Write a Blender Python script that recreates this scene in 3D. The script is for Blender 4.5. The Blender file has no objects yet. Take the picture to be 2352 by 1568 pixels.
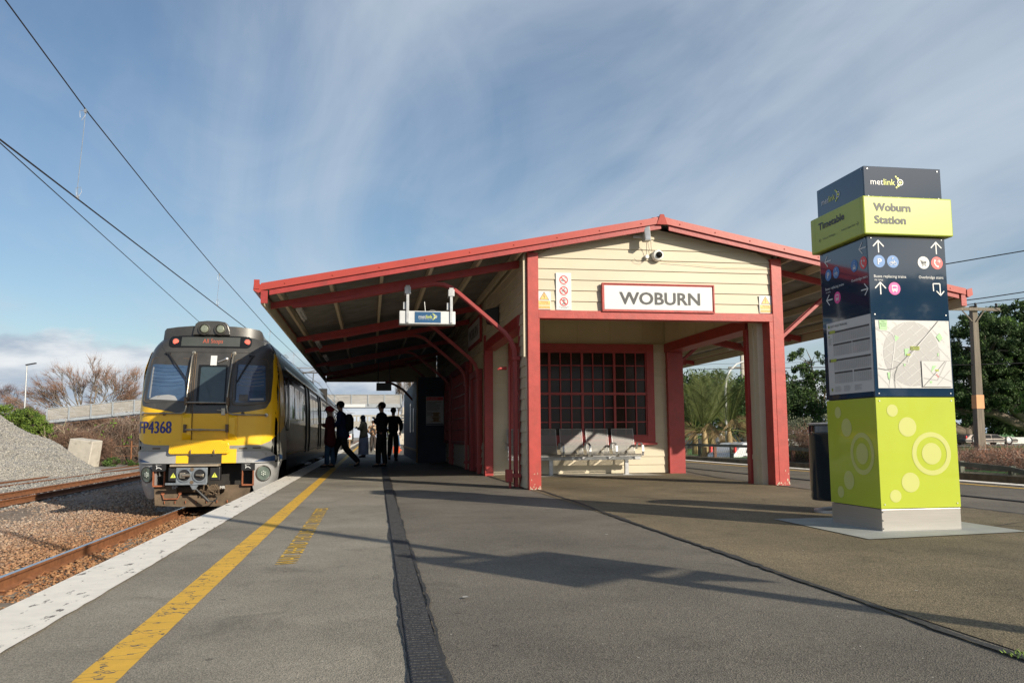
import bpy, bmesh, math, random
import numpy as np
from mathutils import Vector, Matrix
random.seed(7); RNG = np.random.default_rng(11)
R = math.radians
scene = bpy.context.scene
COL = scene.collection
# ------------------------------------------------------------------ camera
cam_d = bpy.data.cameras.new('camera'); cam = bpy.data.objects.new('camera', cam_d); COL.objects.link(cam)
YAW, PIT, ROL = .164139, .109098, -.006849
fw = Vector((math.sin(YAW)*math.cos(PIT), math.cos(YAW)*math.cos(PIT), math.sin(PIT)))
rt = Vector((math.cos(YAW), -math.sin(YAW), 0)); up = rt.cross(fw)
r2 = rt*math.cos(ROL)+up*math.sin(ROL); u2 = up*math.cos(ROL)-rt*math.sin(ROL)
m = Matrix((r2, u2, -fw)).transposed().to_4x4(); m.translation = (0, 0, .85)
cam.matrix_world = m
cam_d.sensor_width = 36; cam_d.lens = 36*1969.55/2352; cam_d.clip_start = .05; cam_d.clip_end = 3000
scene.camera = cam
# ------------------------------------------------------------------ sun and sky
SUNH = Vector((.575, -.818, 0)).normalized(); ELEV = R(23.2)
sv = Vector((SUNH.x*math.cos(ELEV), SUNH.y*math.cos(ELEV), math.sin(ELEV)))
sun_d = bpy.data.lights.new('sun', 'SUN'); sun_d.energy = 5.0; sun_d.angle = R(.53); sun_d.color = (1, .90, .74)
sun = bpy.data.objects.new('sun', sun_d); COL.objects.link(sun)
sun.rotation_euler = (-sv).to_track_quat('-Z', 'Y').to_euler()
world = bpy.data.worlds.new('World'); scene.world = world; world.use_nodes = True
SKY_STRENGTH = .082
def build_world():
    nt = world.node_tree; N = nt.nodes; L = nt.links; N.clear()
    out = N.new('ShaderNodeOutputWorld'); bg = N.new('ShaderNodeBackground'); bg.inputs[1].default_value = SKY_STRENGTH
    sky = N.new('ShaderNodeTexSky'); sky.sky_type = 'NISHITA'; sky.sun_disc = False
    sky.sun_elevation = ELEV; sky.sun_rotation = math.atan2(SUNH.x, SUNH.y); sky.air_density = 1.0; sky.dust_density = .9; sky.ozone_density = 1.6
    tc = N.new('ShaderNodeTexCoord'); sep = N.new('ShaderNodeSeparateXYZ'); L.new(tc.outputs['Generated'], sep.inputs[0])
    def M(op, a, b=None, c=None):
        n = N.new('ShaderNodeMath'); n.operation = op
        for i, v in enumerate((a, b, c)):
            if v is None: continue
            if isinstance(v, (int, float)): n.inputs[i].default_value = v
            else: L.new(v, n.inputs[i])
        return n.outputs[0]
    def ramp(v, a, b, lo=0., hi=1.):
        n = N.new('ShaderNodeMapRange'); n.interpolation_type = 'SMOOTHSTEP'; L.new(v, n.inputs[0])
        n.inputs[1].default_value = a; n.inputs[2].default_value = b; n.inputs[3].default_value = lo; n.inputs[4].default_value = hi
        return n.outputs[0]
    zc = M('MAXIMUM', sep.outputs[2], .0); zz = M('ADD', zc, .16)
    px = M('DIVIDE', sep.outputs[0], zz); py = M('DIVIDE', sep.outputs[1], zz)
    cmb = N.new('ShaderNodeCombineXYZ'); L.new(px, cmb.inputs[0]); L.new(py, cmb.inputs[1])
    def noise(vec, scale, detail, rough, rot=0, sc=(1, 1, 1), loc=(0, 0, 0), dist=0):
        mp = N.new('ShaderNodeMapping'); mp.inputs['Rotation'].default_value = (0, 0, rot); mp.inputs['Scale'].default_value = sc; mp.inputs['Location'].default_value = loc
        L.new(vec, mp.inputs[0]); n = N.new('ShaderNodeTexNoise'); n.inputs['Scale'].default_value = scale
        n.inputs['Detail'].default_value = detail; n.inputs['Roughness'].default_value = rough; n.inputs['Distortion'].default_value = dist
        L.new(mp.outputs[0], n.inputs[0]); return n.outputs[0]
    # high thin cloud: broad soft bands fanning to the upper right, finer streaks inside them
    a = noise(cmb.outputs[0], .95, 8, .55, R(52), (1.0, .42, 1), (3.1, 1.2, 0), 1.1)
    b = noise(cmb.outputs[0], .42, 3, .5, R(52), (1.0, .45, 1), (5.2, 1.9, 0), .5)
    f = noise(cmb.outputs[0], 2.6, 8, .56, R(48), (1.0, .6, 1), (0, 1.7, 0), .9)
    veil = M('ADD', M('ADD', M('MULTIPLY', a, .38), M('MULTIPLY', b, .50)), M('MULTIPLY', f, .12))
    veil = ramp(veil, .385, .62, .06, .86)
    # low cumulus near the horizon
    cv = N.new('ShaderNodeCombineXYZ'); az = M('ARCTAN2', sep.outputs[0], sep.outputs[1])
    L.new(az, cv.inputs[0]); L.new(M('MULTIPLY', sep.outputs[2], 2.4), cv.inputs[1])
    c = noise(cv.outputs[0], 2.7, 9, .55, 0, (1, 1, 1), (2.35, .3, 0), .2)
    hgt = ramp(sep.outputs[2], .01, .17, .25, -.20)
    cum = ramp(M('ADD', c, hgt), .52, .60, 0, .95)
    d = noise(cv.outputs[0], 6, 7, .6, 0, (1, 1.6, 1), (5.2, 1.9, 0), .2)
    shade = ramp(d, .34, .64, 0, 1)
    mixc = N.new('ShaderNodeMix'); mixc.data_type = 'RGBA'; L.new(shade, mixc.inputs[0])
    mixc.inputs[6].default_value = (4.0, 4.9, 6.1, 1); mixc.inputs[7].default_value = (8.8, 9.1, 9.4, 1)
    hs = N.new('ShaderNodeHueSaturation'); hs.inputs['Saturation'].default_value = 1.12; hs.inputs['Value'].default_value = 1.16; L.new(sky.outputs[0], hs.inputs['Color'])
    m1 = N.new('ShaderNodeMix'); m1.data_type = 'RGBA'; L.new(veil, m1.inputs[0]); L.new(hs.outputs[0], m1.inputs[6]); m1.inputs[7].default_value = (5.9, 6.8, 7.8, 1)
    m2 = N.new('ShaderNodeMix'); m2.data_type = 'RGBA'; L.new(cum, m2.inputs[0]); L.new(m1.outputs[2], m2.inputs[6]); L.new(mixc.outputs[2], m2.inputs[7])
    L.new(m2.outputs[2], bg.inputs[0]); L.new(bg.outputs[0], out.inputs[0])
build_world()
scene.view_settings.view_transform = 'Standard'; scene.view_settings.look = 'None'
scene.view_settings.exposure = 0.22; scene.view_settings.gamma = 1.0
try: scene.view_settings.use_curve_mapping = False
except Exception: pass
# ------------------------------------------------------------------ materials
MATS = {}
def pm(name, col, rough=.6, metal=0., var=.12, vs=3., bump=0., bs=40., spec=.5, stretch=(1, 1, 1), coat=0., dirt=None, island=0., trans=0.):
    """procedural painted/natural surface: noise varied colour, roughness and bump"""
    if name in MATS: return MATS[name]
    mt = bpy.data.materials.new(name); mt.use_nodes = True; nt = mt.node_tree; N = nt.nodes; L = nt.links
    bs_ = N['Principled BSDF']; bs_.inputs['Roughness'].default_value = rough; bs_.inputs['Metallic'].default_value = metal
    bs_.inputs['Specular IOR Level'].default_value = spec
    if coat: bs_.inputs['Coat Weight'].default_value = coat; bs_.inputs['Coat Roughness'].default_value = .03
    tc = N.new('ShaderNodeTexCoord'); mp = N.new('ShaderNodeMapping'); mp.inputs['Scale'].default_value = stretch
    L.new(tc.outputs['Object'], mp.inputs[0])
    n = N.new('ShaderNodeTexNoise'); n.inputs['Scale'].default_value = vs; n.inputs['Detail'].default_value = 6; n.inputs['Roughness'].default_value = .6
    L.new(mp.outputs[0], n.inputs[0])
    mr = N.new('ShaderNodeMapRange'); mr.inputs[1].default_value = .3; mr.inputs[2].default_value = .7; mr.inputs[3].default_value = 1-var; mr.inputs[4].default_value = 1+var
    L.new(n.outputs[0], mr.inputs[0]); fac = mr.outputs[0]
    if island:
        g = N.new('ShaderNodeNewGeometry'); mi = N.new('ShaderNodeMapRange'); mi.inputs[3].default_value = 1-island; mi.inputs[4].default_value = 1+island
        L.new(g.outputs['Random Per Island'], mi.inputs[0]); mu = N.new('ShaderNodeMath'); mu.operation = 'MULTIPLY'
        L.new(fac, mu.inputs[0]); L.new(mi.outputs[0], mu.inputs[1]); fac = mu.outputs[0]
    vm = N.new('ShaderNodeVectorMath'); vm.operation = 'SCALE'; vm.inputs[0].default_value = col; L.new(fac, vm.inputs['Scale'])
    res = vm.outputs[0]
    if dirt:
        dc, amt, ds = dirt[:3]; n2 = N.new('ShaderNodeTexNoise'); n2.inputs['Scale'].default_value = ds; n2.inputs['Detail'].default_value = 8; n2.inputs['Roughness'].default_value = .65
        m3 = N.new('ShaderNodeMapping'); m3.inputs['Scale'].default_value = dirt[3] if len(dirt) > 3 else (1, 1, 1); L.new(tc.outputs['Object'], m3.inputs[0]); L.new(m3.outputs[0], n2.inputs[0])
        rr = N.new('ShaderNodeMapRange'); rr.inputs[1].default_value = .62-amt; rr.inputs[2].default_value = .72-amt*.6; L.new(n2.outputs[0], rr.inputs[0])
        mx = N.new('ShaderNodeMix'); mx.data_type = 'RGBA'; L.new(rr.outputs[0], mx.inputs[0]); L.new(res, mx.inputs[6]); mx.inputs[7].default_value = (*dc, 1); res = mx.outputs[2]
    L.new(res, bs_.inputs['Base Color'])
    if bump:
        n3 = N.new('ShaderNodeTexNoise'); n3.inputs['Scale'].default_value = bs; n3.inputs['Detail'].default_value = 5; L.new(mp.outputs[0], n3.inputs[0])
        b = N.new('ShaderNodeBump'); b.inputs['Strength'].default_value = bump; b.inputs['Distance'].default_value = .02; L.new(n3.outputs[0], b.inputs['Height']); L.new(b.outputs[0], bs_.inputs['Normal'])
    if trans:
        out = N['Material Output']; tr = N.new('ShaderNodeBsdfTranslucent'); L.new(res, tr.inputs[0]); ms = N.new('ShaderNodeMixShader'); ms.inputs[0].default_value = trans
        L.new(bs_.outputs[0], ms.inputs[1]); L.new(tr.outputs[0], ms.inputs[2]); L.new(ms.outputs[0], out.inputs[0])
    MATS[name] = mt; return mt
def asphalt(name, col, warm, rough=.85, amt=.42):
    mt = bpy.data.materials.new(name); mt.use_nodes = True; nt = mt.node_tree; N = nt.nodes; L = nt.links; b = N['Principled BSDF']; b.inputs['Roughness'].default_value = rough; b.inputs['Specular IOR Level'].default_value = .35
    tc = N.new('ShaderNodeTexCoord')
    v = N.new('ShaderNodeTexVoronoi'); v.inputs['Scale'].default_value = 170; L.new(tc.outputs['Object'], v.inputs[0])
    sp = N.new('ShaderNodeSeparateXYZ'); L.new(v.outputs['Color'], sp.inputs[0])
    r0 = N.new('ShaderNodeMapRange'); r0.inputs[3].default_value = 1-amt; r0.inputs[4].default_value = 1+amt; L.new(sp.outputs[0], r0.inputs[0])
    n = N.new('ShaderNodeTexNoise'); n.inputs['Scale'].default_value = .55; n.inputs['Detail'].default_value = 9; n.inputs['Roughness'].default_value = .68; L.new(tc.outputs['Object'], n.inputs[0])
    r1 = N.new('ShaderNodeMapRange'); r1.inputs[1].default_value = .34; r1.inputs[2].default_value = .66; r1.inputs[3].default_value = .74; r1.inputs[4].default_value = 1.2; L.new(n.outputs[0], r1.inputs[0])
    mp = N.new('ShaderNodeMapping'); mp.inputs['Scale'].default_value = (.9, .28, 1); L.new(tc.outputs['Object'], mp.inputs[0])
    n2 = N.new('ShaderNodeTexNoise'); n2.inputs['Scale'].default_value = 1.1; n2.inputs['Detail'].default_value = 5; L.new(mp.outputs[0], n2.inputs[0])
    cm = N.new('ShaderNodeMix'); cm.data_type = 'RGBA'; cm.inputs[6].default_value = (*col, 1); cm.inputs[7].default_value = (*warm, 1)
    r2_ = N.new('ShaderNodeMapRange'); r2_.inputs[1].default_value = .38; r2_.inputs[2].default_value = .62; L.new(n2.outputs[0], r2_.inputs[0]); L.new(r2_.outputs[0], cm.inputs[0])
    mu0 = N.new('ShaderNodeMath'); mu0.operation = 'MULTIPLY'; L.new(r0.outputs[0], mu0.inputs[0]); L.new(r1.outputs[0], mu0.inputs[1])
    n3 = N.new('ShaderNodeTexNoise'); n3.inputs['Scale'].default_value = 2.3; n3.inputs['Detail'].default_value = 7; n3.inputs['Roughness'].default_value = .62; n3.inputs['Distortion'].default_value = .8; L.new(tc.outputs['Object'], n3.inputs[0])
    r3 = N.new('ShaderNodeMapRange'); r3.inputs[1].default_value = .56; r3.inputs[2].default_value = .74; r3.inputs[3].default_value = 1.; r3.inputs[4].default_value = .68; L.new(n3.outputs[0], r3.inputs[0])
    n4 = N.new('ShaderNodeTexVoronoi'); n4.inputs['Scale'].default_value = 2.6; L.new(tc.outputs['Object'], n4.inputs[0])
    r4 = N.new('ShaderNodeMapRange'); r4.inputs[1].default_value = .035; r4.inputs[2].default_value = .05; r4.inputs[3].default_value = .55; r4.inputs[4].default_value = 1.; L.new(n4.outputs['Distance'], r4.inputs[0])
    mu1 = N.new('ShaderNodeMath'); mu1.operation = 'MULTIPLY'; L.new(mu0.outputs[0], mu1.inputs[0]); L.new(r3.outputs[0], mu1.inputs[1])
    mu = N.new('ShaderNodeMath'); mu.operation = 'MULTIPLY'; L.new(mu1.outputs[0], mu.inputs[0]); L.new(r4.outputs[0], mu.inputs[1])
    # pale grit flecks
    v2 = N.new('ShaderNodeTexVoronoi'); v2.inputs['Scale'].default_value = 42; L.new(tc.outputs['Object'], v2.inputs[0]); s2 = N.new('ShaderNodeSeparateXYZ'); L.new(v2.outputs['Color'], s2.inputs[0])
    g = N.new('ShaderNodeMath'); g.operation = 'GREATER_THAN'; g.inputs[1].default_value = .985; L.new(s2.outputs[1], g.inputs[0])
    g2 = N.new('ShaderNodeMath'); g2.operation = 'LESS_THAN'; g2.inputs[1].default_value = .16; L.new(v2.outputs['Distance'], g2.inputs[0])
    g3 = N.new('ShaderNodeMath'); g3.operation = 'MULTIPLY'; L.new(g.outputs[0], g3.inputs[0]); L.new(g2.outputs[0], g3.inputs[1])
    vm = N.new('ShaderNodeVectorMath'); vm.operation = 'SCALE'; L.new(cm.outputs[2], vm.inputs[0]); L.new(mu.outputs[0], vm.inputs['Scale'])
    mx = N.new('ShaderNodeMix'); mx.data_type = 'RGBA'; L.new(g3.outputs[0], mx.inputs[0]); L.new(vm.outputs[0], mx.inputs[6]); mx.inputs[7].default_value = (.55, .52, .45, 1)
    L.new(mx.outputs[2], b.inputs['Base Color'])
    bp = N.new('ShaderNodeBump'); bp.inputs['Strength'].default_value = .55; bp.inputs['Distance'].default_value = .006; L.new(v.outputs['Distance'], bp.inputs['Height']); L.new(bp.outputs[0], b.inputs['Normal'])
    MATS[name] = mt; return mt
def worn_paint(name, col, under, wear, scale, cracks=0.):
    mt = bpy.data.materials.new(name); mt.use_nodes = True; nt = mt.node_tree; N = nt.nodes; L = nt.links; b = N['Principled BSDF']; b.inputs['Roughness'].default_value = .75
    tc = N.new('ShaderNodeTexCoord')
    def nz(s, sc, d=8, r=.7):
        mp = N.new('ShaderNodeMapping'); mp.inputs['Scale'].default_value = sc; L.new(tc.outputs['Object'], mp.inputs[0])
        n = N.new('ShaderNodeTexNoise'); n.inputs['Scale'].default_value = s; n.inputs['Detail'].default_value = d; n.inputs['Roughness'].default_value = r; L.new(mp.outputs[0], n.inputs[0]); return n.outputs[0]
    n = nz(scale, (1, .35, 1)); r = N.new('ShaderNodeMapRange'); r.inputs[1].default_value = wear; r.inputs[2].default_value = wear+.035; L.new(n, r.inputs[0]); fac = r.outputs[0]
    if cracks:
        mp = N.new('ShaderNodeMapping'); mp.inputs['Scale'].default_value = (3.2, 5.5, 1); L.new(tc.outputs['Object'], mp.inputs[0])
        nn = N.new('ShaderNodeTexNoise'); nn.inputs['Scale'].default_value = 4; L.new(mp.outputs[0], nn.inputs[0]); ad = N.new('ShaderNodeVectorMath'); ad.operation = 'ADD'
        sc_ = N.new('ShaderNodeVectorMath'); sc_.operation = 'SCALE'; sc_.inputs['Scale'].default_value = .5; L.new(nn.outputs[1], sc_.inputs[0]); L.new(mp.outputs[0], ad.inputs[0]); L.new(sc_.outputs[0], ad.inputs[1])
        v = N.new('ShaderNodeTexVoronoi'); v.feature = 'DISTANCE_TO_EDGE'; v.inputs['Scale'].default_value = 1.2; L.new(ad.outputs[0], v.inputs[0])
        lt = N.new('ShaderNodeMath'); lt.operation = 'LESS_THAN'; lt.inputs[1].default_value = cracks; L.new(v.outputs['Distance'], lt.inputs[0])
        mxx = N.new('ShaderNodeMath'); mxx.operation = 'MAXIMUM'; L.new(lt.outputs[0], mxx.inputs[0]); L.new(fac, mxx.inputs[1]); fac = mxx.outputs[0]
    t = nz(6, (1, 1, 1), 6, .6); tr = N.new('ShaderNodeMapRange'); tr.inputs[3].default_value = .74; tr.inputs[4].default_value = 1.14; L.new(t, tr.inputs[0])
    vm = N.new('ShaderNodeVectorMath'); vm.operation = 'SCALE'; vm.inputs[0].default_value = col; L.new(tr.outputs[0], vm.inputs['Scale'])
    mx = N.new('ShaderNodeMix'); mx.data_type = 'RGBA'; L.new(fac, mx.inputs[0]); L.new(vm.outputs[0], mx.inputs[6]); mx.inputs[7].default_value = (*under, 1); L.new(mx.outputs[2], b.inputs['Base Color'])
    bp = N.new('ShaderNodeBump'); bp.inputs['Strength'].default_value = .3; bp.inputs['Distance'].default_value = .01; L.new(nz(60, (1, 1, 1)), bp.inputs['Height']); L.new(bp.outputs[0], b.inputs['Normal'])
    MATS[name] = mt; return mt
def emit(name, col, s):
    mt = bpy.data.materials.new(name); mt.use_nodes = True; N = mt.node_tree.nodes; b = N['Principled BSDF']; b.inputs['Base Color'].default_value = (*col, 1)
    b.inputs['Emission Color'].default_value = (*col, 1); b.inputs['Emission Strength'].default_value = s; MATS[name] = mt; return mt
def holes(name, col):
    """perforated sheet steel"""
    mt = bpy.data.materials.new(name); mt.use_nodes = True; nt = mt.node_tree; N = nt.nodes; L = nt.links; b = N['Principled BSDF']
    b.inputs['Base Color'].default_value = (*col, 1); b.inputs['Metallic'].default_value = .5; b.inputs['Roughness'].default_value = .5
    tc = N.new('ShaderNodeTexCoord'); mp = N.new('ShaderNodeMapping'); mp.inputs['Rotation'].default_value = (0, 0, 0); L.new(tc.outputs['UV'], mp.inputs[0])
    sp = N.new('ShaderNodeSeparateXYZ'); L.new(mp.outputs[0], sp.inputs[0])
    def M(op, a, c): 
        n = N.new('ShaderNodeMath'); n.operation = op
        for i, v in enumerate((a, c)):
            if v is None: continue
            if isinstance(v, (int, float)): n.inputs[i].default_value = v
            else: L.new(v, n.inputs[i])
        return n.outputs[0]
    k = 2*math.pi/.030
    u = M('MULTIPLY', sp.outputs[0], k); v = M('MULTIPLY', sp.outputs[1], k)
    s = M('MULTIPLY', M('SINE', u, None), M('SINE', v, None)); g = M('GREATER_THAN', s, .30)
    tr = N.new('ShaderNodeBsdfTransparent'); ms = N.new('ShaderNodeMixShader'); L.new(g, ms.inputs[0]); L.new(b.outputs[0], ms.inputs[1]); L.new(tr.outputs[0], ms.inputs[2]); L.new(ms.outputs[0], N['Material Output'].inputs[0])
    MATS[name] = mt; return mt
A_GREY = asphalt('asphalt_grey', (.172, .153, .123), (.145, .130, .106))
A_PALE = asphalt('asphalt_pale', (.278, .250, .200), (.245, .221, .178), amt=.30)
A_BROWN = asphalt('asphalt_brown', (.200, .160, .098), (.145, .118, .074), amt=.6)
A_ROAD = asphalt('asphalt_road', (.10, .10, .10), (.12, .12, .11))
TAR = pm('tar', (.035, .034, .033), .7, var=.3, vs=30, bump=.5, bs=60)
RUBBER = pm('drain_rubber', (.030, .031, .034), .62, var=.25, vs=25, bump=.4, bs=90)
WHITE_EDGE = worn_paint('edge_white_paint', (.84, .79, .70), (.16, .14, .12), .595, 11)
YELLOW_LINE = worn_paint('line_yellow_paint', (.72, .42, .045), (.10, .09, .075), .70, 14, .012)
STENCIL = worn_paint('stencil_yellow', (.74, .46, .05), (.12, .11, .10), .74, 30)
CONCRETE = pm('concrete', (.34, .325, .29), .85, var=.18, vs=4, bump=.3, bs=60, dirt=((.16, .15, .13), .06, 2.))
CONC_PALE = pm('concrete_pale', (.52, .48, .41), .85, var=.12, vs=3, bump=.25, bs=40, dirt=((.30, .27, .22), .06, 2.5))
RED = pm('red_paint', (.31, .033, .030), .42, var=.16, vs=6, bump=.08, bs=30, dirt=((.22, .035, .03), .04, 5., (1, 1, .4)))
REDR = pm('red_roof_steel', (.37, .050, .036), .33, var=.08, vs=2, bump=.03, bs=12)
REDW = pm('red_paint_worn', (.38, .050, .040), .42, var=.17, vs=6, bump=.12, bs=50, dirt=((.29, .05, .042), .05, 5., (1, 1, .35)))
CREAM = pm('cream_paint', (.53, .468, .345), .55, var=.07, vs=2.5, bump=.05, bs=25, stretch=(.3, 1, 1), dirt=((.58, .48, .29), .0, 9., (.4, .4, 2.5)))
CREAM2 = pm('cream_paint_flat', (.56, .48, .30), .6, var=.06, vs=2)
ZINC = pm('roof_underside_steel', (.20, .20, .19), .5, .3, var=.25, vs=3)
TIMBER = pm('bare_timber', (.32, .20, .10), .7, var=.3, vs=3, stretch=(8, 8, .6))
NAVY_H = pm('navy_hoarding', (.020, .035, .062), .6, var=.2, vs=2)
NAVY = pm('navy_gloss_panel', (.010, .030, .062), .07, var=.03, coat=.6)
LIME = pm('lime_panel', (.40, .47, .035), .26, var=.03, coat=.3)
LIMET = pm('lime_band', (.345, .41, .05), .36, var=.03)
LIMEL = pm('pale_lime_print', (.50, .52, .17), .3, var=.02)
STEEL = pm('brushed_steel', (.62, .60, .57), .30, .95, var=.06, vs=3, stretch=(1, 1, 30), bump=.02, bs=120)
GALV = pm('galvanised_steel', (.42, .43, .44), .45, .7, var=.2, vs=12)
WHITEP = pm('white_print', (.60, .61, .61), .4, var=.02)
PAPER = pm('map_paper', (.53, .53, .52), .35, var=.02, coat=.2)
DARKP = pm('dark_print', (.035, .038, .042), .5, var=.05)
GREYTX = pm('grey_lettering', (.045, .047, .050), .5, var=.05)
BLACK = pm('black_plastic', (.018, .018, .020), .4, var=.2, vs=8)
SIGNB = pm('sign_blue', (.03, .16, .42), .35, var=.02)
SIGNR = pm('sign_red', (.72, .06, .06), .35, var=.02)
SIGNM = pm('sign_pink', (.72, .05, .28), .35, var=.02)
SIGNA = pm('sign_amber', (.86, .50, .16), .4, var=.02)
LOGOY = pm('logo_yellow_green', (.66, .72, .10), .4, var=.02)
MAPG = pm('map_grey', (.37, .365, .36), .4, var=.01); MAPL = pm('map_line', (.55, .55, .54), .4, var=.01); MAPK = pm('map_green', (.32, .56, .27), .4, var=.02)
GLASSD = pm('dark_glass', (.012, .013, .014), .06, var=.1, spec=.25)
# ------------------------------------------------------------------ object helpers
def tag(o, label=None, cat=None, group=None, kind=None):
    if label: o['label'] = label
    if cat: o['category'] = cat
    if group: o['group'] = group
    if kind: o['kind'] = kind
    return o
def thing(name, label, cat, loc=(0, 0, 0), rz=0, group=None):
    o = bpy.data.objects.new(name, None); COL.objects.link(o); o.location = loc; o.rotation_euler = (0, 0, rz); o.empty_display_size = .2
    return tag(o, label, cat, group)
def copy_tree(o, parent=None):
    c = o.copy(); COL.objects.link(c)
    if parent is not None: c.parent = parent
    for ch in list(o.children): copy_tree(ch, c)
    return c
class MB:
    def __init__(s): s.v = []; s.f = []; s.uv = None
    def add(s, vs, fs):
        n = len(s.v); s.v += [tuple(p) for p in vs]; s.f += [tuple(i+n for i in f) for f in fs]; return s
    def box(s, x0, x1, y0, y1, z0, z1):
        return s.add([(x0, y0, z0), (x1, y0, z0), (x1, y1, z0), (x0, y1, z0), (x0, y0, z1), (x1, y0, z1), (x1, y1, z1), (x0, y1, z1)],
                     [(0, 3, 2, 1), (4, 5, 6, 7), (0, 1, 5, 4), (1, 2, 6, 5), (2, 3, 7, 6), (3, 0, 4, 7)])
    def hexa(s, lo, hi):      # two quads (4 pts each)
        return s.add(list(lo)+list(hi), [(0, 3, 2, 1), (4, 5, 6, 7), (0, 1, 5, 4), (1, 2, 6, 5), (2, 3, 7, 6), (3, 0, 4, 7)])
    def prism(s, poly, a0, a1, axis='y'):   # poly in the plane perpendicular to axis
        def P(p, a): return {'y': (p[0], a, p[1]), 'x': (a, p[0], p[1]), 'z': (p[0], p[1], a)}[axis]
        n = len(poly); vs = [P(p, a0) for p in poly]+[P(p, a1) for p in poly]
        return s.add(vs, [tuple(range(n)), tuple(range(2*n-1, n-1, -1))]+[(i, i+n, (i+1) % n+n, (i+1) % n) for i in range(n)])
    def tube(s, pts, rad, n=8, cap=True, sec=None):
        pts = [Vector(p) for p in pts]; k = len(pts); rad = [rad]*k if isinstance(rad, (int, float)) else rad
        prev = None; rings = []
        for i, p in enumerate(pts):
            t = (pts[min(i+1, k-1)]-pts[max(i-1, 0)]).normalized()
            if prev is None:
                ref = Vector((0, 0, 1)) if abs(t.z) < .9 else Vector((0, 1, 0)); a = t.cross(ref).normalized()
            else: a = (prev-t*prev.dot(t)).normalized()
            prev = a; b = t.cross(a)
            if sec: ring = [p+a*(q[0]*rad[i])+b*(q[1]*rad[i]) for q in sec]
            else: ring = [p+(a*math.cos(j*2*math.pi/n)+b*math.sin(j*2*math.pi/n))*rad[i] for j in range(n)]
            rings.append(ring)
        n = len(rings[0]); vs = [q for r in rings for q in r]; fs = []
        for i in range(k-1):
            for j in range(n): fs.append((i*n+j, i*n+(j+1) % n, (i+1)*n+(j+1) % n, (i+1)*n+j))
        if cap: fs += [tuple(range(n-1, -1, -1)), tuple((k-1)*n+j for j in range(n))]
        return s.add(vs, fs)
    def bar(s, p, q, w, h=None):
        h = h or w; return s.tube([p, q], 1., sec=[(-w/2, -h/2), (w/2, -h/2), (w/2, h/2), (-w/2, h/2)])
    def lathe(s, prof, c=(0, 0, 0), n=24, axis='z', ang=2*math.pi):
        vs = []; fs = []
        for r, z in prof:
            for j in range(n):
                a = j*2*math.pi/n; x, y = r*math.cos(a), r*math.sin(a)
                q = (x, y, z) if axis == 'z' else ((x, z, y) if axis == 'y' else (z, x, y)); vs.append((c[0]+q[0], c[1]+q[1], c[2]+q[2]))
        for i in range(len(prof)-1):
            for j in range(n): fs.append((i*n+j, i*n+(j+1) % n, (i+1)*n+(j+1) % n, (i+1)*n+j))
        fs += [tuple(range(n)), tuple((len(prof)-1)*n+j for j in range(n))]
        return s.add(vs, fs)
    def ball(s, c, r, n=12, sc=(1, 1, 1)):
        pr = [(max(r*math.sin(math.pi*i/n), 1e-4), -r*math.cos(math.pi*i/n)) for i in range(n+1)]
        k = len(s.v); s.lathe(pr, (0, 0, 0), n)
        s.v[k:] = [(c[0]+x*sc[0], c[1]+y*sc[1], c[2]+z*sc[2]) for x, y, z in s.v[k:]]; return s
    def build(s, name, mat, parent=None, smooth=False, bev=0., off=(0, 0, 0), sub=0):
        me = bpy.data.meshes.new(name)
        vs = [(x-off[0], y-off[1], z-off[2]) for x, y, z in s.v] if any(off) else s.v
        me.from_pydata(vs, [], s.f); me.update()
        if s.uv: 
            uvl = me.uv_layers.new(name='UVMap')
            for lp in me.loops: uvl.data[lp.index].uv = s.uv[lp.vertex_index]
        bm = bmesh.new(); bm.from_mesh(me); bmesh.ops.recalc_face_normals(bm, faces=bm.faces); bm.to_mesh(me); bm.free()
        o = bpy.data.objects.new(name, me); COL.objects.link(o)
        for mm in (mat if isinstance(mat, (list, tuple)) else [mat]): me.materials.append(mm)
        if smooth: me.shade_smooth() if smooth is True else me.set_sharp_from_angle(angle=R(smooth)) or [setattr(p, 'use_smooth', True) for p in me.polygons]
        if bev:
            b = o.modifiers.new('bevel', 'BEVEL'); b.width = bev; b.segments = 2; b.limit_method = 'ANGLE'; b.angle_limit = R(40)
        if sub: b = o.modifiers.new('sub', 'SUBSURF'); b.levels = sub; b.render_levels = sub
        if parent is not None: o.parent = parent
        return o
def struct(o): o['kind'] = 'structure'; return o
def npmesh(name, V, F, mat, parent=None, smooth=False):
    """fast mesh: V (n,3), F (m,k) arrays"""
    me = bpy.data.meshes.new(name); V = np.asarray(V, np.float32); F = np.asarray(F, np.int32); k = F.shape[1]
    me.vertices.add(len(V)); me.vertices.foreach_set('co', V.ravel()); me.loops.add(F.size); me.loops.foreach_set('vertex_index', F.ravel())
    me.polygons.add(len(F)); me.polygons.foreach_set('loop_start', np.arange(0, F.size, k, dtype=np.int32)); me.polygons.foreach_set('loop_total', np.full(len(F), k, np.int32))
    if smooth: me.polygons.foreach_set('use_smooth', np.ones(len(F), bool))
    me.materials.append(mat); me.update(calc_edges=True); me.validate()
    o = bpy.data.objects.new(name, me); COL.objects.link(o)
    if parent is not None: o.parent = parent
    return o
_tc = {}
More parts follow.
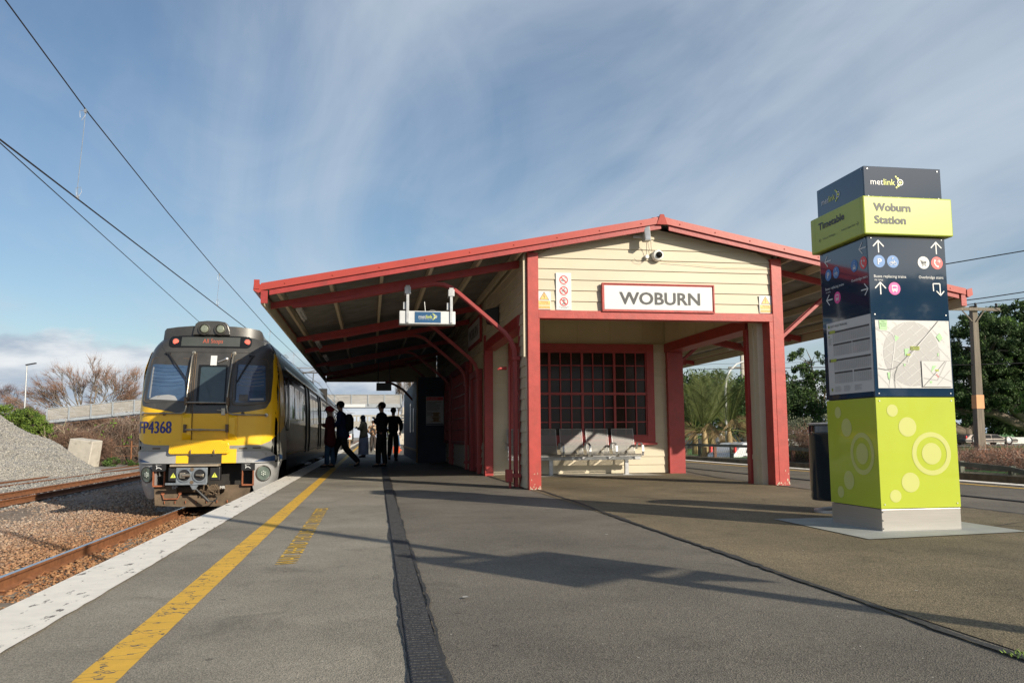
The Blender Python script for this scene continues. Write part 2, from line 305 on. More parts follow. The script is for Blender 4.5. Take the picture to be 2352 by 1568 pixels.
def text_mesh(s, bold=0.):
    bold = 0; key = (s, bold)
    if key in _tc: return _tc[key]
    cu = bpy.data.curves.new('t', 'FONT'); cu.body = s; cu.size = 1; cu.resolution_u = 3
    o = bpy.data.objects.new('t', cu); COL.objects.link(o); dg = bpy.context.evaluated_depsgraph_get(); me = bpy.data.meshes.new_from_object(o.evaluated_get(dg))
    vs = [tuple(v.co) for v in me.vertices]; fs = [tuple(p.vertices) for p in me.polygons]
    bpy.data.objects.remove(o); bpy.data.curves.remove(cu); bpy.data.meshes.remove(me)
    _tc[key] = (vs, fs); return vs, fs
class Decal:
    """flat print on a panel: origin, u (right), v (up), n (outward)"""
    def __init__(s, o, u, v, n, base=.002, step=.0012):
        s.o, s.u, s.v, s.n = map(Vector, (o, u, v, n)); s.m = {}; s.base = base; s.step = step
    def P(s, x, y, l): return tuple(s.o+s.u*x+s.v*y+s.n*(s.base+l*s.step))
    def mb(s, k): return s.m.setdefault(k, MB())
    def poly(s, k, pts, l=0): s.mb(k).add([s.P(x, y, l) for x, y in pts], [tuple(range(len(pts)))])
    def rect(s, k, x0, y0, x1, y1, l=0): s.poly(k, [(x0, y0), (x1, y0), (x1, y1), (x0, y1)], l)
    def disc(s, k, x, y, r, l=0, n=28, ry=None): s.poly(k, [(x+r*math.cos(2*math.pi*i/n), y+(ry or r)*math.sin(2*math.pi*i/n)) for i in range(n)], l)
    def ring(s, k, x, y, r0, r1, l=0, n=32):
        a = [2*math.pi*i/n for i in range(n)]
        s.mb(k).add([s.P(x+r0*math.cos(t), y+r0*math.sin(t), l) for t in a]+[s.P(x+r1*math.cos(t), y+r1*math.sin(t), l) for t in a], [(i, (i+1) % n, n+(i+1) % n, n+i) for i in range(n)])
    def line(s, k, pts, w, l=0, round_=False):
        for i, ((x0, y0), (x1, y1)) in enumerate(zip(pts[:-1], pts[1:])):
            d = math.hypot(x1-x0, y1-y0) or 1e-6; nx, ny = -(y1-y0)/d*w/2, (x1-x0)/d*w/2; ll = l+.02*i
            s.poly(k, [(x0+nx, y0+ny), (x0-nx, y0-ny), (x1-nx, y1-ny), (x1+nx, y1+ny)], ll)
        if round_:
            for i, (x, y) in enumerate(pts): s.disc(k, x, y, w/2, l+.3+.02*i, 10)
    def text(s, k, t, x, y, w, h=None, l=0, bold=0., cx=False, it=0.):
        vs, fs = text_mesh(t, bold); xs = [p[0] for p in vs]; ys = [p[1] for p in vs]; x0, x1 = min(xs), max(xs); base = 0.
        sx = w/(x1-x0); sy = (h/(.73)) if h else sx
        ox = x-(w/2 if cx else 0)
        for i, (qx, qy) in enumerate([(0, 0), (1, .5), (-1, .5), (1, -.5), (-1, -.5), (0, .8), (0, -.8)] if bold else [(0, 0)]):
            s.mb(k).add([s.P(ox+(a-x0)*sx+qx*bold*sy*.6, y+b*sy+qy*bold*sy*.6, l+.04*i) for a, b, _ in vs], fs)
    def arrow(s, k, x, y, L_, ang, w, l=0):
        c, q = math.cos(ang), math.sin(ang)
        def r(a, b): return (x+a*c-b*q, y+a*q+b*c)
        s.line(k, [r(-L_/2, 0), r(L_/2, 0)], w, l, True); s.line(k, [r(L_*.02, L_*.47), r(L_/2, 0), r(L_*.02, -L_*.47)], w, l+.5, True)
    def build(s, root, mats, off=(0, 0, 0)):
        for (nm, mk), mb in s.m.items(): mb.build(nm, mats[mk] if isinstance(mk, str) and mk in mats else mk, root, off=off)
# ================================================================== ground, platform, track
def sheet(name, pts, z, mat, kind='structure'):
    b = MB(); b.add([(x, y, z) for x, y in pts], [tuple(range(len(pts)))]); o = b.build(name, mat); o['kind'] = kind; return o
def gravel(name, cols, scale):
    mt = bpy.data.materials.new(name); mt.use_nodes = True; nt = mt.node_tree; N = nt.nodes; L = nt.links; b = N['Principled BSDF']; b.inputs['Roughness'].default_value = .9
    tc = N.new('ShaderNodeTexCoord'); v = N.new('ShaderNodeTexVoronoi'); v.inputs['Scale'].default_value = scale; L.new(tc.outputs['Object'], v.inputs[0])
    s = N.new('ShaderNodeSeparateXYZ'); L.new(v.outputs['Color'], s.inputs[0]); cr = N.new('ShaderNodeValToRGB'); L.new(s.outputs[0], cr.inputs[0])
    el = cr.color_ramp.elements; el[0].color = (*cols[0], 1); el[1].color = (*cols[-1], 1)
    for i, c in enumerate(cols[1:-1]): e = el.new((i+1)/(len(cols)-1)); e.color = (*c, 1)
    n = N.new('ShaderNodeTexNoise'); n.inputs['Scale'].default_value = .35; n.inputs['Detail'].default_value = 6; L.new(tc.outputs['Object'], n.inputs[0])
    mr = N.new('ShaderNodeMapRange'); mr.inputs[1].default_value = .35; mr.inputs[2].default_value = .65; mr.inputs[3].default_value = .75; mr.inputs[4].default_value = 1.2; L.new(n.outputs[0], mr.inputs[0])
    vm = N.new('ShaderNodeVectorMath'); vm.operation = 'SCALE'; L.new(cr.outputs[0], vm.inputs[0]); L.new(mr.outputs[0], vm.inputs['Scale']); L.new(vm.outputs[0], b.inputs['Base Color'])
    bp = N.new('ShaderNodeBump'); bp.inputs['Distance'].default_value = .05; bp.inputs['Strength'].default_value = .9; bp.invert = True; L.new(v.outputs['Distance'], bp.inputs['Height']); L.new(bp.outputs[0], b.inputs['Normal'])
    return mt
BAL_BR = gravel('ballast_brown', [(.12, .085, .06), (.24, .17, .12), (.32, .26, .20), (.20, .16, .12)], 17)
BAL_GY = gravel('ballast_grey', [(.16, .15, .135), (.32, .30, .265), (.40, .37, .32), (.24, .23, .22)], 17)
GRASSM = pm('park_grass', (.075, .19, .03), .8, var=.35, vs=1.2, bump=.5, bs=30)
sheet('ground', [(-900, -60), (900, -60), (900, 1500), (-900, 1500)], -.80, BAL_GY)
sheet('trackbed', [(-8.0, -10), (-1.7, -10), (-1.7, 400), (-8.0, 400)], -.755, BAL_BR)
sheet('trackbed', [(10.2, -10), (14.3, -10), (14.3, 400), (10.2, 400)], -.755, BAL_BR)
sheet('park_grass', [(15.2, -40), (900, -40), (900, 1400), (15.2, 1400)], -.14, GRASSM)
b = MB(); b.box(14.4, 15.3, -20, 260, -.9, -.145); struct(b.build('park_bank', pm('bank_soil', (.15, .125, .075), .9, var=.4, vs=4, bump=.6, bs=20)))
sheet('street', [(15.3, 58.5), (400, 58.5), (400, 65), (15.3, 65)], -.135, A_ROAD)
sheet('footpath', [(15.3, 55.8), (400, 55.8), (400, 57.2), (15.3, 57.2)], -.12, CONC_PALE)
# platform body
b = MB(); b.box(-1.78, 10.42, -8, 150, -.9, -.004); struct(b.build('platform_wall', CONCRETE))
def ragged(x0, x1, y0, y1, amp, n, z, edge=(1, 1)):
    b = MB(); vs = []; rr = random.Random(3)
    for i in range(n+1):
        y = y0+(y1-y0)*i/n; vs += [(x0+(rr.uniform(-amp, amp) if edge[0] else 0), y, z), (x1+(rr.uniform(-amp, amp) if edge[1] else 0), y, z)]
    return b.add(vs, [(2*i, 2*i+1, 2*i+3, 2*i+2) for i in range(n)])
sheet('platform', [(-1.44, -8), (10.42, -8), (10.42, 150), (-1.44, 150)], 0, A_GREY)
sheet('pale_paving', [(-1.44, -8), (.02, -8), (.30, 17), (.60, 60), (-1.44, 60)], .0022, A_PALE)
sheet('brown_paving', [(2.5, -8), (6.69, -8), (6.69, 18.6), (2.5, 18.6)], .004, A_BROWN)
b = ragged(-1.787, -1.425, -8, 60, .006, 500, .012, (0, 1)); b2 = ragged(-1.787, -1.425, 60, 150, .0, 4, .012, (0, 0)); b.add(b2.v, b2.f)
e = MB(); e.add([(-1.787, -8, .012), (-1.787, 150, .012), (-1.787, 150, -.06), (-1.787, -8, -.06)], [(0, 1, 2, 3)]); b.add(e.v, e.f)
struct(b.build('platform_edge_paint', WHITE_EDGE))
b = ragged(-1.02, -.865, -8, 60, .0022, 700, .005); b2 = ragged(-1.02, -.865, 60, 150, 0, 4, .005); b.add(b2.v, b2.f); struct(b.build('yellow_line', YELLOW_LINE))
sheet('platform_edge_paint', [(10.12, -8), (10.422, -8), (10.422, 150), (10.12, 150)], .012, WHITE_EDGE)
sheet('yellow_line', [(9.68, -8), (9.80, -8), (9.80, 150), (9.68, 150)], .005, YELLOW_LINE)
# tar joints, wandering
def tar(name, pts, w, seed, z=.009):
    rr = random.Random(seed); b = MB(); vs = []
    P_ = []
    for (x0, y0), (x1, y1) in zip(pts[:-1], pts[1:]):
        k = max(2, int(math.hypot(x1-x0, y1-y0)/.07))
        P_ += [(x0+(x1-x0)*i/k, y0+(y1-y0)*i/k) for i in range(k)]
    P_.append(pts[-1]); ox = 0
    for i, (x, y) in enumerate(P_):
        ox = ox*.93+rr.uniform(-.006, .006); ww = w*(.6+.8*rr.random())*(1.5 if math.sin(y*2.1+seed) > .55 else 1)
        j = min(i+1, len(P_)-1); dx, dy = P_[j][0]-P_[max(j-1, 0)][0], P_[j][1]-P_[max(j-1, 0)][1]; d = math.hypot(dx, dy) or 1; nx, ny = dy/d, -dx/d
        vs += [(x+nx*(ox-ww/2), y+ny*(ox-ww/2), z), (x+nx*(ox+ww/2), y+ny*(ox+ww/2), z)]
    b.add(vs, [(2*i, 2*i+1, 2*i+3, 2*i+2) for i in range(len(P_)-1)]); struct(b.build(name, TAR))
tar('tar_joint', [(2.40, -3), (2.45, 3.4), (2.50, 5.2), (2.50, 8.0), (2.59, 10.4), (2.60, 13.2), (2.5, 15.5), (2.49, 18.2)], .038, 2)
tar('tar_joint', [(6.70, -3), (6.70, 9.0), (6.6, 12.5), (6.70, 14.8), (6.78, 16.2), (7.3, 19.8), (7.35, 40)], .045, 5)
tar('tar_joint', [(6.2, 7.4), (5.6, 7.1), (7.0, 6.2)], .012, 8); tar('tar_joint', [(3.3, 11.9), (4.3, 9.9), (4.9, 9.2)], .012, 9)
# cover strips over the cable drains
def strip(x0, y0, x1, y1, w, name='drain_cover'):
    b = MB(); n = int((y1-y0)/.5); dx = (x1-x0)/(y1-y0)
    for k in range(n):
        ya = y0+k*.5; yb = ya+.494; xa = x0+dx*(ya-y0); xb = x0+dx*(yb-y0)
        b.hexa([(xa, ya, -.01), (xa+w, ya, -.01), (xb+w, yb, -.01), (xb, yb, -.01)], [(xa+.004, ya, .014), (xa+w-.004, ya, .014), (xb+w-.004, yb, .014), (xb+.004, yb, .014)])
        if ya < 14:
            for q in range(12):
                yy = ya+.02+q*.04; xx = x0+dx*(yy-y0); b.box(xx+.008, xx+w-.008, yy, yy+.016, .014, .017)
    return struct(b.build(name, RUBBER))
strip(.105, -2, .46, 40, .128); strip(7.78, -2, 7.95, 40, .10)
tar('tar_joint', [(.10, -2), (.245, 14.6), (.45, 40)], .010, 12); tar('tar_joint', [(.24, -2), (.385, 14.6), (.59, 40)], .014, 14)
# stencilled platform writing (reads going away from the camera)
d = Decal((-.478, 6.03, .0), (0, 1, 0), (-1, 0, 0), (0, 0, 1), base=.006)
d.text(('platform_stencil', STENCIL), 'WAIT BEHIND THIS LINE UNTIL TRAIN HAS STOPPED', 0, 0, 4.58, .148, bold=.008)
d.text(('platform_stencil', STENCIL), 'WAIT BEHIND THIS LINE', 19.6, .0, 2.2, .148, bold=.008)
for (nm, mk), mb in d.m.items(): struct(mb.build(nm, mk))
# litter: pale flakes
b = MB()
rr = random.Random(5)
for (x, y) in [(4.1, 4.9), (4.05, 4.86), (4.2, 4.93), (4.35, 4.9), (5.2, 13.5), (4.35, 12.1), (5.6, 12.0), (2.9, 4.3), (.5, 4.6), (-.1, 13.2), (3.1, 5.9), (2.0, 7.2), (5.0, 9.6)]:
    r_ = rr.uniform(.008, .028); a0 = rr.random()*6; b.add([(x+r_*rr.uniform(.5, 1)*math.cos(a0+k), y+r_*rr.uniform(.4, .8)*math.sin(a0+k), .012) for k in range(6)], [tuple(range(6))])
o = b.build('litter', pm('litter', (.42, .40, .37), .8)); tag(o, 'scattered pale flakes of litter lying on the asphalt', 'litter', kind='stuff')
# small weed on the joint
V = []; F = []
for k in range(60):
    a = rr.random()*6.28; x, y = 2.42+rr.uniform(-.03, .06), 2.98+rr.uniform(-.05, .07); l = rr.uniform(.01, .035); c, s_ = math.cos(a), math.sin(a)
    n = len(V); V += [(x-s_*.003, y+c*.003, .01), (x+s_*.003, y-c*.003, .01), (x+c*l, y+s_*l, .01+l*.5)]; F.append((n, n+1, n+2))
o = npmesh('weed_tuft', V, F, pm('weed_green', (.20, .30, .05), .7, island=.4)); tag(o, 'small green weed tuft growing in the tar joint', 'weed', kind='stuff')
# ------------------------------------------------------------------ rails
RUST = pm('rail_rust', (.23, .095, .040), .75, var=.3, vs=8, bump=.2, bs=50)
RUSTB = pm('rail_rust_bright', (.30, .10, .045), .75, var=.3, vs=8)
SHINE = pm('rail_head_steel', (.50, .50, .52), .22, .95, var=.08, vs=4)
RAILSEC = [(-.07, -.15), (.07, -.15), (.07, -.138), (.010, -.115), (.010, -.035), (.034, -.028), (.034, -.004), (.028, 0), (-.028, 0), (-.034, -.004), (-.034, -.028), (-.010, -.035), (-.010, -.115), (-.07, -.138)]
def rail(path, z, top, group):
    b = MB(); n = len(RAILSEC); vs = []; fs = []
    for x, y in path: vs += [(x+q[0], y, z+q[1]) for q in RAILSEC]
    for i in range(len(path)-1):
        for j in range(n): fs.append((i*n+j, i*n+(j+1) % n, (i+1)*n+(j+1) % n, (i+1)*n+j))
    b.add(vs, fs+[tuple(range(n)), tuple((len(path)-1)*n+j for j in range(n))])
    o = b.build('rail', RUST); o.data.materials.append(top)
    for p in o.data.polygons:
        if p.normal.z > .9 and p.center.z > z-.01: p.material_index = 1
    o['kind'] = 'structure'; return o
TX = -3.27
for sx in (-1, 1): rail([(TX+sx*.568, y) for y in (-5, 400)], -.60, SHINE, '')
# neighbouring rusty road, gently curving away
def curve2(y): return -.0009*max(y-24, 0)**1.5
P2 = [y for y in range(-5, 260, 6)]
for x0 in (-8.62, -9.70): rail([(x0+curve2(y)-.012*max(y-22, 0), y) for y in P2], -.60, RUSTB, '')
for x0 in (-12.3, -13.45): rail([(x0-.006*max(y-30, 0), y) for y in P2], -.735, pm('old_rail_rust', (.17, .10, .065), .85, var=.3, vs=4), '')
for sx in (-1, 1): rail([(12.1+sx*.568, y) for y in (-5, 300)], -.60, SHINE, '')
# sleepers with fastenings
b = MB(); c = MB()
for i in range(220):
    y = 6+i*.62
    b.box(TX-1.05, TX+1.05, y, y+.22, -.90, -.742)
    if y < 40:
        for s in (-1, 1):
            for q in (-1, 1):
                x = TX+s*.568+q*.095; c.tube([(x-q*.03, y+.05, -.735), (x, y+.06, -.700), (x+q*.03, y+.11, -.71), (x+q*.02, y+.16, -.735)], .012, 6)
                c.box(x-.05, x+.05, y+.03, y+.19, -.742, -.728)
struct(b.build('sleeper_row', pm('sleeper', (.20, .16, .12), .85, var=.3, vs=5, bump=.3, bs=30))); struct(c.build('rail_fastenings', RUST))
b = MB()
for i in range(60):
    y = 20+i*.7; x = -9.16+curve2(y)-.012*max(y-22, 0); b.box(x-1.0, x+1.0, y, y+.2, -.90, -.775)
struct(b.build('sleeper_row', pm('old_sleeper', (.14, .11, .085), .9, var=.3, vs=5)))
# ------------------------------------------------------------------ ballast stones: uncountable, one object per bed
def stones(name, label, pos, size, mat):
    n = len(pos); base = np.array([(1, 0, 0), (-1, 0, 0), (0, 1, 0), (0, -1, 0), (0, 0, 1), (0, 0, -1)], float)
    F0 = np.array([(0, 2, 4), (2, 1, 4), (1, 3, 4), (3, 0, 4), (2, 0, 5), (1, 2, 5), (3, 1, 5), (0, 3, 5)])
    v = base[None]*RNG.uniform(.55, 1.15, (n, 6, 1))+RNG.uniform(-.25, .25, (n, 6, 3))
    ax = RNG.normal(size=(n, 3)); ax /= np.linalg.norm(ax, axis=1)[:, None]; an = RNG.uniform(0, 6.28, n)
    c, s = np.cos(an)[:, None, None], np.sin(an)[:, None, None]; k = ax[:, None, :]
    v = v*c+np.cross(np.broadcast_to(k, v.shape), v)*s+k*(v*k).sum(2, keepdims=True)*(1-c)
    v[:, :, 2] *= .7
    v = v*(size*np.clip(RNG.lognormal(-.08, .36, n), .45, 2.4))[:, None, None]+pos[:, None, :]
    F = (F0[None]+(np.arange(n)*6)[:, None, None]).reshape(-1, 3)
    o = npmesh(name, v.reshape(-1, 3), F, mat); tag(o, label, 'gravel', kind='stuff'); return o
def stone_mat(name, cols, tint=None):
    mt = bpy.data.materials.new(name); mt.use_nodes = True; nt = mt.node_tree; N = nt.nodes; L = nt.links; b = N['Principled BSDF']; b.inputs['Roughness'].default_value = .85
    g = N.new('ShaderNodeNewGeometry'); cr = N.new('ShaderNodeValToRGB'); L.new(g.outputs['Random Per Island'], cr.inputs[0]); el = cr.color_ramp.elements
    el[0].color = (*cols[0], 1); el[1].color = (*cols[-1], 1)
    for i, c in enumerate(cols[1:-1]): e = el.new((i+1)/(len(cols)-1)); e.color = (*c, 1)
    res = cr.outputs[0]
    if tint:
        tc = N.new('ShaderNodeTexCoord'); sp = N.new('ShaderNodeSeparateXYZ'); L.new(tc.outputs['Object'], sp.inputs[0])
        ns = N.new('ShaderNodeTexNoise'); ns.inputs['Scale'].default_value = .5; L.new(tc.outputs['Object'], ns.inputs[0])
        ma = N.new('ShaderNodeMath'); ma.operation = 'MULTIPLY_ADD'; L.new(ns.outputs[0], ma.inputs[0]); ma.inputs[1].default_value = 1.6; L.new(sp.outputs[0], ma.inputs[2])
        mr = N.new('ShaderNodeMapRange'); mr.inputs[1].default_value = tint[1]; mr.inputs[2].default_value = tint[2]; L.new(ma.outputs[0], mr.inputs[0])
        mx = N.new('ShaderNodeMix'); mx.data_type = 'RGBA'; mx.blend_type = 'MULTIPLY'; L.new(mr.outputs[0], mx.inputs[0]); L.new(res, mx.inputs[6]); mx.inputs[7].default_value = (*tint[0], 1); res = mx.outputs[2]
    L.new(res, b.inputs['Base Color']); return mt
ST_BR = stone_mat('stone_brown', [(.17, .11, .075), (.40, .29, .20), (.27, .20, .16), (.46, .38, .30), (.33, .20, .13), (.22, .19, .17)], ((.90, .62, .38), -5.6, -3.2))
ST_GY = stone_mat('stone_grey', [(.13, .13, .13), (.30, .29, .265), (.40, .375, .33), (.20, .205, .21), (.34, .325, .295)])
def field(x0, x1, y0, y1, sp, zf, keep=None):
    n = int((x1-x0)*(y1-y0)/sp**2); p = np.stack([RNG.uniform(x0, x1, n), RNG.uniform(y0, y1, n), np.zeros(n)], 1)
    if keep is not None: p = p[keep(p)]
    p[:, 2] = zf(p); return p
def zb(p):   # ballast shoulder profile
    x = p[:, 0]; z = -.745+.03*np.sin(p[:, 1]*1.3+x*2)*.5+RNG.uniform(-.012, .016, len(p))
    return z-.03*np.clip((-6.2-x)/1.5, 0, 1)
def clear(p): 
    x = p[:, 0]; k = np.ones(len(p), bool)
    for s in (-1, 1): k &= np.abs(x-(TX+s*.568)) > .10
    return k & (x > -.43*p[:, 1]-1.2)
stones('ballast_stones', 'brown and grey crushed stone ballast around the near rails', field(-8.2, -1.80, 8.5, 20, .043, zb, clear), .026, ST_BR)
stones('ballast_stones', 'brown crushed stone ballast beside the train', field(-8.3, -4.7, 20, 42, .07, zb, clear), .034, ST_BR)
def zg(p): return -.785+RNG.uniform(-.012, .012, len(p))
stones('ballast_stones', 'grey crushed stone between the rusty side tracks', field(-13, -8.2, 18, 45, .085, zg, lambda p: p[:, 0] > -.43*p[:, 1]-1), .036, ST_GY)
# ------------------------------------------------------------------ gravel heap
MC = (-23., 43.)
def heap_h(x, y):
    r_ = np.hypot(x-MC[0], y-MC[1]); h = 6.3-.62*r_
    h = h+.14*np.sin(x*1.7+y*.6)*np.clip(h, 0, 1)+.06*np.sin(x*4.1-y*2.3)
    return -.79+np.maximum(h, -.2)
xs = np.linspace(-35, -11, 120); ys = np.linspace(31, 55, 120); X, Y = np.meshgrid(xs, ys); Z = heap_h(X, Y)
V = np.stack([X, Y, Z], -1).reshape(-1, 3); idx = np.arange(120*120).reshape(120, 120); F = np.stack([idx[:-1, :-1], idx[:-1, 1:], idx[1:, 1:], idx[1:, :-1]], -1).reshape(-1, 4)
gh = npmesh('gravel_heap', V, F, BAL_GY, smooth=True); tag(gh, 'tall heap of loose grey crushed stone beside the side tracks', 'gravel heap')
n = 110000; p = np.stack([RNG.uniform(-21.5, -11.5, n), RNG.uniform(32, 53.5, n), np.zeros(n)], 1); h = heap_h(p[:, 0], p[:, 1]); p[:, 2] = h+.005; p = p[h > -.82]
o = stones('loose_stones', None, p, .042, ST_GY); o['kind'] = 'stuff'; o.parent = gh
if 'category' in o: del o['category']
# concrete block
def jit(o, a, seed=1):
    rr = random.Random(seed)
    for v in o.data.vertices: v.co += Vector((rr.uniform(-a, a), rr.uniform(-a, a), rr.uniform(-a, a)))
blk = MB(); blk.hexa([(-17.45, 53.6, -.80), (-15.95, 53.0, -.85), (-15.7, 54.2, -.85), (-17.2, 54.8, -.80)], [(-17.15, 53.5, .86), (-15.72, 53.0, .68), (-15.5, 54.1, .72), (-16.9, 54.7, .90)])
o = blk.build('concrete_block', CONC_PALE, bev=.05); tag(o, 'large tilted pale concrete block at the foot of the gravel heap', 'concrete block')
# small light-shadow casting lamp post behind the camera: its shadow crosses the platform
lp = thing('lamp_post', 'tall grey platform lamp post with a sign cluster beside the camera', 'lamp post', (4.74, .62, 0))
b = MB(); b.tube([(0, 0, 0), (0, 0, 7.4), (-.3, .4, 7.65), (-.9, 1.26, 7.72)], [.085, .055, .045, .04], 12); b.lathe([(.2, 0), (.2, .03), (.1, .05)], n=12); b.build('pole', GALV, lp, smooth=40)
b = MB(); b.hexa([(-1.35, 1.55, 7.66), (-.95, .95, 7.66), (-.7, 1.1, 7.66), (-1.1, 1.75, 7.66)], [(-1.3, 1.55, 7.8), (-.95, 1.0, 7.8), (-.75, 1.1, 7.8), (-1.1, 1.7, 7.8)]); b.build('lamp_head', GALV, lp)
def slab(b, u0, u1, z0, z1, th=.05, dv=0.):
    U = Vector((.818, .575, 0)); Vv = Vector((-.575, .818, 0)); P4 = [U*u0+Vv*(dv-th), U*u1+Vv*(dv-th), U*u1+Vv*(dv+th), U*u0+Vv*(dv+th)]
    b.hexa([(p.x, p.y, z0) for p in P4], [(p.x, p.y, z1) for p in P4])
b = MB(); slab(b, -.52, .46, 2.36, 2.84); b.build('sign_panel', GALV, lp)
b = MB(); b.tube([(0, 0, 2.9), (-.2, -.15, 2.95), (-.42, -.30, 2.98)], [.04, .05, .14], 10); b.build('loudspeaker', GALV, lp)
b = MB(); b.tube([(0, 0, 2.25), (.15, .12, 2.22), (.34, .26, 2.16)], [.04, .05, .13], 10); b.build('loudspeaker', GALV, lp)
# ================================================================== station building
RX, RZ, SL = 4.685, 4.386, .197            # ridge x, top of roof at the ridge, slope
EL, ER = -1.64, 10.15                      # eaves
YF, YB = 13.2, 32.6
def zt(x): return RZ-SL*abs(x-RX)
SB = thing('station_building', 'cream weatherboard station building with dark red trim and wide canopies', 'station building', (4.66, 13.4, 0))
O = (4.66, 13.4, 0)
def B(mb, name, mat, parent=None, **k): return mb.build(name, mat, parent or SB, off=O, **k)
# roof sheets, corrugated down the slope
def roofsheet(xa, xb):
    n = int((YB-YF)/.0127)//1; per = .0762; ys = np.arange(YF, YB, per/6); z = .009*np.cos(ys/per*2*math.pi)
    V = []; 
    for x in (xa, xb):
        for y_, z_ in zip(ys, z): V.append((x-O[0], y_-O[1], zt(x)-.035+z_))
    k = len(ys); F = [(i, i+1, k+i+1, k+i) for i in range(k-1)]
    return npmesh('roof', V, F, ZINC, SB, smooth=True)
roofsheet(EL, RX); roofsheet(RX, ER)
b = MB(); b.prism([(EL, zt(EL)-.02), (RX, RZ-.02), (ER, zt(ER)-.02), (ER, zt(ER)-.012), (RX, RZ-.012), (EL, zt(EL)-.012)], YF+.02, YB, 'y'); B(b, 'roof', REDR)
# barge: steel flashing over a painted board, both sides of the gable
def sl(xa, xb, dz0, dz1, y0, y1):
    b = MB(); b.hexa([(xa, y0, zt(xa)+dz0), (xb, y0, zt(xb)+dz0), (xb, y1, zt(xb)+dz0), (xa, y1, zt(xa)+dz0)], [(xa, y0, zt(xa)+dz1), (xb, y0, zt(xb)+dz1), (xb, y1, zt(xb)+dz1), (xa, y1, zt(xa)+dz1)]); return b
for xa, xb in ((EL, RX-.004), (RX+.004, ER)):
    b = sl(xa, xb, -.098, .004, YF-.035, YF+.0); b2 = sl(xa, xb, -.006, .012, YF-.03, YF+.16); b.add(b2.v, b2.f)
    for k in range(9):
        x = xa+(xb-xa)*(k+.5)/9; b.ball((x, YF-.037, zt(x)-.05), .012, 6)
    B(b, 'barge_flashing', REDR)
    B(sl(xa+.12, xb-.12 if xb > RX else xb, -.185, -.092, YF, YF+.03), 'barge_board', RED, bev=.003)
b = MB(); b.hexa([(RX-.09, YF-.045, RZ-.12), (RX+.09, YF-.045, RZ-.12), (RX+.09, YF-.01, RZ-.12), (RX-.09, YF-.01, RZ-.12)], [(RX-.03, YF-.06, RZ+.045), (RX+.03, YF-.06, RZ+.045), (RX+.03, YF, RZ+.045), (RX-.03, YF, RZ+.045)])
b.prism([(RX-.16, RZ-.005), (RX, RZ+.03), (RX+.16, RZ-.005), (RX, RZ-.0)], YF, YB, 'y'); B(b, 'ridge_cap', REDR)
# eaves: gutter and fascia
for x, s in ((EL, -1), (ER, 1)):
    z = zt(x)
    b = MB(); b.prism([(x, z-.01), (x+s*.10, z+.02), (x+s*.11, z-.10), (x+s*.03, z-.14), (x, z-.12)], YF-.05, YB, 'y'); B(b, 'gutter', REDR)
    b = MB(); b.box(min(x, x-s*.035), max(x, x-s*.035), YF, YB, z-.30, z-.13); B(b, 'fascia', CREAM)
    b = MB(); b.box(min(x-s*.0, x-s*.10), max(x, x-s*.10), YF-.025, YF-.002, z-.29, z-.10); B(b, 'fascia_end', RED)
b = MB(); b.box(-1.74, -1.66, YF-.06, YF-.02, 3.06, 3.20); B(b, 'gutter_stop', REDR)
# purlins along the building and red rafters across, on bent-rail brackets
YR = [13.98, 18.9, 21.35, 25.75, 29.6]
for k, x in enumerate([-1.40, -.62, .16, .94, 1.72, 2.36, 7.0, 7.62, 8.3, 8.95, 9.55, 9.98]):
    z = zt(x)-.046; b = MB(); b.hexa([(x-.025, YF+.03, z-.125), (x+.025, YF+.03, z-.125), (x+.025, YB, z-.125), (x-.025, YB, z-.125)], [(x-.025, YF+.03, z-SL*0), (x+.025, YF+.03, z), (x+.025, YB, z), (x-.025, YB, z)]); B(b, 'purlin', CREAM)
for y in YR+[31.9]:
    for xa, xb in ((EL+.06, 2.44), (6.88, ER-.06)):
        b = MB(); zz = lambda x, d: zt(x)+d
        b.hexa([(xa, y-.035, zz(xa, -.275)), (xb, y-.035, zz(xb, -.30)), (xb, y+.035, zz(xb, -.30)), (xa, y+.035, zz(xa, -.275))], [(xa, y-.035, zz(xa, -.176)), (xb, y-.035, zz(xb, -.176)), (xb, y+.035, zz(xb, -.176)), (xa, y+.035, zz(xa, -.176))]); B(b, 'rafter', RED, bev=.004)
RSEC = [(a*.82, c*.82) for a, c in [(-.045, -.055), (.045, -.055), (.045, -.045), (.012, -.035), (.012, .03), (.032, .036), (.032, .055), (-.032, .055), (-.032, .036), (-.012, .03), (-.012, -.035), (-.045, -.045)]]
def bracket(y, side):
    mir = (lambda x: x) if side < 0 else (lambda x: 2*4.665-x)
    pts = [(2.37, 0.02), (2.37, 2.10), (2.355, 2.27), (2.30, 2.42), (2.20, 2.55), (1.75, 2.93), (1.42, 3.205), (1.30, 3.29), (1.18, 3.335), (1.02, 3.345), (.8, 3.31), (.4, 3.235), (-.10, 3.135), (-.5, 3.05), (-.95, 2.975), (-1.25, 2.94)]
    if side > 0: pts = [q for q in pts if q[0] > -.45]+[(-.5, 3.05)]
    b = MB(); b.tube([(mir(x), y, z) for x, z in pts], 1., sec=RSEC)
    for z in (.2, 2.12): b.box(min(mir(2.31), mir(2.44)), max(mir(2.31), mir(2.44)), y-.07, y+.07, z-.03, z+.03)
    return B(b, 'bracket', RED)
for y in YR: bracket(y, -1); bracket(y, 1)
b = MB(); b.tube([(.55, 32.2, 2.86), (.85, 32.2, 2.78), (1.2, 32.2, 2.58), (1.6, 32.2, 2.15), (1.62, 32.2, 0)], 1., sec=RSEC); B(b, 'bracket', RED)
b = MB(); b.tube([(2.27, 13.98, 0), (2.27, 13.98, 2.0)], .022, 8); b.box(2.2, 2.30, 13.9, 14.06, .10, .30); B(b, 'downpipe', RED)
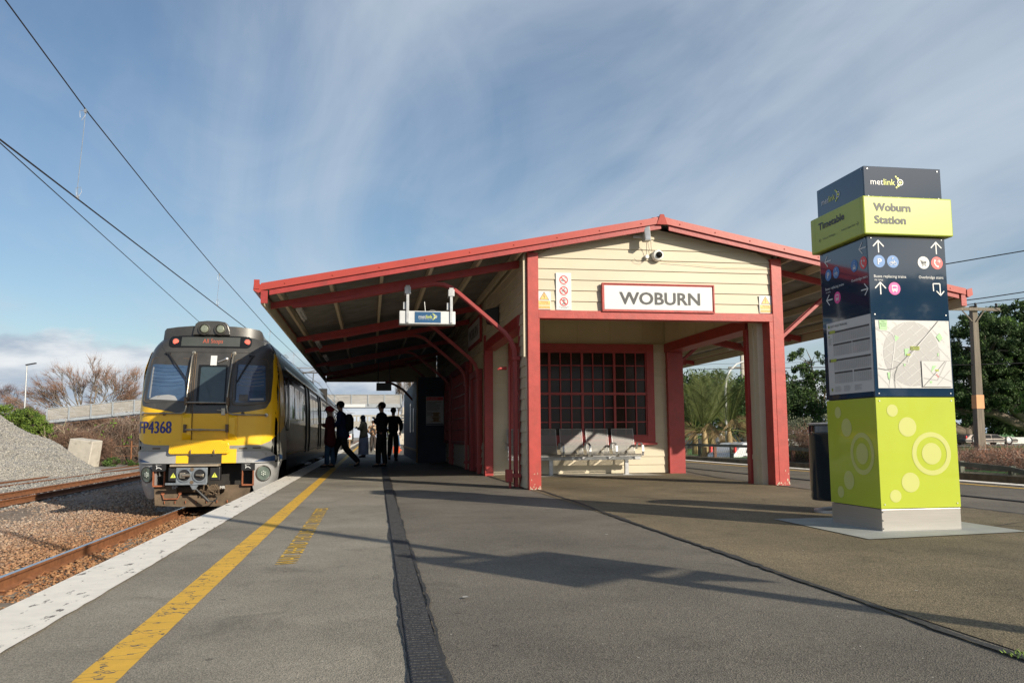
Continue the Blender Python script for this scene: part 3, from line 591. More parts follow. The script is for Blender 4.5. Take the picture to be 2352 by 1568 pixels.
b = MB(); b.tube([(2.2, 13.9, 1.95), (2.08, 13.86, 1.94), (2.05, 13.85, 1.92)], [.03, .02, .008], 8); B(b, 'hook', RED)
# ---- weatherboards as overlapping sloped boards
def boards(b, axis, face, out, u0, u1, z0, z1, pitch=.177, gable=False, phase=0.):
    """axis 'y': wall in plane Y=face, out=-1/+1; u is X.  axis 'x': plane X=face, u is Y"""
    k = 0; z = z0
    while z < z1-.01:
        zz = min(z+pitch, z1); a, c = (u0, u1), (u0, u1)
        if gable:
            def lim(zq): w = (RZ-.14-zq)/SL; return max(u0, RX-w), min(u1, RX+w)
            a, c = lim(z), lim(zz)
            if a[1]-a[0] < .05: break
            if c[1] < c[0]: c = (RX, RX)
        t0, t1 = .030, .010; rab = .014
        prof = [(z+.0, t0), (z+rab, t0+.002), (zz-.004, t1)]
        # front quad strips
        rows = [(z, .012), (z, t0), (zz-.001, t1)]
        us = [a, a, c]
        vs = []
        for (zq, t), (ua, ub) in zip(rows, us):
            for u in (ua, ub): vs.append((u, face+out*t, zq) if axis == 'y' else (face+out*t, u, zq))
        for (zq, t), (ua, ub) in zip([(zz-.001, -.01), (z, -.01)], [c, a]):
            for u in (ua, ub): vs.append((u, face+out*t, zq) if axis == 'y' else (face+out*t, u, zq))
        b.add(vs, [(0, 1, 3, 2), (2, 3, 5, 4), (4, 5, 7, 6), (6, 7, 9, 8), (8, 9, 1, 0), (0, 2, 4, 6, 8), (1, 9, 7, 5, 3)])
        z += pitch; k += 1
    return b
GZ = [2.84]
b = MB(); boards(b, 'y', 13.47, -1, 2.60, 6.72, 2.835, 4.4, .177, gable=True); o = B(b, 'gable_boards', CREAM)
b = MB(); b.prism([(2.6, 2.83), (6.72, 2.83), (6.72, zt(6.72)-.15), (RX, RZ-.15), (2.6, zt(2.6)-.15)], 13.49, 13.6, 'y'); B(b, 'gable_backing', CREAM2)
# corner posts and header beam
b = MB(); b.box(2.478, 2.655, 13.385, 13.56, 0, zt(2.56)-.18); b.box(2.655, 2.672, 13.40, 13.55, 0, 2.72); B(b, 'post', REDW, bev=.004)
b = MB(); b.box(6.672, 6.852, 13.385, 13.56, 0, zt(6.77)-.18); b.box(6.602, 6.672, 13.39, 13.66, 0, 2.72); B(b, 'post', REDW, bev=.004)
b = MB(); b.box(2.655, 6.672, 13.39, 13.60, 2.72, 2.852); B(b, 'header_beam', REDW, bev=.004)
# paint chips at the post feet
b = MB(); rr = random.Random(4)
for x0, x1 in ((2.48, 2.67), (6.61, 6.85)):
    for k in range(16):
        x = rr.uniform(x0, x1-.02); z = rr.uniform(0, .05) if k < 12 else rr.uniform(.05, .25); w = rr.uniform(.008, .03); b.add([(x, 13.382, z), (x+w, 13.382, z+rr.uniform(-.003, .004)), (x+w*.8, 13.382, z+rr.uniform(.01, .03)), (x+w*.1, 13.382, z+rr.uniform(.008, .02))], [(0, 1, 2, 3)])
B(b, 'flaked_paint', CREAM)['kind'] = 'stuff'
# left nib with boards outside
b = MB(); boards(b, 'x', 2.475, -1, 13.50, 14.05, .02, 2.86); B(b, 'side_boards', CREAM)
b = MB(); b.box(2.50, 2.64, 13.57, 14.02, 0, 2.80); B(b, 'nib_wall', CREAM2)
b = MB(); boards(b, 'x', 2.475, -1, 13.50, 18.3, 2.86, zt(2.48)-.05); B(b, 'side_boards', CREAM)
b = MB(); b.box(2.49, 2.66, 13.6, 18.3, 2.87, zt(2.5)-.04); B(b, 'side_wall', CREAM2)
b = MB(); b.box(2.415, 2.445, 13.44, 13.47, 2.1, 3.75); B(b, 'conduit', CREAM)
for x0, x1 in ((2.43, 2.66), (6.47, 6.86)):
    b = MB(); b.box(x0, x1, 14.06, 18.28, 2.665, 2.86); B(b, 'side_header', RED, bev=.004)
b = MB(); b.box(2.42, 2.60, 18.22, 18.42, 0, 3.0); B(b, 'corner_post', RED, bev=.004)
b = MB(); b.box(2.44, 2.66, 14.03, 14.13, 0, 2.66); B(b, 'nib_post', RED, bev=.004)
# right nib: cream panel with battens, inner red post
b = MB(); b.box(6.50, 6.80, 13.66, 14.0, 0, 2.80); b.box(6.482, 6.50, 13.80, 13.86, 0, 2.70); b.box(6.487, 6.50, 13.66, 14.0, .42, .50); B(b, 'nib_wall', CREAM)
b = MB(); b.box(6.455, 6.84, 13.99, 14.12, 0, 2.66); B(b, 'nib_post', RED, bev=.004)
b = MB(); b.box(6.50, 6.80, 13.6, 18.3, 2.87, zt(6.8)-.04)
for y in (14.6, 15.5, 16.4, 17.3): b.box(6.49, 6.50, y, y+.05, 2.87, 3.5)
B(b, 'side_wall', CREAM2)
b = MB(); boards(b, 'x', 6.82, 1, 13.50, 33, 2.86, zt(6.85)-.05); B(b, 'side_boards', CREAM)
b = MB(); b.box(6.50, 6.86, 18.16, 18.42, 0, 2.66); B(b, 'corner_post', RED, bev=.004)
# back wall of the porch
b = MB(); boards(b, 'y', 18.30, -1, 2.58, 6.52, .02, 2.84); B(b, 'porch_back_boards', CREAM)
b = MB(); b.box(2.45, 6.84, 18.33, 18.5, 2.84, 4.05)
for x in (3.0, 3.75, 4.5, 5.25, 6.0): b.box(x, x+.07, 18.318, 18.33, 2.84, 3.5)
b.box(2.6, 6.55, 18.27, 18.33, 2.835, 2.85); B(b, 'porch_upper_wall', CREAM2)
b = MB(); b.box(2.66, 6.5, 13.61, 18.3, 3.50, 3.54); B(b, 'porch_ceiling', CREAM2)
# window: casing, muntins, panes
W = MB(); x0, x1, z0, z1 = 2.94, 6.20, .68, 2.84
W.box(x0, x0+.17, 18.20, 18.30, z0, z1); W.box(x1-.17, x1, 18.20, 18.30, z0, z1); W.box(x0+.17, x1-.17, 18.20, 18.30, z1-.17, z1); W.box(x0+.17, x1-.17, 18.20, 18.30, z0, z0+.14)
win = B(W, 'window', RED, bev=.004)
gx0, gx1, gz0, gz1 = 3.11, 6.03, .82, 2.67
f = MB(); cols = 3.333
for k in range(5):      # sashes
    pass
nx = 12; dx = (gx1-gx0)/nx
for i in range(nx+1):
    w = .05 if i % 3 == 0 else .022; x = gx0+i*dx; f.box(x-w/2, x+w/2, 18.225, 18.262, gz0, gz1)
nz = 6; dz = (gz1-gz0)/nz
for j in range(nz+1):
    w = .055 if j in (0, 3, 6) else .022; z = gz0+j*dz; f.box(gx0, gx1, 18.228 if w < .05 else 18.222, 18.265, z-w/2, z+w/2)
B(f, 'glazing_bars', RED, win)
g = MB(); g.box(gx0, gx1, 18.268, 18.274, gz0, gz1); B(g, 'pane', pm('window_glass_brown', (.030, .020, .015), .12, var=.3, vs=1.5, spec=.2), win)
s = MB(); s.box(x0-.03, x1+.03, 18.17, 18.30, z0-.05, z0); B(s, 'sill', RED, win)
# platform-side wall behind the porch
b = MB(); boards(b, 'x', 2.49, -1, 18.42, 32.4, .02, .70); boards(b, 'x', 2.49, -1, 18.42, 32.4, 2.75, zt(2.48)-.05); B(b, 'side_boards', CREAM)
b = MB(); b.box(2.50, 2.7, 18.42, 32.4, 0, 4.0); b.box(6.6, 6.81, 18.42, 32.4, 0, 3.95); b.box(2.7, 6.6, 32.2, 32.4, 0, 3.9); B(b, 'side_wall', CREAM2)
b = MB(); boards(b, 'x', 6.82, 1, 18.42, 32.4, .02, 2.84); B(b, 'side_boards', CREAM)
def swin(y0, y1, door=False):
    z0_, z1_ = (.02, 2.35) if door else (.70, 2.72)
    w = MB(); w.box(2.38, 2.49, y0, y0+.14, z0_, z1_); w.box(2.38, 2.49, y1-.14, y1, z0_, z1_); w.box(2.38, 2.49, y0+.14, y1-.14, z1_-.16, z1_)
    if not door: w.box(2.37, 2.49, y0-.03, y1+.03, z0_-.07, z0_)
    o_ = B(w, 'door_frame' if door else 'window', RED, bev=.004)
    if door:
        p = MB(); p.box(2.44, 2.485, y0+.14, y1-.14, z0_, z1_-.16)
        for k in range(5): yy = y0+.2+k*(y1-y0-.4)/5; p.box(2.43, 2.44, yy, yy+.02, .1, 2.1)
        B(p, 'door', RED, o_)
    else:
        p = MB(); n_ = int((y1-y0)/.32)
        for k in range(n_+1): yy = y0+.14+(y1-y0-.28)*k/n_; p.box(2.425, 2.455, yy-.012, yy+.012, z0_, z1_-.16)
        for k in range(7): zz = z0_+(z1_-.16-z0_)*k/6; p.box(2.42, 2.455, y0+.14, y1-.14, zz-.012, zz+.012)
        B(p, 'glazing_bars', RED, o_); p = MB(); p.box(2.46, 2.466, y0+.14, y1-.14, z0_, z1_-.16); B(p, 'pane', GLASSD, o_)
swin(19.15, 20.75, True); swin(21.6, 25.4); swin(26.1, 28.0)
for y in (21.05, 25.75): b = MB(); b.box(2.40, 2.48, y-.06, y+.06, 0, 2.75); B(b, 'wall_stop', RED)
# far end gable panel closing the canopy
b = MB(); b.prism([(-1.6, 2.86), (2.45, 2.86), (2.45, zt(2.45)-.06), (-1.6, zt(-1.6)-.06)], 32.3, 32.36, 'y'); B(b, 'end_panel', CREAM2); b = MB(); b.prism([(6.85, 2.95), (ER-.05, 2.95), (ER-.05, zt(ER)-.06), (6.85, zt(6.85)-.06)], 32.3, 32.36, 'y'); B(b, 'end_panel', CREAM2)
# ------------------------------------------------------------------ things hung on the building
def sgn(name, label, cat, loc, group=None): return thing(name, label, cat, loc, 0, group)
MK = {}
t = thing('station_name_sign', 'long white sign reading WOBURN in grey capitals with dark red frame, on the gable', 'sign', (4.67, 13.42, 2.85))
b = MB(); b.box(-.955, .955, -.045, .03, .0, .455); b2 = MB(); b.build('frame', REDW, t, bev=.006)
b = MB(); b.box(-.925, .925, -.050, -.045, .032, .424); b.build('sign_face', WHITEP, t)
b = MB(); b.box(-.965, .965, -.062, .0, .445, .465); b.box(-.965, .965, -.062, .0, -.008, .012); b.box(-.965, -.94, -.062, 0, .012, .445); b.box(.94, .965, -.062, 0, .012, .445); b.build('moulding', REDW, t, bev=.004)
d = Decal((0, -.050, 0), (1, 0, 0), (0, 0, 1), (0, -1, 0)); d.text(('lettering', GREYTX), 'WOBURN', 0.02, .122, 1.37, .205, bold=.05, cx=True); d.build(t, {})
t = thing('prohibition_sign', 'tall white sign with three red ringed symbols against smoking, cycling and skating', 'sign', (3.08, 13.435, 2.862))
b = MB(); b.box(-.128, .128, -.012, .0, 0, .612); b.build('sign_face', WHITEP, t, bev=.002)
d = Decal((0, -.012, 0), (1, 0, 0), (0, 0, 1), (0, -1, 0)); K = ('pictogram', DARKP); Rr = ('ring', SIGNR)
for k, (cz, tx_) in enumerate([(.495, 'SMOKEFREE'), (.315, 'NO CYCLING'), (.135, 'NO SKATES/SKATEBOARDS')]):
    d.ring(Rr, 0, cz, .056, .071, 1); 
    if k == 0: d.rect(K, -.045, cz-.018, .03, cz-.004); d.line(K, [(.02, cz+.02), (.03, cz+.03), (.018, cz+.04)], .006)
    if k == 1: d.ring(K, -.028, cz-.018, .017, .021, .4, 14); d.ring(K, .028, cz-.018, .017, .021, .4, 14); d.line(K, [(-.02, cz-.01), (0, cz+.02), (.02, cz-.01)], .008); d.disc(K, .008, cz+.034, .009)
    if k == 2: d.line(K, [(-.02, cz-.035), (0, cz-.01), (-.002, cz+.02), (.03, cz+.022)], .011); d.line(K, [(0, cz-.01), (.018, cz-.036)], .01); d.line(K, [(-.03, cz+.012), (0, cz+.018)], .008); d.disc(K, 0, cz+.036, .010); d.rect(K, -.028, cz-.044, .028, cz-.038)
    d.line(Rr, [(-.045, cz+.045), (.045, cz-.045)], .013, 3)
    d.text(K, tx_, 0, cz-.092, .085 if k < 2 else .17, .009, 1, cx=True)
d.text(K, 'OR SCOOTERS', 0, .028, .10, .009, 1, cx=True)
d.build(t, {})
def warn(x, label):
    t = thing('warning_sign', label, 'sign', (x, 13.435, 2.868), 0, 'live wires warning signs')
    b = MB(); b.box(-.112, .112, -.008, .0, 0, .298); b.build('sign_face', WHITEP, t, bev=.002)
    d = Decal((0, -.008, 0), (1, 0, 0), (0, 0, 1), (0, -1, 0)); A = ('amber_panel', SIGNA); K = ('lettering', DARKP)
    d.poly(K, [(-.080, .155), (.080, .155), (0, .288)], 0); d.poly(A, [(-.068, .162), (.068, .162), (0, .275)], 1)
    d.line(('lettering', DARKP), [(.006, .255), (-.012, .213), (.010, .215), (-.002, .175)], .007, 2)
    d.rect(A, -.1, .068, .1, .14, 0); d.text(K, 'Warning', 0, .112, .12, .020, 1, bold=.02, cx=True); d.text(K, 'Live wires above', 0, .084, .17, .014, 1, cx=True)
    d.rect(A, -.1, .012, .1, .058, 0)
    for k, s_ in enumerate(['Permit to work near railway', 'power lines (DR101) required', 'before access to canopy roof']): d.text(K, s_, 0, .044-k*.013, .17, .008, 1, cx=True)
    for sx in (-1, 1): d.disc(('screw', GREYTX), sx*.095, .28, .005, 1, 8); d.disc(('screw', GREYTX), sx*.095, .018, .005, 1.5, 8)
    d.build(t, {}); return t
warn(2.755, 'amber live wires warning sign beside the left post, next to the prohibition sign'); warn(6.565, 'amber live wires warning sign at the right end of the gable boards')
t = thing('floodlight', 'small grey box floodlight on a bracket under the gable peak', 'floodlight', (4.435, 13.42, 3.99))
b = MB(); b.hexa([(-.045, -.26, 0), (.05, -.28, -.005), (.05, -.12, .0), (-.045, -.10, 0)], [(-.045, -.20, .29), (.05, -.22, .29), (.05, -.09, .29), (-.045, -.07, .29)]); b.build('lamp_housing', pm('grey_housing', (.34, .34, .31), .4), t, bev=.006)
b = MB(); b.hexa([(-.035, -.264, .02), (.04, -.284, .015), (.04, -.281, .015), (-.035, -.261, .02)], [(-.035, -.205, .275), (.04, -.225, .275), (.04, -.222, .275), (-.035, -.202, .275)]); b.build('lamp_glass', GALV, t)
b = MB(); b.box(-.17, .06, -.03, .0, .09, .13); b.box(-.02, .03, -.10, 0, .10, .12); b.build('mounting_arm', WHITEP, t)
b = MB(); b.tube([(.03, -.1, .0), (.05, -.03, -.08), (.05, -.01, -.18)], .004, 5); b.tube([(.09, -.02, .18), (.13, -.015, .1), (.135, -.012, -.05), (.15, -.012, -.13)], .003, 5); b.tube([(.045, -.02, -.25), (-.02, -.012, -.32), (-.12, -.012, -.30), (-.16, -.012, -.25)], .003, 5); b.build('cable', DARKP, t)
b = MB(); b.lathe([(.032, -.05), (.036, -.03), (.036, 0)], (.055, -.0, -.22), 14, 'y'); b.build('junction_box', WHITEP, t, smooth=40)
t = thing('security_camera', 'white dome security camera with black lens under the gable peak', 'security camera', (4.675, 13.43, 3.795))
b = MB(); b.lathe([(.095, 0), (.097, -.05), (.085, -.085), (.06, -.10)], (0, 0, 0), 24, 'y'); b.build('housing', pm('camera_white', (.72, .71, .66), .35), t, smooth=40)
b = MB(); b.ball((.005, -.10, .0), .055, 14); b.build('lens_dome', GLASSD, t, smooth=True)
b = MB(); b.tube([(.1, -.02, -.10), (.6, -.016, -.13), (1.1, -.014, -.17), (1.6, -.012, -.165), (2.0, -.012, -.17)], .0035, 5); b.build('cable', CREAM2, t)
# hanging information display
t = thing('platform_display', 'pale grey hanging information display with blue panel under the front bracket', 'information display', (.908, 13.98, 2.66))
b = MB(); b.box(-.456, .456, -.10, .14, 0, .215); b.build('housing', pm('display_grey', (.56, .58, .60), .35), t, bev=.012)
b = MB(); b.box(-.208, .215, -.106, -.10, .022, .20); b.build('name_panel', pm('display_blue', (.022, .085, .19), .25, coat=.2), t)
def logo(d, x, y, w, W_, Y_):
    """word and dotted ring emblem"""
    d.text(W_, 'met', x, y, w*.385, None, 1); d.text(Y_, 'link', x+w*.40, y, w*.345, None, 1)
    k = w/.33; cx, cy = x+w*.905, y+w*.09
    for ax, ay, r_ in [(-.043, .052, .0085), (-.024, .034, .0115), (-.022, -.032, .0115), (-.041, -.050, .0085)]: d.disc(Y_, cx+ax*k, cy+ay*k, r_*k, 1.5, 16)
    d.ring(W_, cx, cy, .022*k, .030*k, 1); d.disc(Y_, cx, cy, .013*k, 1, 16)
d = Decal((0, -.106, 0), (1, 0, 0), (0, 0, 1), (0, -1, 0)); logo(d, -.145, .095, .30, ('lettering', WHITEP), ('emblem', LOGOY)); d.text(('lettering', WHITEP), "Greater Wellington's public transport network", -.145, .075, .22, .010, 1)
d.build(t, {})
for x, z in ((-.325, .58), (.385, .55)):
    b = MB(); b.box(x-.022, x+.022, -.125, -.102, .02, z); b.box(x-.05, x+.05, -.14, .06, z-.09, z+.02); b.box(x-.035, x+.035, -.13, .07, z+.02, z+.05); b.box(x-.07, x-.03, -.08, -.04, .24, .36); b.build('hanger', GALV, t, bev=.003)
b = MB(); b.tube([(-.03, 0, .21), (-.045, 0, .38)], .004, 5); b.tube([(.03, 0, .21), (.06, 0, .25), (.12, 0, .24), (.15, 0, .215)], .004, 5); b.build('aerial', GALV, t)
t = thing('platform_number_sign', 'dark hanging sign at the far end of the canopy, in shade', 'sign', (.42, 27.2, 2.27))
b = MB(); b.box(-.235, .235, -.02, .02, 0, .25); b.build('sign_face', pm('sign_deep_green', (.03, .06, .045), .4), t, bev=.01)
b = MB(); b.tube([(-.18, 0, .25), (-.18, 0, .92)], .012, 6); b.tube([(.18, 0, .25), (.18, 0, .98)], .012, 6); b.build('hanger', BLACK, t)
t = thing('wall_floodlight', 'black box floodlight on the side wall under the canopy', 'floodlight', (2.44, 16.4, 3.0))
b = MB(); b.hexa([(-.20, -.14, .02), (0, -.14, -.02), (0, .14, -.02), (-.20, .14, .02)], [(-.28, -.14, .26), (0, -.14, .34), (0, .14, .34), (-.28, .14, .26)]); b.build('lamp_housing', BLACK, t, bev=.01)
b = MB(); b.hexa([(-.206, -.12, .05), (-.202, -.12, .05), (-.202, .12, .05), (-.206, .12, .05)], [(-.284, -.12, .24), (-.28, -.12, .24), (-.28, .12, .24), (-.284, .12, .24)]); b.build('lamp_glass', GALV, t)
t0 = None
for k, (x, y, lb) in enumerate([(-1.22, 14.9, 'nearest strip light under the left canopy eave'), (-1.22, 20.1, 'second strip light along the left canopy eave'), (-1.22, 23.6, 'third strip light along the left canopy eave, deep in shade'), (9.75, 21.0, 'strip light under the right canopy eave')]):
    if t0 is None:
        t0 = thing('strip_light', lb, 'strip light', (x, y, zt(x)-.22), 0, 'strip lights under the canopy eaves')
        b = MB(); b.box(-.05, .05, 0, 1.25, 0, .05); b.build('housing', WHITEP, t0, bev=.004); b = MB(); b.tube([(0, .03, -.02), (0, 1.22, -.02)], .018, 8); b.build('tube', WHITEP, t0)
        for yy in (.25, 1.0): b = MB(); b.box(-.01, .01, yy, yy+.03, .05, .10); b.build('hanger', GALV, t0)
        o_ = t0
    else: o_ = copy_tree(t0); o_['label'] = lb; o_.location = (x, y, zt(x)-.22)
t = thing('side_name_sign', 'station name sign reading WOBURN on the side wall in deep shade', 'sign', (2.44, 20.15, 2.96))
b = MB(); b.box(-.03, .02, -1.2, 1.2, 0, .62); b.build('frame', RED, t, bev=.006); b = MB(); b.box(-.034, -.03, -1.12, 1.12, .07, .55); b.build('sign_face', WHITEP, t)
d = Decal((-.034, 0, 0), (0, -1, 0), (0, 0, 1), (-1, 0, 0)); d.text(('lettering', GREYTX), 'WOBURN', 0, .18, 1.7, .26, bold=.035, cx=True); d.build(t, {})
# hoarding with posters
t = thing('site_hoarding', 'dark navy plywood hoarding enclosing the far half of the building', 'hoarding', (1.55, 28.3, 0))
b = MB(); b.box(0, 1.3, 0, .03, 0, 2.78)
for k in range(12): b.box(-.0, .03, .035+k*.98, .035+k*.98+.972, 0, 2.78)
b.build('panel', NAVY_H, t); b = MB(); b.box(-.05, -.002, -.005, .10, 0, 2.78); b.box(-.03, -.002, .1, 11.7, .35, .42); b.build('timber_post', TIMBER, t)
def poster(name, label, loc, rz, w, h, kind):
    t = thing(name, label, 'poster', loc, rz, None); b = MB(); b.box(-w/2, w/2, -.004, 0, 0, h); b.build('sheet', PAPER, t)
    d = Decal((0, -.004, 0), (1, 0, 0), (0, 0, 1), (0, -1, 0)); 
    if kind:
        d.rect(('heading', SIGNR), -w/2+.01, h-.12, w/2-.01, h-.01); K = ('lettering', GREYTX)
        d.text(('heading_lettering', WHITEP), 'Station upgrade notice', -w/2+.03, h-.075, w*.6, .03, 1); rr = random.Random(2)
        for k in range(13): d.rect(K, -w/2+.03, h-.17-k*.024, -w/2+.03+(w-.08)*rr.uniform(.6, 1), h-.162-k*.024)
        d.rect(('picture', MAPG), -w/2+.03, h-.63, -w/2+.2, h-.50); Bn = ('drawing', TIMBER)
        for cz in (.36, .20): d.poly(Bn, [(-.12, cz), (.2, cz), (.13, cz+.05), (-.05, cz+.05)], 1); d.rect(Bn, -.05, cz-.07, .13, cz, 0); d.poly(Bn, [(-.16, cz-.10), (.22, cz-.10), (.16, cz-.07), (-.10, cz-.07)], 0)
        d.rect(('footer', NAVY_H), -w/2+.01, .015, w/2-.01, .05)
    else:
        for k in range(10): d.rect(('lettering', GREYTX), -w/2+.03, h-.1-k*.07, w/2-.05, h-.085-k*.07)
    d.build(t, {}); return t
poster('notice_poster', 'white notice poster with red heading on the hoarding front', (2.10, 28.295, 1.21), 0, .575, .93, 1)
poster('small_poster', 'larger pale poster on the side of the hoarding', (1.545, 33.5, 1.0), R(-90), .8, 1.1, 0); poster('small_poster', 'narrower pale poster on the side of the hoarding, nearer the corner', (1.545, 31.2, 1.0), R(-90), .6, .85, 0)
# ------------------------------------------------------------------ seat row
PERF = holes('perforated_steel', (.19, .19, .187))
def seat_row(loc):
    t = thing('bench', 'row of perforated steel seats with armrests below the barred window', 'bench', loc)
    W_ = .485
    for k in range(5):
        x = -2.42+k*.575
        def shell(pts, nm):
            b = MB(); n = len(pts); uv = []; L_ = 0; vs = []
            for i, (y, z) in enumerate(pts):
                if i: L_ += math.hypot(y-pts[i-1][0], z-pts[i-1][1])
                ins = .02 if i in (0, n-1) else 0
                for j in range(5): u = -W_/2+ins+(W_-2*ins)*j/4; vs.append((x+u, y, z)); uv.append((u, L_))
            b.add(vs, [(i*5+j, i*5+j+1, (i+1)*5+j+1, (i+1)*5+j) for i in range(n-1) for j in range(4)]); b.uv = uv
            o = b.build(nm, PERF, t, smooth=True); return o
        s_ = shell([(-.47, .40), (-.455, .43), (-.42, .445), (-.1, .42), (-.03, .415)], 'seat'); shell([(-.03, .415), (.0, .44), (.03, .50), (.10, .80), (.13, .96), (.135, .975)], 'backrest')
        rim = MB(); rim.tube([(x-W_/2, .135, .975), (x+W_/2, .135, .975)], .008, 6); rim.tube([(x-W_/2, -.47, .40), (x+W_/2, -.47, .40)], .010, 6)
        for sx in (-1, 1): rim.tube([(x+sx*W_/2, -.46, .42), (x+sx*W_/2, -.42, .445), (x+sx*W_/2, -.03, .42), (x+sx*W_/2, .03, .5), (x+sx*W_/2, .13, .97)], .007, 6)
        rim.build('rim', GALV, s_)
    for k in range(6):
        x = -2.42-.2875+k*.575; b = MB()
        b.tube([(x, .03, .55), (x, -.05, .68), (x, -.3, .67), (x, -.42, .62), (x, -.44, .50), (x, -.40, .41)], 1., sec=[(-.022, -.006), (.022, -.006), (.022, .006), (-.022, .006)]); b.build('armrest', GALV, t)
    b = MB(); b.box(-2.7, .18, -.22, -.15, .32, .39); b.build('beam', GALV, t, bev=.005)
    for x in (-1.78, -.13):
        b = MB(); b.box(x-.04, x+.04, -.22, -.14, .01, .32); b.box(x-.10, x+.10, -.27, -.09, 0, .012); b.build('leg', GALV, t, bev=.004)
    return t
seat_row((5.55, 18.05, .004))
sheet('bench_plinth', [(3.3, 17.35), (6.1, 17.35), (6.0, 18.28), (3.3, 18.28)], .009, CONCRETE)
# ================================================================== train
T_GREY = pm('train_grey', (.27, .27, .245), .34, .1, var=.10, vs=3, dirt=((.16, .14, .11), .02, 3.))
T_PALE = pm('train_pale_grey', (.34, .345, .35), .32, .1, var=.08, vs=3, dirt=((.26, .23, .19), .01, 4.))
T_BLACK = pm('train_mask_charcoal', (.052, .050, .047), .32, var=.25, vs=2.5, dirt=((.12, .105, .085), .06, 1.6))
T_YEL = pm('train_yellow', (.84, .49, .010), .33, var=.05, vs=2, coat=.2, dirt=((.50, .28, .02), -.04, 4.))
T_SIDE = pm('train_side_dark', (.030, .030, .033), .22, .0, var=.2, vs=2, bump=.05, bs=1.6, stretch=(1, 3, .3), spec=.05)
T_ROOF = pm('train_roof', (.20, .22, .25), .22, .5, var=.15, vs=3, bump=.04, bs=2, stretch=(1, 4, 1))
T_DIRT = pm('brake_dust', (.12, .085, .055), .8, var=.35, vs=6, bump=.2, bs=30)
T_DARK = pm('underframe_dark', (.022, .020, .018), .7, var=.4, vs=5)
T_BLUE = pm('train_blue_stripe', (.02, .055, .14), .35, var=.05)
def f82(mt, base, tint, rough):
    b = mt.node_tree.nodes['Principled BSDF']; b.inputs['Metallic'].default_value = 1.; b.inputs['Specular Tint'].default_value = (tint, tint, tint, 1); b.inputs['Roughness'].default_value = rough; b.inputs['Specular IOR Level'].default_value = .5; b.inputs['Coat Weight'].default_value = 0
T_GLASS = pm('cab_glass', (.05, .09, .16), .06, var=.35, vs=1.8, coat=.5, stretch=(.6, 1, 3))
T_GLASS2 = pm('door_glass', (.035, .055, .065), .06, var=.2, vs=2, coat=.4)
T_SGLASS = pm('side_glass', (.010, .012, .014), .05, var=.1, bump=.04, bs=1.2, stretch=(1, 3, .3), spec=.10)
f82(T_SIDE, .05, .22, .24); f82(T_SGLASS, .03, .42, .06)
BLUETX = pm('number_blue', (.02, .03, .20), .4, var=.03)
HANDR = pm('handrail_steel', (.40, .36, .29), .30, .8, var=.25, vs=10)
COUP = pm('coupler_steel', (.22, .25, .28), .5, .5, var=.3, vs=12, bump=.1, bs=30)
TR = thing('passenger_train', 'yellow and charcoal electric train FP4368 standing at the platform, showing All Stops', 'train', (TX, 18.15, 0))
WZ = [(-.5, 1.16), (-.2, 1.28), (.2, 1.36), (.7, 1.395), (1.3, 1.395), (1.7, 1.385), (2.2, 1.355), (2.6, 1.275), (2.75, 1.21), (2.85, 1.13), (3.0, .99), (3.08, .80), (3.12, .45)]
YZ = [(-.5, .12), (-.1, .03), (.3, .0), (.6, .02), (1.3, .02), (1.6, .05), (2.2, .18), (2.6, .30), (3.0, .45), (3.2, .55)]
def ip(z, T): return float(np.interp(z, [a for a, _ in T], [c for _, c in T]))
DN, PN = .68, 3.0
def surf(x, z):
    s = min(abs(x)/ip(z, WZ), 1.); return ip(z, YZ)+DN*(1-(1-s**PN)**(1/PN))
def grid_shell(z0, z1, ylen, mat, name, parent, nz=26, cap_back=False):
    zs = np.linspace(z0, z1, nz); sv = list(np.sin(np.linspace(-1, 1, 41)*math.pi/2)*.9999); b = MB(); rows = []
    for z in zs:
        w = ip(z, WZ); row = [(-w, ylen, z), (-w, 1.4, z)]
        for s in sv: x = s*w; row.append((x, surf(x, z), z))
        row += [(w, 1.4, z), (w, ylen, z)]; rows.append(row)
    n = len(rows[0]); b.add([p for r in rows for p in r], [(i*n+j, i*n+j+1, (i+1)*n+j+1, (i+1)*n+j) for i in range(nz-1) for j in range(n-1)])
    b.add([rows[-1][j] for j in range(n)], [tuple(range(n))])
    return b.build(name, mat, parent, smooth=35)
body = grid_shell(.34, 3.12, 21.3, T_SIDE, 'cab_car_body', TR)
b = MB(); b.box(-1.36, 1.36, 21.25, 21.3, .3, 3.0); b.build('end_wall', T_DARK, TR)
def rounded(pts, r, n=4):
    out = []; k = len(pts)
    for i in range(k):
        p0, p1, p2 = Vector((*pts[i-1], 0)), Vector((*pts[i], 0)), Vector((*pts[(i+1) % k], 0)); rr_ = r[i] if isinstance(r, (list, tuple)) else r
        d0 = (p0-p1); d2 = (p2-p1); rr_ = min(rr_, d0.length*.45, d2.length*.45)
        a, c = p1+d0.normalized()*rr_, p1+d2.normalized()*rr_
        for t in range(n+1): t = t/n; q = a*(1-t)**2+p1*2*t*(1-t)+c*t*t; out.append((q.x, q.y))
    return out
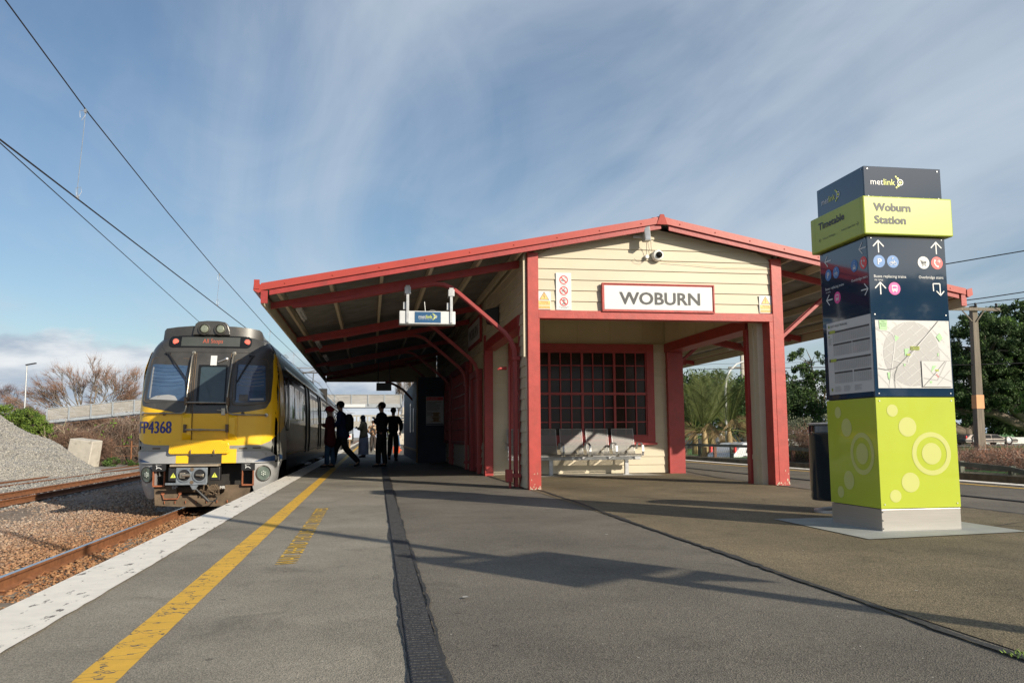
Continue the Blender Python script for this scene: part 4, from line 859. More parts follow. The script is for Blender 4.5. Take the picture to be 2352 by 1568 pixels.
def patch(poly, mat, name, parent, off=.004, th=.0, fn=None, cut=.06, smooth=True):
    """cut a flat outline into cells and lay it on the nose surface"""
    bm = bmesh.new(); vs = [bm.verts.new((x, 0, z)) for x, z in poly]; bm.faces.new(vs)
    bmesh.ops.triangulate(bm, faces=bm.faces[:])
    xs_ = [p[0] for p in poly]; zs_ = [p[1] for p in poly]
    for ax, lo, hi in ((0, min(xs_), max(xs_)), (2, min(zs_), max(zs_))):
        k = lo+cut
        while k < hi:
            co = [0, 0, 0]; no = [0, 0, 0]; co[ax] = k; no[ax] = 1
            bmesh.ops.bisect_plane(bm, geom=bm.verts[:]+bm.edges[:]+bm.faces[:], plane_co=co, plane_no=no); k += cut
    fn = fn or (lambda x, z, o: (x, surf(x, z)-o, z))
    if th:
        ret = bmesh.ops.extrude_face_region(bm, geom=bm.faces[:])
        ex = [v for v in ret['geom'] if isinstance(v, bmesh.types.BMVert)]; ids = set(ex)
        for v in bm.verts: v.co = fn(v.co.x, v.co.z, off if v in ids else off-th)
    else:
        for v in bm.verts: v.co = fn(v.co.x, v.co.z, off)
    bmesh.ops.recalc_face_normals(bm, faces=bm.faces)
    me = bpy.data.meshes.new(name); bm.to_mesh(me); bm.free(); o = bpy.data.objects.new(name, me); COL.objects.link(o); me.materials.append(mat); o.parent = parent
    if smooth: me.set_sharp_from_angle(angle=R(35)); [setattr(p, 'use_smooth', True) for p in me.polygons]
    return o
def sidefn(side): return lambda y, z, o: (side*(ip(z, WZ)+o), y, z)
# livery areas of the nose
NOSE = [(-1.38, .335), (1.38, .335), (1.392, .62), (1.392, .95), (1.392, 1.3), (1.38, 1.7), (1.35, 2.2), (1.265, 2.6), (1.12, 2.85), (.97, 3.0), (-.97, 3.0), (-1.12, 2.85), (-1.265, 2.6), (-1.35, 2.2), (-1.38, 1.7), (-1.392, 1.3), (-1.392, .62)]
patch(NOSE, T_GREY, 'nose_panel', TR, .002)
patch([(-1.385, 1.0), (-1.36, .84), (-1.22, .735), (-1.0, .705), (.60, .69), (1.08, .70), (1.24, .77), (1.385, .93), (1.39, 1.3), (1.38, 1.7), (1.35, 2.2), (1.27, 2.6), (1.1, 2.6), (1.1, 1.46), (.4, 1.40), (-.4, 1.40), (-1.15, 1.5), (-1.30, 1.6), (-1.28, 2.1), (-1.35, 2.2), (-1.38, 1.7), (-1.39, 1.3)], T_YEL, 'yellow_nose_panel', TR, .004)
mask = rounded([(-1.30, 1.50), (-1.05, 1.44), (-.60, 1.355), (-.30, 1.335), (.44, 1.335), (.82, 1.375), (1.15, 1.44), (1.235, 1.60), (1.255, 2.12), (1.225, 2.62), (1.11, 2.85), (.96, 2.99), (-.96, 2.99), (-1.11, 2.85), (-1.24, 2.58), (-1.31, 2.1), (-1.325, 1.62)], .04)
patch(mask, T_BLACK, 'windscreen_surround', TR, .008, .004)
# flank behind the corner
for s in (-1, 1):
    fn = sidefn(s)
    patch([(.60, .93), (1.46, 1.08), (1.60, 1.3), (1.52, 1.9), (1.28, 2.35), (.78, 2.66), (.62, 2.3)], T_YEL, 'yellow_flank_panel', TR, .004, fn=fn)
    patch([(.60, .34), (2.4, .34), (1.66, 1.12), (1.46, 1.08), (.60, .93)], T_GREY, 'grey_flank_panel', TR, .003, fn=fn)
    patch([(.62, .38), (1.5, .38), (1.35, .46), (.62, .50)], T_BLUE, 'blue_stripe', TR, .006, fn=fn)
# windscreens
def frame_ring(poly_o, poly_i, mat, name, parent, off):
    n = len(poly_o); b = MB(); vs = [(x, surf(x, z)-off, z) for x, z in poly_o]+[(x, surf(x, z)-off-.004, z) for x, z in poly_i]
    b.add(vs, [(i, (i+1) % n, n+(i+1) % n, n+i) for i in range(n)]); return b.build(name, mat, parent, smooth=True)
def scr(pts, inn):
    o_ = rounded(pts, .09, 5); g = patch(o_, T_BLACK, 'windscreen', TR, .016, .010); i_ = rounded(inn, .035, 4); q = patch(i_, T_GLASS, 'pane', g, .021, .0)
    rim = MB(); oo = [(x, surf(x, z)-.018, z) for x, z in o_]; rim.tube(oo+[oo[0]], .007, 6, cap=False); rim.build('seal', T_DIRT, g, smooth=True)
    return g
wl = scr([(-1.27, 1.60), (-1.20, 1.565), (-.355, 1.565), (-.352, 2.46), (-1.17, 2.50)], [(-1.205, 1.64), (-.41, 1.585), (-.41, 2.315), (-1.14, 2.36)])
wr = scr([(.49, 1.50), (.80, 1.50), (1.19, 1.56), (1.14, 2.48), (.505, 2.45)], [(.55, 1.56), (1.14, 1.585), (1.10, 2.33), (.56, 2.35)])
# blinds and desk seen through the glass, printed on its inner face as shallow shapes
for g, x0, x1, z0 in ((wl, -1.12, -.44, 1.62), (wr, .58, 1.09, 1.62)):
    for k in range(6):
        zz = 2.30-k*.075; b = MB(); pts = [(x0+(x1-x0)*t/8, zz-.035*math.sin(math.pi*t/8)) for t in range(9)]; b.tube([(x, surf(x, z)-.0215, z) for x, z in pts], .0045, 4); b.build('blind_fold', T_BLUE if g is wl else T_GREY, g, smooth=True)
patch(rounded([(-1.16, 1.63), (-.56, 1.60), (-.62, 1.69), (-.75, 1.72), (-1.0, 1.70)], .03), T_PALE, 'desk', wl, .0225)
patch(rounded([(-1.155, 1.66), (-1.12, 1.66), (-1.10, 2.30), (-1.13, 2.30)], .01), T_PALE, 'window_post', wl, .0225)
patch(rounded([(.62, 1.58), (.80, 1.58), (.80, 1.72), (.62, 1.72)], .02), T_BLACK, 'desk_monitor', wr, .0225)
patch(rounded([(.83, 1.60), (1.10, 1.61), (1.10, 1.65), (.83, 1.64)], .01), T_PALE, 'desk', wr, .0225)
# destination box, cowl and lamps
b = MB(); tp = [(-1.02, 2.95), (-1.0, 3.08), (-.95, 3.125), (-.7, 3.145), (-.40, 3.165), (0, 3.17), (.46, 3.16), (.7, 3.14), (.93, 3.11), (.98, 3.07), (1.01, 2.95)]; vs = []
for x, z in tp:
    y0 = surf(x*.95, 2.93)-.01; vs += [(x, y0, 2.90), (x, y0+.02, z), (x*.96, 1.5, z-.03), (x*.96, 1.5, 2.9)]
n = len(tp); b.add(vs, [(i*4+j, i*4+(j+1) % 4, i*4+4+(j+1) % 4, i*4+4+j) for i in range(n-1) for j in range(4)]+[(0, 1, 2, 3), ((n-1)*4+3, (n-1)*4+2, (n-1)*4+1, (n-1)*4)]); b.build('roof_cowl', T_BLACK, TR, smooth=35)
patch(rounded([(-1.02, 2.80), (-.92, 2.60), (.92, 2.60), (1.02, 2.80), (1.0, 2.985), (-1.0, 2.985)], .12, 6), T_BLACK, 'destination_housing', TR, .018, .012)
dst = patch(rounded([(-.86, 2.705), (.80, 2.695), (.80, 2.955), (-.86, 2.96)], .12, 7), GLASSD, 'destination_display', TR, .028, .008)
patch([(-.60, 2.735), (.57, 2.73), (.57, 2.925), (-.60, 2.93)], pm('display_screen', (.06, .066, .06), .35), 'display_screen', dst, .031)
vs, fs = text_mesh('All Stops'); xs_ = [p[0] for p in vs]; k = .40/(max(xs_)-min(xs_)); b = MB(); b.add([((v[0]-min(xs_))*k-.17, surf((v[0]-min(xs_))*k-.17, 2.80+v[1]*k*1.15)-.034, 2.80+v[1]*k*1.15) for v in vs], fs); b.build('lettering', emit('led_red', (.42, .09, .05), .10), dst)
REDL = emit('tail_lamp_red', (.95, .12, .08), .7)
for x in (-.715, .715):
    b = MB(); zc = 2.83; yc = surf(x, zc)-.030; b.lathe([(.075, 0), (.075, -.012), (.06, -.014)], (x, yc, zc), 20, 'y'); o = b.build('tail_lamp', T_BLACK, TR, smooth=40)
    b = MB(); b.lathe([(.055, -.014), (.05, -.018), (.001, -.02)], (x, yc, zc), 18, 'y'); b.build('lens', REDL, o)
b = MB(); b.prism([(-.38, 2.97), (-.36, 3.08), (-.33, 3.20), (-.27, 3.25), (-.10, 3.268), (.12, 3.265), (.27, 3.24), (.32, 3.18), (.36, 3.06), (.37, 2.97)], .36, .56, 'y'); b.hexa([(-.34, .5, 2.99), (.34, .5, 2.99), (.3, 1.6, 2.99), (-.3, 1.6, 2.99)], [(-.27, .5, 3.25), (.27, .5, 3.25), (.2, 1.5, 3.08), (-.2, 1.5, 3.08)])
b.build('headlight_housing', T_BLACK, TR, bev=.015)
HLG = pm('headlight_lens', (.20, .22, .17), .12, .1, var=.25, vs=40, coat=.5)
for x in (-.145, .175):
    b = MB(); b.lathe([(.12, .36), (.122, .32), (.10, .315), (.095, .345)], (x, 0, 3.09), 28, 'y'); o = b.build('headlight', T_BLACK, TR, smooth=40); b = MB(); b.lathe([(.095, .332), (.06, .322), (.001, .318)], (x, 0, 3.09), 24, 'y'); b.build('lens', HLG, o, smooth=True)
# gangway door, set in, with jambs
dfn = lambda x, z, o: (x, ip(z, YZ)-o, z)
dr = patch([(-.26, 1.338), (.41, 1.338), (.43, 2.585), (-.27, 2.585)], T_BLACK, 'gangway_door', TR, .018, .012, fn=dfn)
patch(rounded([(-.205, 1.50), (.365, 1.50), (.365, 2.335), (-.205, 2.335)], .02), GLASSD, 'window_rim', dr, .022, fn=dfn)
patch(rounded([(-.155, 1.555), (.335, 1.555), (.335, 2.29), (-.155, 2.29)], .03), T_GLASS2, 'pane', dr, .025, fn=dfn)
patch([(-.24, .80), (.40, .80), (.40, 1.334), (-.24, 1.334)], pm('train_yellow_door', (.80, .45, .008), .35, var=.05), 'door_lower_panel', dr, .014, fn=dfn)
b = MB(); b.tube([(-.265, ip(z, YZ)-.02, z) for z in (.80, 1.3, 1.6, 2.2, 2.58)], .008, 6); b.tube([(-.30, ip(z, YZ)-.02, z) for z in (1.34, 1.6, 2.2, 2.58)], .006, 6); b.tube([(.42, ip(z, YZ)-.02, z) for z in (1.34, 1.6, 2.2, 2.58)], .008, 6); b.build('door_seal', T_DIRT, dr, smooth=True)
patch([(.02, 2.325), (.145, 2.325), (.145, 2.53), (.02, 2.53)], WHITEP, 'warning_sticker', dr, .03, fn=dfn)
d = Decal((0, ip(2.43, YZ)-.032, 2.33), (1, 0, 0), (0, .18, .98), (0, -.98, .2)); d.line(('warning_symbol', SIGNR), [(.045, .105), (.12, .105), (.083, .17), (.045, .105)], .006, 0); d.line(('warning_symbol', SIGNR), [(.085, .155), (.076, .135), (.088, .13), (.08, .112)], .006, 1); d.text(('warning_symbol', SIGNR), 'DANGER', .083, .075, .08, None, 1, cx=True); d.build(dr, {})
b = MB(); b.lathe([(.035, 0), (.035, -.02), (.02, -.03)], (.33, ip(2.46, YZ)-.018, 2.46), 14, 'y'); b.tube([(.33, ip(2.46, YZ)-.045, 2.46), (.17, ip(2.4, YZ)-.06, 2.39)], .013, 8); b.build('door_handle', STEEL, dr, smooth=40)
b = MB(); b.box(.30, .375, -.03, .0, 1.30, 1.44); b.tube([(.33, -.04, 1.39), (.22, -.05, 1.40)], .011, 8); b.build('door_handle', HANDR, dr, bev=.004)
# pressed shapes beside the door
for s, x in ((-1, -.27), (1, .43)):
    b = MB(); X0, X1 = sorted((x, x+s*.19)); b.hexa([(X0, .02, .80), (X1, .02, .80), (X1, .02, 1.33), (X0, .02, 1.33)], [(X0+.02, -.035, .95), (X1-(.05 if s > 0 else .0), -.035, .90), (X1-(.06 if s > 0 else .0), -.035, 1.25), (X0+.02, -.035, 1.25)]); b.build('door_pocket', T_YEL, TR, bev=.012)
b = MB()
# climbing rails
def rl(pts, r_=.016): 
    b = MB(); b.tube([(x, surf(x, z)-o, z) for x, z, o in pts], r_, 8); 
    for x, z, o in (pts[0], pts[-1]): b.lathe([(.04, surf(x, z)-.0), (.04, surf(x, z)-.025), (.02, surf(x, z)-.03)], (x, 0, z), 12, 'y')
    return b.build('handrail', HANDR, TR, smooth=40)
rl([(-1.27, 1.345, .01), (-1.22, 1.345, .07), (-.85, 1.34, .07), (-.47, 1.335, .07), (-.395, 1.37, .08), (-.375, 1.47, .09), (-.375, 1.70, .09), (-.36, 2.0, .10), (-.335, 2.50, .10), (-.325, 2.585, .02)])
rl([(1.16, 1.30, .01), (1.10, 1.30, .07), (.75, 1.305, .07), (.52, 1.31, .07), (.43, 1.35, .08), (.41, 1.46, .09), (.41, 1.68, .09), (.43, 2.0, .10), (.465, 2.50, .10), (.475, 2.58, .02)])
for x in (-.81, .71): b = MB(); b.tube([(x, surf(x, 1.33)-.07, 1.33), (x, surf(x, 1.33), 1.33)], .014, 8); b.lathe([(.035, surf(x, 1.3)), (.035, surf(x, 1.3)-.02)], (x, 0, 1.33), 12, 'y'); b.build('rail_bracket', T_DIRT, TR)
for z in (1.55, 1.005):
    b = MB(); b.tube([(-.38, -.075, z+.005), (.0, -.075, z)], .019, 8); b.tube([(.0, -.075, z), (.42, -.075, z-.008)], .015, 8); b.tube([(-.12, -.075, z), (-.06, -.075, z)], .024, 8); b.build('door_bar', HANDR, TR, smooth=40)
    for x in (-.385, .425): b = MB(); b.box(x-.028, x+.028, -.09, .0, z-.05, z+.11); b.build('latch', T_DIRT, TR, bev=.005)
# wipers
def wiper(a, c, e, par):
    b = MB(); P3 = lambda x, z, o: (x, surf(x, z)-o, z); m_ = ((a[0]*.55+c[0]*.45), (a[1]*.55+c[1]*.45))
    b.tube([P3(*a, .05), P3(*m_, .07), P3(*c, .05)], [.016, .011, .008], 6); b.tube([P3(a[0]+.02, a[1]-.02, .05), P3(c[0]+.025, c[1]+.02, .05)], .006, 6); b.lathe([(.035, surf(*a)), (.03, surf(*a)-.06)], (a[0], 0, a[1]), 12, 'y'); b.tube([P3(a[0]-.07, a[1], .03), P3(a[0]+.04, a[1], .03)], .016, 6)
    b.tube([P3(e[0], e[1], .035), P3(c[0], c[1], .04), P3(e[2], e[3], .035)], .008, 5); b.build('wiper', BLACK, par, smooth=40)
wiper((-.83, 2.58), (-.44, 2.02), (-.395, 2.42, -.40, 1.72), TR); wiper((.84, 2.54), (.555, 1.96), (.565, 2.36, .555, 1.60), TR)
# number
vs, fs = text_mesh('FP4368', .018); xs_ = [p[0] for p in vs]; mn = min(xs_); k = .68/(max(xs_)-mn); b = MB()
[b.add([(lambda x, z: (x, surf(x, z)-.008-.0002*i, z))((v[0]-mn)*k-1.345+qx, .945+v[1]*k*1.45) for v in vs], fs) for i, qx in enumerate((0, .009, -.009))]; b.build('number', BLUETX, TR)
# lower front: light beam, step, cheeks and recess
patch([(-1.385, .44), (-1.38, .34), (1.38, .34), (1.385, .44), (1.25, .57), (-1.36, .58)], T_PALE, 'bumper_beam', TR, .06, .06)
b = MB()
patch([(-1.35, .585), (-.68, .585), (-.68, .69), (-1.15, .69)], T_GREY, 'bumper_ledge', TR, .035, .03); patch([(.50, .58), (1.22, .575), (1.05, .685), (.60, .685)], T_GREY, 'bumper_ledge', TR, .035, .03)
for x0, z0 in ((-1.02, .625), (.66, .615), (.92, .62)): patch([(x0, z0), (x0+.16, z0), (x0+.16, z0+.03), (x0, z0+.03)], T_DIRT, 'jacking_slot', TR, .04)
patch([(-.54, .345), (-.30, .345), (-.30, .50), (-.54, .50)], T_YEL, 'yellow_beam_patch', TR, .066); patch([(.34, .34), (.62, .34), (.62, .62), (.34, .62)], T_YEL, 'yellow_beam_patch', TR, .066)
patch([(-.30, .345), (.34, .345), (.34, .50), (-.30, .50)], T_DARK, 'beam_recess', TR, .064)
for x0, x1, s in ((-1.36, -1.05, 1), (.95, 1.34, -1)): patch([(x0, .37), (x1, .365), (x0, .46)] if s > 0 else [(x0, .36), (x1, .365), (x1, .48), (x1-.15, .45)], T_BLUE, 'blue_stripe', TR, .064)
patch(rounded([(.80, .37), (.92, .37), (.92, .49), (.80, .49)], .01), T_PALE, 'hatch', TR, .068, .006)
b = MB(); st = [(-.67, .555), (-.66, .70), (-.62, .745), (-.30, .80), (.34, .80), (.46, .75), (.49, .70), (.49, .56), (.46, .53), (-.64, .53)]
b.prism(st, -.115, -.085, 'y'); stp = b.build('fold_down_step', T_YEL, TR, bev=.006)
b = MB(); rr = random.Random(8)
for i in range(26):
    for j in range(6):
        x = -.63+i*.042+(j % 2)*.02; z = .56+j*.038
        if z > .74 and (x < -.3 or x > .34): continue
        b.hexa([(x-.010, -.119, z-.004), (x+.006, -.119, z-.010), (x+.010, -.119, z+.004), (x-.006, -.119, z+.010)], [(x-.008, -.115, z-.003), (x+.005, -.115, z-.008), (x+.008, -.115, z+.003), (x-.005, -.115, z+.008)])
b.build('tread_pattern', pm('tread_yellow_worn', (.52, .28, .01), .5), stp)
for x in (-.25, .2): b = MB(); b.tube([(x, -.12, .52), (x, -.16, .58), (x, -.13, .60)], .014, 6); b.build('step_hook', HANDR, stp)
CH = .335
for s in (-1, 1):
    q = [(s*1.40, CH), (s*1.36, .2), (s*1.31, -.1), (s*1.24, -.3), (s*1.14, -.37), (s*.99, -.37), (s*.93, -.15), (s*.92, CH)]
    cfn = lambda x, z, o: (x, surf(x, z)-o, z)
    ck = patch(rounded(q, [0, 0, .02, .05, .06, .08, .02, 0]), T_PALE, 'headlight_pod', TR, .005, .45, fn=cfn, cut=.03)
    b = MB(); c_ = (s*1.13, .12); ys_ = surf(c_[0], .12)
    ring = lambda r_, o: [(c_[0]+r_*.86*math.cos(a), surf(c_[0]+r_*.86*math.cos(a), .12+r_*math.sin(a))-o, .12+r_*math.sin(a)) for a in np.linspace(0, 2*math.pi, 29)[:-1]]
    n = 28; r0, r1_, r2_ = ring(.165, .024), ring(.15, .035), [(x, y+.06, z) for x, y, z in ring(.135, .0)]
    b.add(r0+r1_+r2_, [(i, (i+1) % n, n+(i+1) % n, n+i) for i in range(n)]+[(n+i, n+(i+1) % n, 2*n+(i+1) % n, 2*n+i) for i in range(n)]); hl = b.build('lower_headlight', T_BLACK, TR, smooth=True)
    r3 = [(x, y-.034, z) for x, y, z in ring(.138, -.0)]; b = MB(); b.add(r3, [tuple(range(n))]); b.build('lens', pm('lower_lens', (.14, .18, .16), .1, .2, var=.2, vs=30, coat=.4), hl)
    b = MB()
    for kx, kz in [(0, 0), (.03, .02), (-.03, .02), (.03, -.02), (-.03, -.02), (0, .04), (0, -.04)]: x = c_[0]+kx; z = .12+kz; b.ball((x, surf(x, z)-.036, z), .016, 8)
    b.build('led_cluster', pm('led_glass', (.45, .50, .46), .15, coat=.5), hl, smooth=True)
# recess, coupler and obstacle plate
b = MB(); b.box(-.95, .93, .42, .46, -.40, .36); b.box(-.95, .93, .1, .46, .33, .345); b.build('recess', T_DARK, TR)
b = MB(); b.prism([(-.97, -.10), (-.55, -.10), (-.52, -.26), (-.42, -.30), (.30, -.30), (.38, -.24), (.40, -.10), (.90, -.10), (.86, -.36), (.76, -.50), (.2, -.525), (-.4, -.525), (-.94, -.49)], .10, .13, 'y'); op = b.build('obstacle_plate', T_DIRT, TR, bev=.004)
for x in (-.72, -.45): pass
b = MB(); b.tube([(-.79, .06, -.27), (-.76, .05, -.36), (-.50, .05, -.36), (-.46, .06, -.27)], .013, 6); b.lathe([(.035, .09), (.035, .07)], (-.79, 0, -.25), 12, 'y'); b.lathe([(.035, .09), (.035, .07)], (-.46, 0, -.25), 12, 'y'); b.build('shunting_step', RUSTB, op)
for k in range(8): b = MB(); x = -.75+k*.2; b.tube([(x, .07, -.40), (x, .07, -.45)], .010, 6); b.build('bolt', RUSTB, op)
d = Decal((0, .10, 0), (1, 0, 0), (0, 0, 1), (0, -1, 0)); d.text(('lettering', WHITEP), 'MR', .30, -.175, .10, .06, bold=.03); d.text(('lettering', T_PALE), 'BP', -.62, -.165, .10, .06, bold=.03); d.build(op, {})
b = MB(); b.box(-.485, .11, -.26, -.20, -.04, .265); b.box(-.68, .10, -.27, -.20, -.075, -.03); b.prism([(-.25, -.03), (-.02, -.03), (-.11, -.17), (-.17, -.17)], -.25, -.22, 'y'); cp = b.build('coupler_head', COUP, TR, bev=.01)
for x, s in ((-.325, 1), (-.035, -1)):
    b = MB(); b.lathe([(.135, -.262), (.135, -.285), (.115, -.285), (.11, -.25)], (x, 0, .115), 24, 'y'); b.build('coupling_ring', COUP, cp, smooth=40)
    b = MB(); b.lathe([(.11, -.264), (.001, -.262)], (x, 0, .115), 20, 'y'); b.build('coupling_socket', BLACK, cp)
b = MB(); b.tube([(-.34, -.30, .11), (-.34, -.34, .12), (-.2, -.33, .12)], .035, 8); b.box(-.40, -.30, -.33, -.27, .06, .17); b.build('coupling_hook', HANDR, cp, bev=.006); b = MB(); b.tube([(-.1, -.3, .12), (.03, -.32, .11)], .025, 8); b.box(-.02, .05, -.32, -.28, .08, .14); b.build('coupling_hook', HANDR, cp, bev=.006)
for z in (.23, -.02): b = MB(); b.lathe([(.035, -.262), (.035, -.28), (.02, -.28)], (-.18, 0, z), 14, 'y'); b.build('coupling_port', T_DIRT, cp)
b = MB(); b.box(-.60, .32, -.30, .0, .285, .325); b.build('coupler_cover', pm('cover_plate', (.30, .25, .19), .6, var=.2), cp, bev=.008)
for x in (-.63, .15):
    b = MB(); b.box(x, x+.20, -.24, -.06, .0, .27); o = b.build('cable_box', BLACK, cp, bev=.02)
    d = Decal((x, -.24, 0), (1, 0, 0), (0, 0, 1), (0, -1, 0)); d.poly(('hazard_sticker', LOGOY), [(.04, .07), (.15, .07), (.095, .165)], 1); d.line(('hazard_symbol', DARKP), [(.1, .15), (.088, .12), (.103, .115), (.093, .085)], .008, 2); d.build(o, {})
b = MB(); b.tube([(-.12, -.22, -.14), (.13, -.16, -.40)], [.02, .035], 10); b.tube([(.13, -.16, -.4), (.24, -.10, -.41), (.26, .02, -.35)], .012, 6); b.build('air_hose', DARKP, TR, smooth=40)
b = MB(); rr = random.Random(3)
for k in range(9): x = rr.uniform(-.1, .35); b.tube([(x, -.05, -.08), (x+rr.uniform(-.1, .1), -.08, -.18), (x+rr.uniform(-.15, .15), -.02, -.28)], rr.uniform(.008, .022), 6)
b.tube([(-.9, .35, -.2), (.85, .35, -.2)], .06, 8); b.build('pipework', T_DIRT, TR, smooth=40)
for s, x in ((-1, -.99), (1, .72)):
    b = MB(); b.box(x, x+.26, .00, .03, .19, .33); o = b.build('jack_label', BLACK, TR); d = Decal((x, .0, .19), (1, 0, 0), (0, 0, 1), (0, -1, 0)); d.line(('symbol', WHITEP), [(.08, .04), (.09, .10), (.07, .11)], .012, 0); d.line(('symbol', WHITEP), [(.08, .06), (.13, .075), (.18, .04)], .014, 1); d.text(('symbol', WHITEP), 'Lifting point', .07, .122, .1, None, 1); d.build(o, {})
    b = MB()
    for q in (.01, .22): b.box(x+q, x+q+.015, .01, .12, -.10, .19)
    b.box(x+.01, x+.235, .01, .2, -.115, -.09); b.build('step_frame', RUSTB, TR)
# sides: glazing band, doors, skirts, roof edge
def side_parts(par, y0, y1, doors, s):
    fn = sidefn(s); yy = y0; pts = [y0]+[q for d_ in doors for q in (d_-.75, d_+.75)]+[y1]
    for i in range(0, len(pts), 2):
        a, c = pts[i]+.08, pts[i+1]-.08
        if c-a < .6: continue
        g = patch(rounded([(a, 1.18), (c, 1.18), (c, 2.28), (a, 2.28)], .08), T_SGLASS, 'window_band', par, .004, .003, fn=fn, cut=.8)
        k = a+.2
        while k+1.3 < c: patch(rounded([(k, 1.3), (k+1.25, 1.3), (k+1.25, 2.1), (k, 2.1)], .06), GLASSD, 'window', par, .008, .003, fn=fn, cut=.6); k += 1.55
    for d_ in doors:
        for q in (-1, 1):
            x0 = d_ if q > 0 else d_-.62; o = patch(rounded([(x0+.01, .40), (x0+.61, .40), (x0+.61, 2.34), (x0+.01, 2.34)], .03), T_DARK, 'side_door', par, -.03 if s > 0 else .005, fn=fn, cut=.6)
        patch([(d_-.72, .40), (d_-.64, .40), (d_-.64, 2.38), (d_-.72, 2.38)], BLACK, 'door_pillar', par, .03, .03, fn=fn); patch([(d_+.64, .40), (d_+.72, .40), (d_+.72, 2.38), (d_+.64, 2.38)], BLACK, 'door_pillar', par, .03, .03, fn=fn)
        b = MB(); X_ = s*1.36; b.box(min(X_, X_+s*.12), max(X_, X_+s*.12), d_-.6, d_+.6, .03, .07); b.build('door_step', GALV, par)
    patch([(y0, .44), (y1, .44), (y1, .485), (y0, .485)], pm('side_stripe', (.34, .22, .07), .4), 'side_stripe', par, .004, fn=fn, cut=2.)
    b = MB(); b.tube([(s*(ip(2.36, WZ)+.01), y0-.4, 2.40), (s*(ip(2.36, WZ)+.01), y1, 2.40)], .022, 6); b.build('cant_rail', T_ROOF, par)
    patch([(y0-.3, 2.44), (y1, 2.44), (y1, 3.05), (y0-.3, 3.05)], T_ROOF, 'roof_panel', par, .004, fn=fn, cut=.3 if y0 < 10 else 1.)
    patch([(y0+.3, .05), (y1, .05), (y1, .336), (y0, .336)], T_SIDE, 'skirt', par, .0, .02, fn=fn, cut=2)
for s in (-1, 1): side_parts(TR, 2.5, 21.2, [8.9, 15.2], s)
b = MB(); b.prism([(1.62, 1.25), (2.35, 1.25), (2.35, 2.20), (1.78, 2.20), (1.62, 1.9)], 1.30, 1.41, 'x'); 
for s in (-1, 1): patch(rounded([(1.66, 1.25), (2.32, 1.25), (2.32, 2.22), (1.78, 2.22), (1.66, 2.0)], .06), GLASSD, 'cab_side_window', TR, .01, .008, fn=sidefn(s)); 
b = MB(); b.tube([(1.405, 1.60, 1.1), (1.425, 1.60, 1.2), (1.40, 1.62, 2.0), (1.36, 1.63, 2.1)], .012, 6); b.tube([(1.405, 2.42, 1.0), (1.425, 2.42, 1.1), (1.40, 2.42, 2.0), (1.36, 2.42, 2.1)], .012, 6); b.build('handrail', STEEL, TR, smooth=True)
def bogie(par, y):
    b = MB()
    for q in (-1.1, 1.1):
        for s in (-1, 1): b.lathe([(.40, s*.50), (.40, s*.60), (.36, s*.61), (.1, s*.63)], (0, y+q, -.19), 24, 'x')
    b.build('wheel_set', T_DIRT, par, smooth=40); b = MB(); b.box(-1.0, -.85, y-1.7, y+1.7, -.2, .1); b.box(.85, 1.0, y-1.7, y+1.7, -.2, .1); b.box(-.9, .9, y-.3, y+.3, -.15, .15)
    for q in (-1.1, 1.1): 
        for s in (-1, 1): b.box(s*.98-.08, s*.98+.08, y+q-.2, y+q+.2, -.35, .0)
    b.build('bogie', T_DIRT, par, bev=.02)
def under(par, y0, y1):
    for k, (a, c) in enumerate([(.22, .34), (.38, .55), (.6, .75)]): b = MB(); L_ = y1-y0; b.box(-1.15, 1.15, y0+L_*a, y0+L_*c, -.42, .1); b.build('equipment_box', T_DARK, par, bev=.02)
    b = MB(); b.box(-1.2, 1.2, y0, y1, .08, .33); b.build('underframe', T_DARK, par)
bogie(TR, 3.1); bogie(TR, 18.3); under(TR, 1.0, 21.2)
def roofbox(par, y, l, w=.8, h=.24, z=3.02, mat=None):
    b = MB(); b.hexa([(-w, y, z-.12), (w, y, z-.12), (w, y+l, z-.12), (-w, y+l, z-.12)], [(-w*.86, y+.08, z+h), (w*.86, y+.08, z+h), (w*.86, y+l-.08, z+h), (-w*.86, y+l-.08, z+h)]); b.build('roof_unit', mat or T_DARK, par, bev=.02)
roofbox(TR, 11.6, 2.2, 1.02, .16, 2.98); roofbox(TR, 17.2, 1.6, 1.02, .16, 2.98)
roofbox(TR, 4.0, 3.4, .7, .10, 3.06, T_ROOF)
for k in range(3): b = MB(); y = 5.2+k*.35; b.tube([(.9, y, 2.99), (1.05, y+.1, 3.02)], .008, 5); b.build('roof_bolt', HANDR, TR)
# following cars
def car(y0, par):
    L_ = 20.9; zs = [.34, .7, 1.3, 1.7, 2.2, 2.6, 2.85, 3.0, 3.08, 3.12]; b = MB(); prof = [(-ip(z, WZ), z) for z in zs]+[(ip(z, WZ), z) for z in zs[::-1]]
    b.prism(prof, y0, y0+L_, 'y'); b.build('car_body', T_SIDE, par, smooth=35); side_parts(par, y0+.3, y0+L_-.3, [y0+5.6, y0+14.8], 1); bogie(par, y0+3); bogie(par, y0+18); under(par, y0, y0+L_)
    b = MB(); b.box(-.9, .9, y0-.55, y0+.02, .4, 2.9); b.build('gangway', BLACK, par); roofbox(par, y0+2.5, 2.2, 1.0, .16, 2.98); roofbox(par, y0+13, 3.0, 1.0, .16, 2.98)
for k in range(3): car(21.65+k*21.4, TR)
b = MB()   # pantograph
y = 27.2; b.tube([(-.5, y, 3.15), (-.4, y-1.0, 3.6), (-.35, y+.2, 4.12)], .03, 6); b.tube([(.5, y, 3.15), (.4, y-1.0, 3.6), (.35, y+.2, 4.12)], .03, 6)
for q in (0, .3): b.tube([(-.95, y+q, 4.0), (-.7, y+q, 4.16), (.7, y+q, 4.16), (.98, y+q, 4.0)], .025, 6)
b.build('pantograph', HANDR, TR, smooth=40)
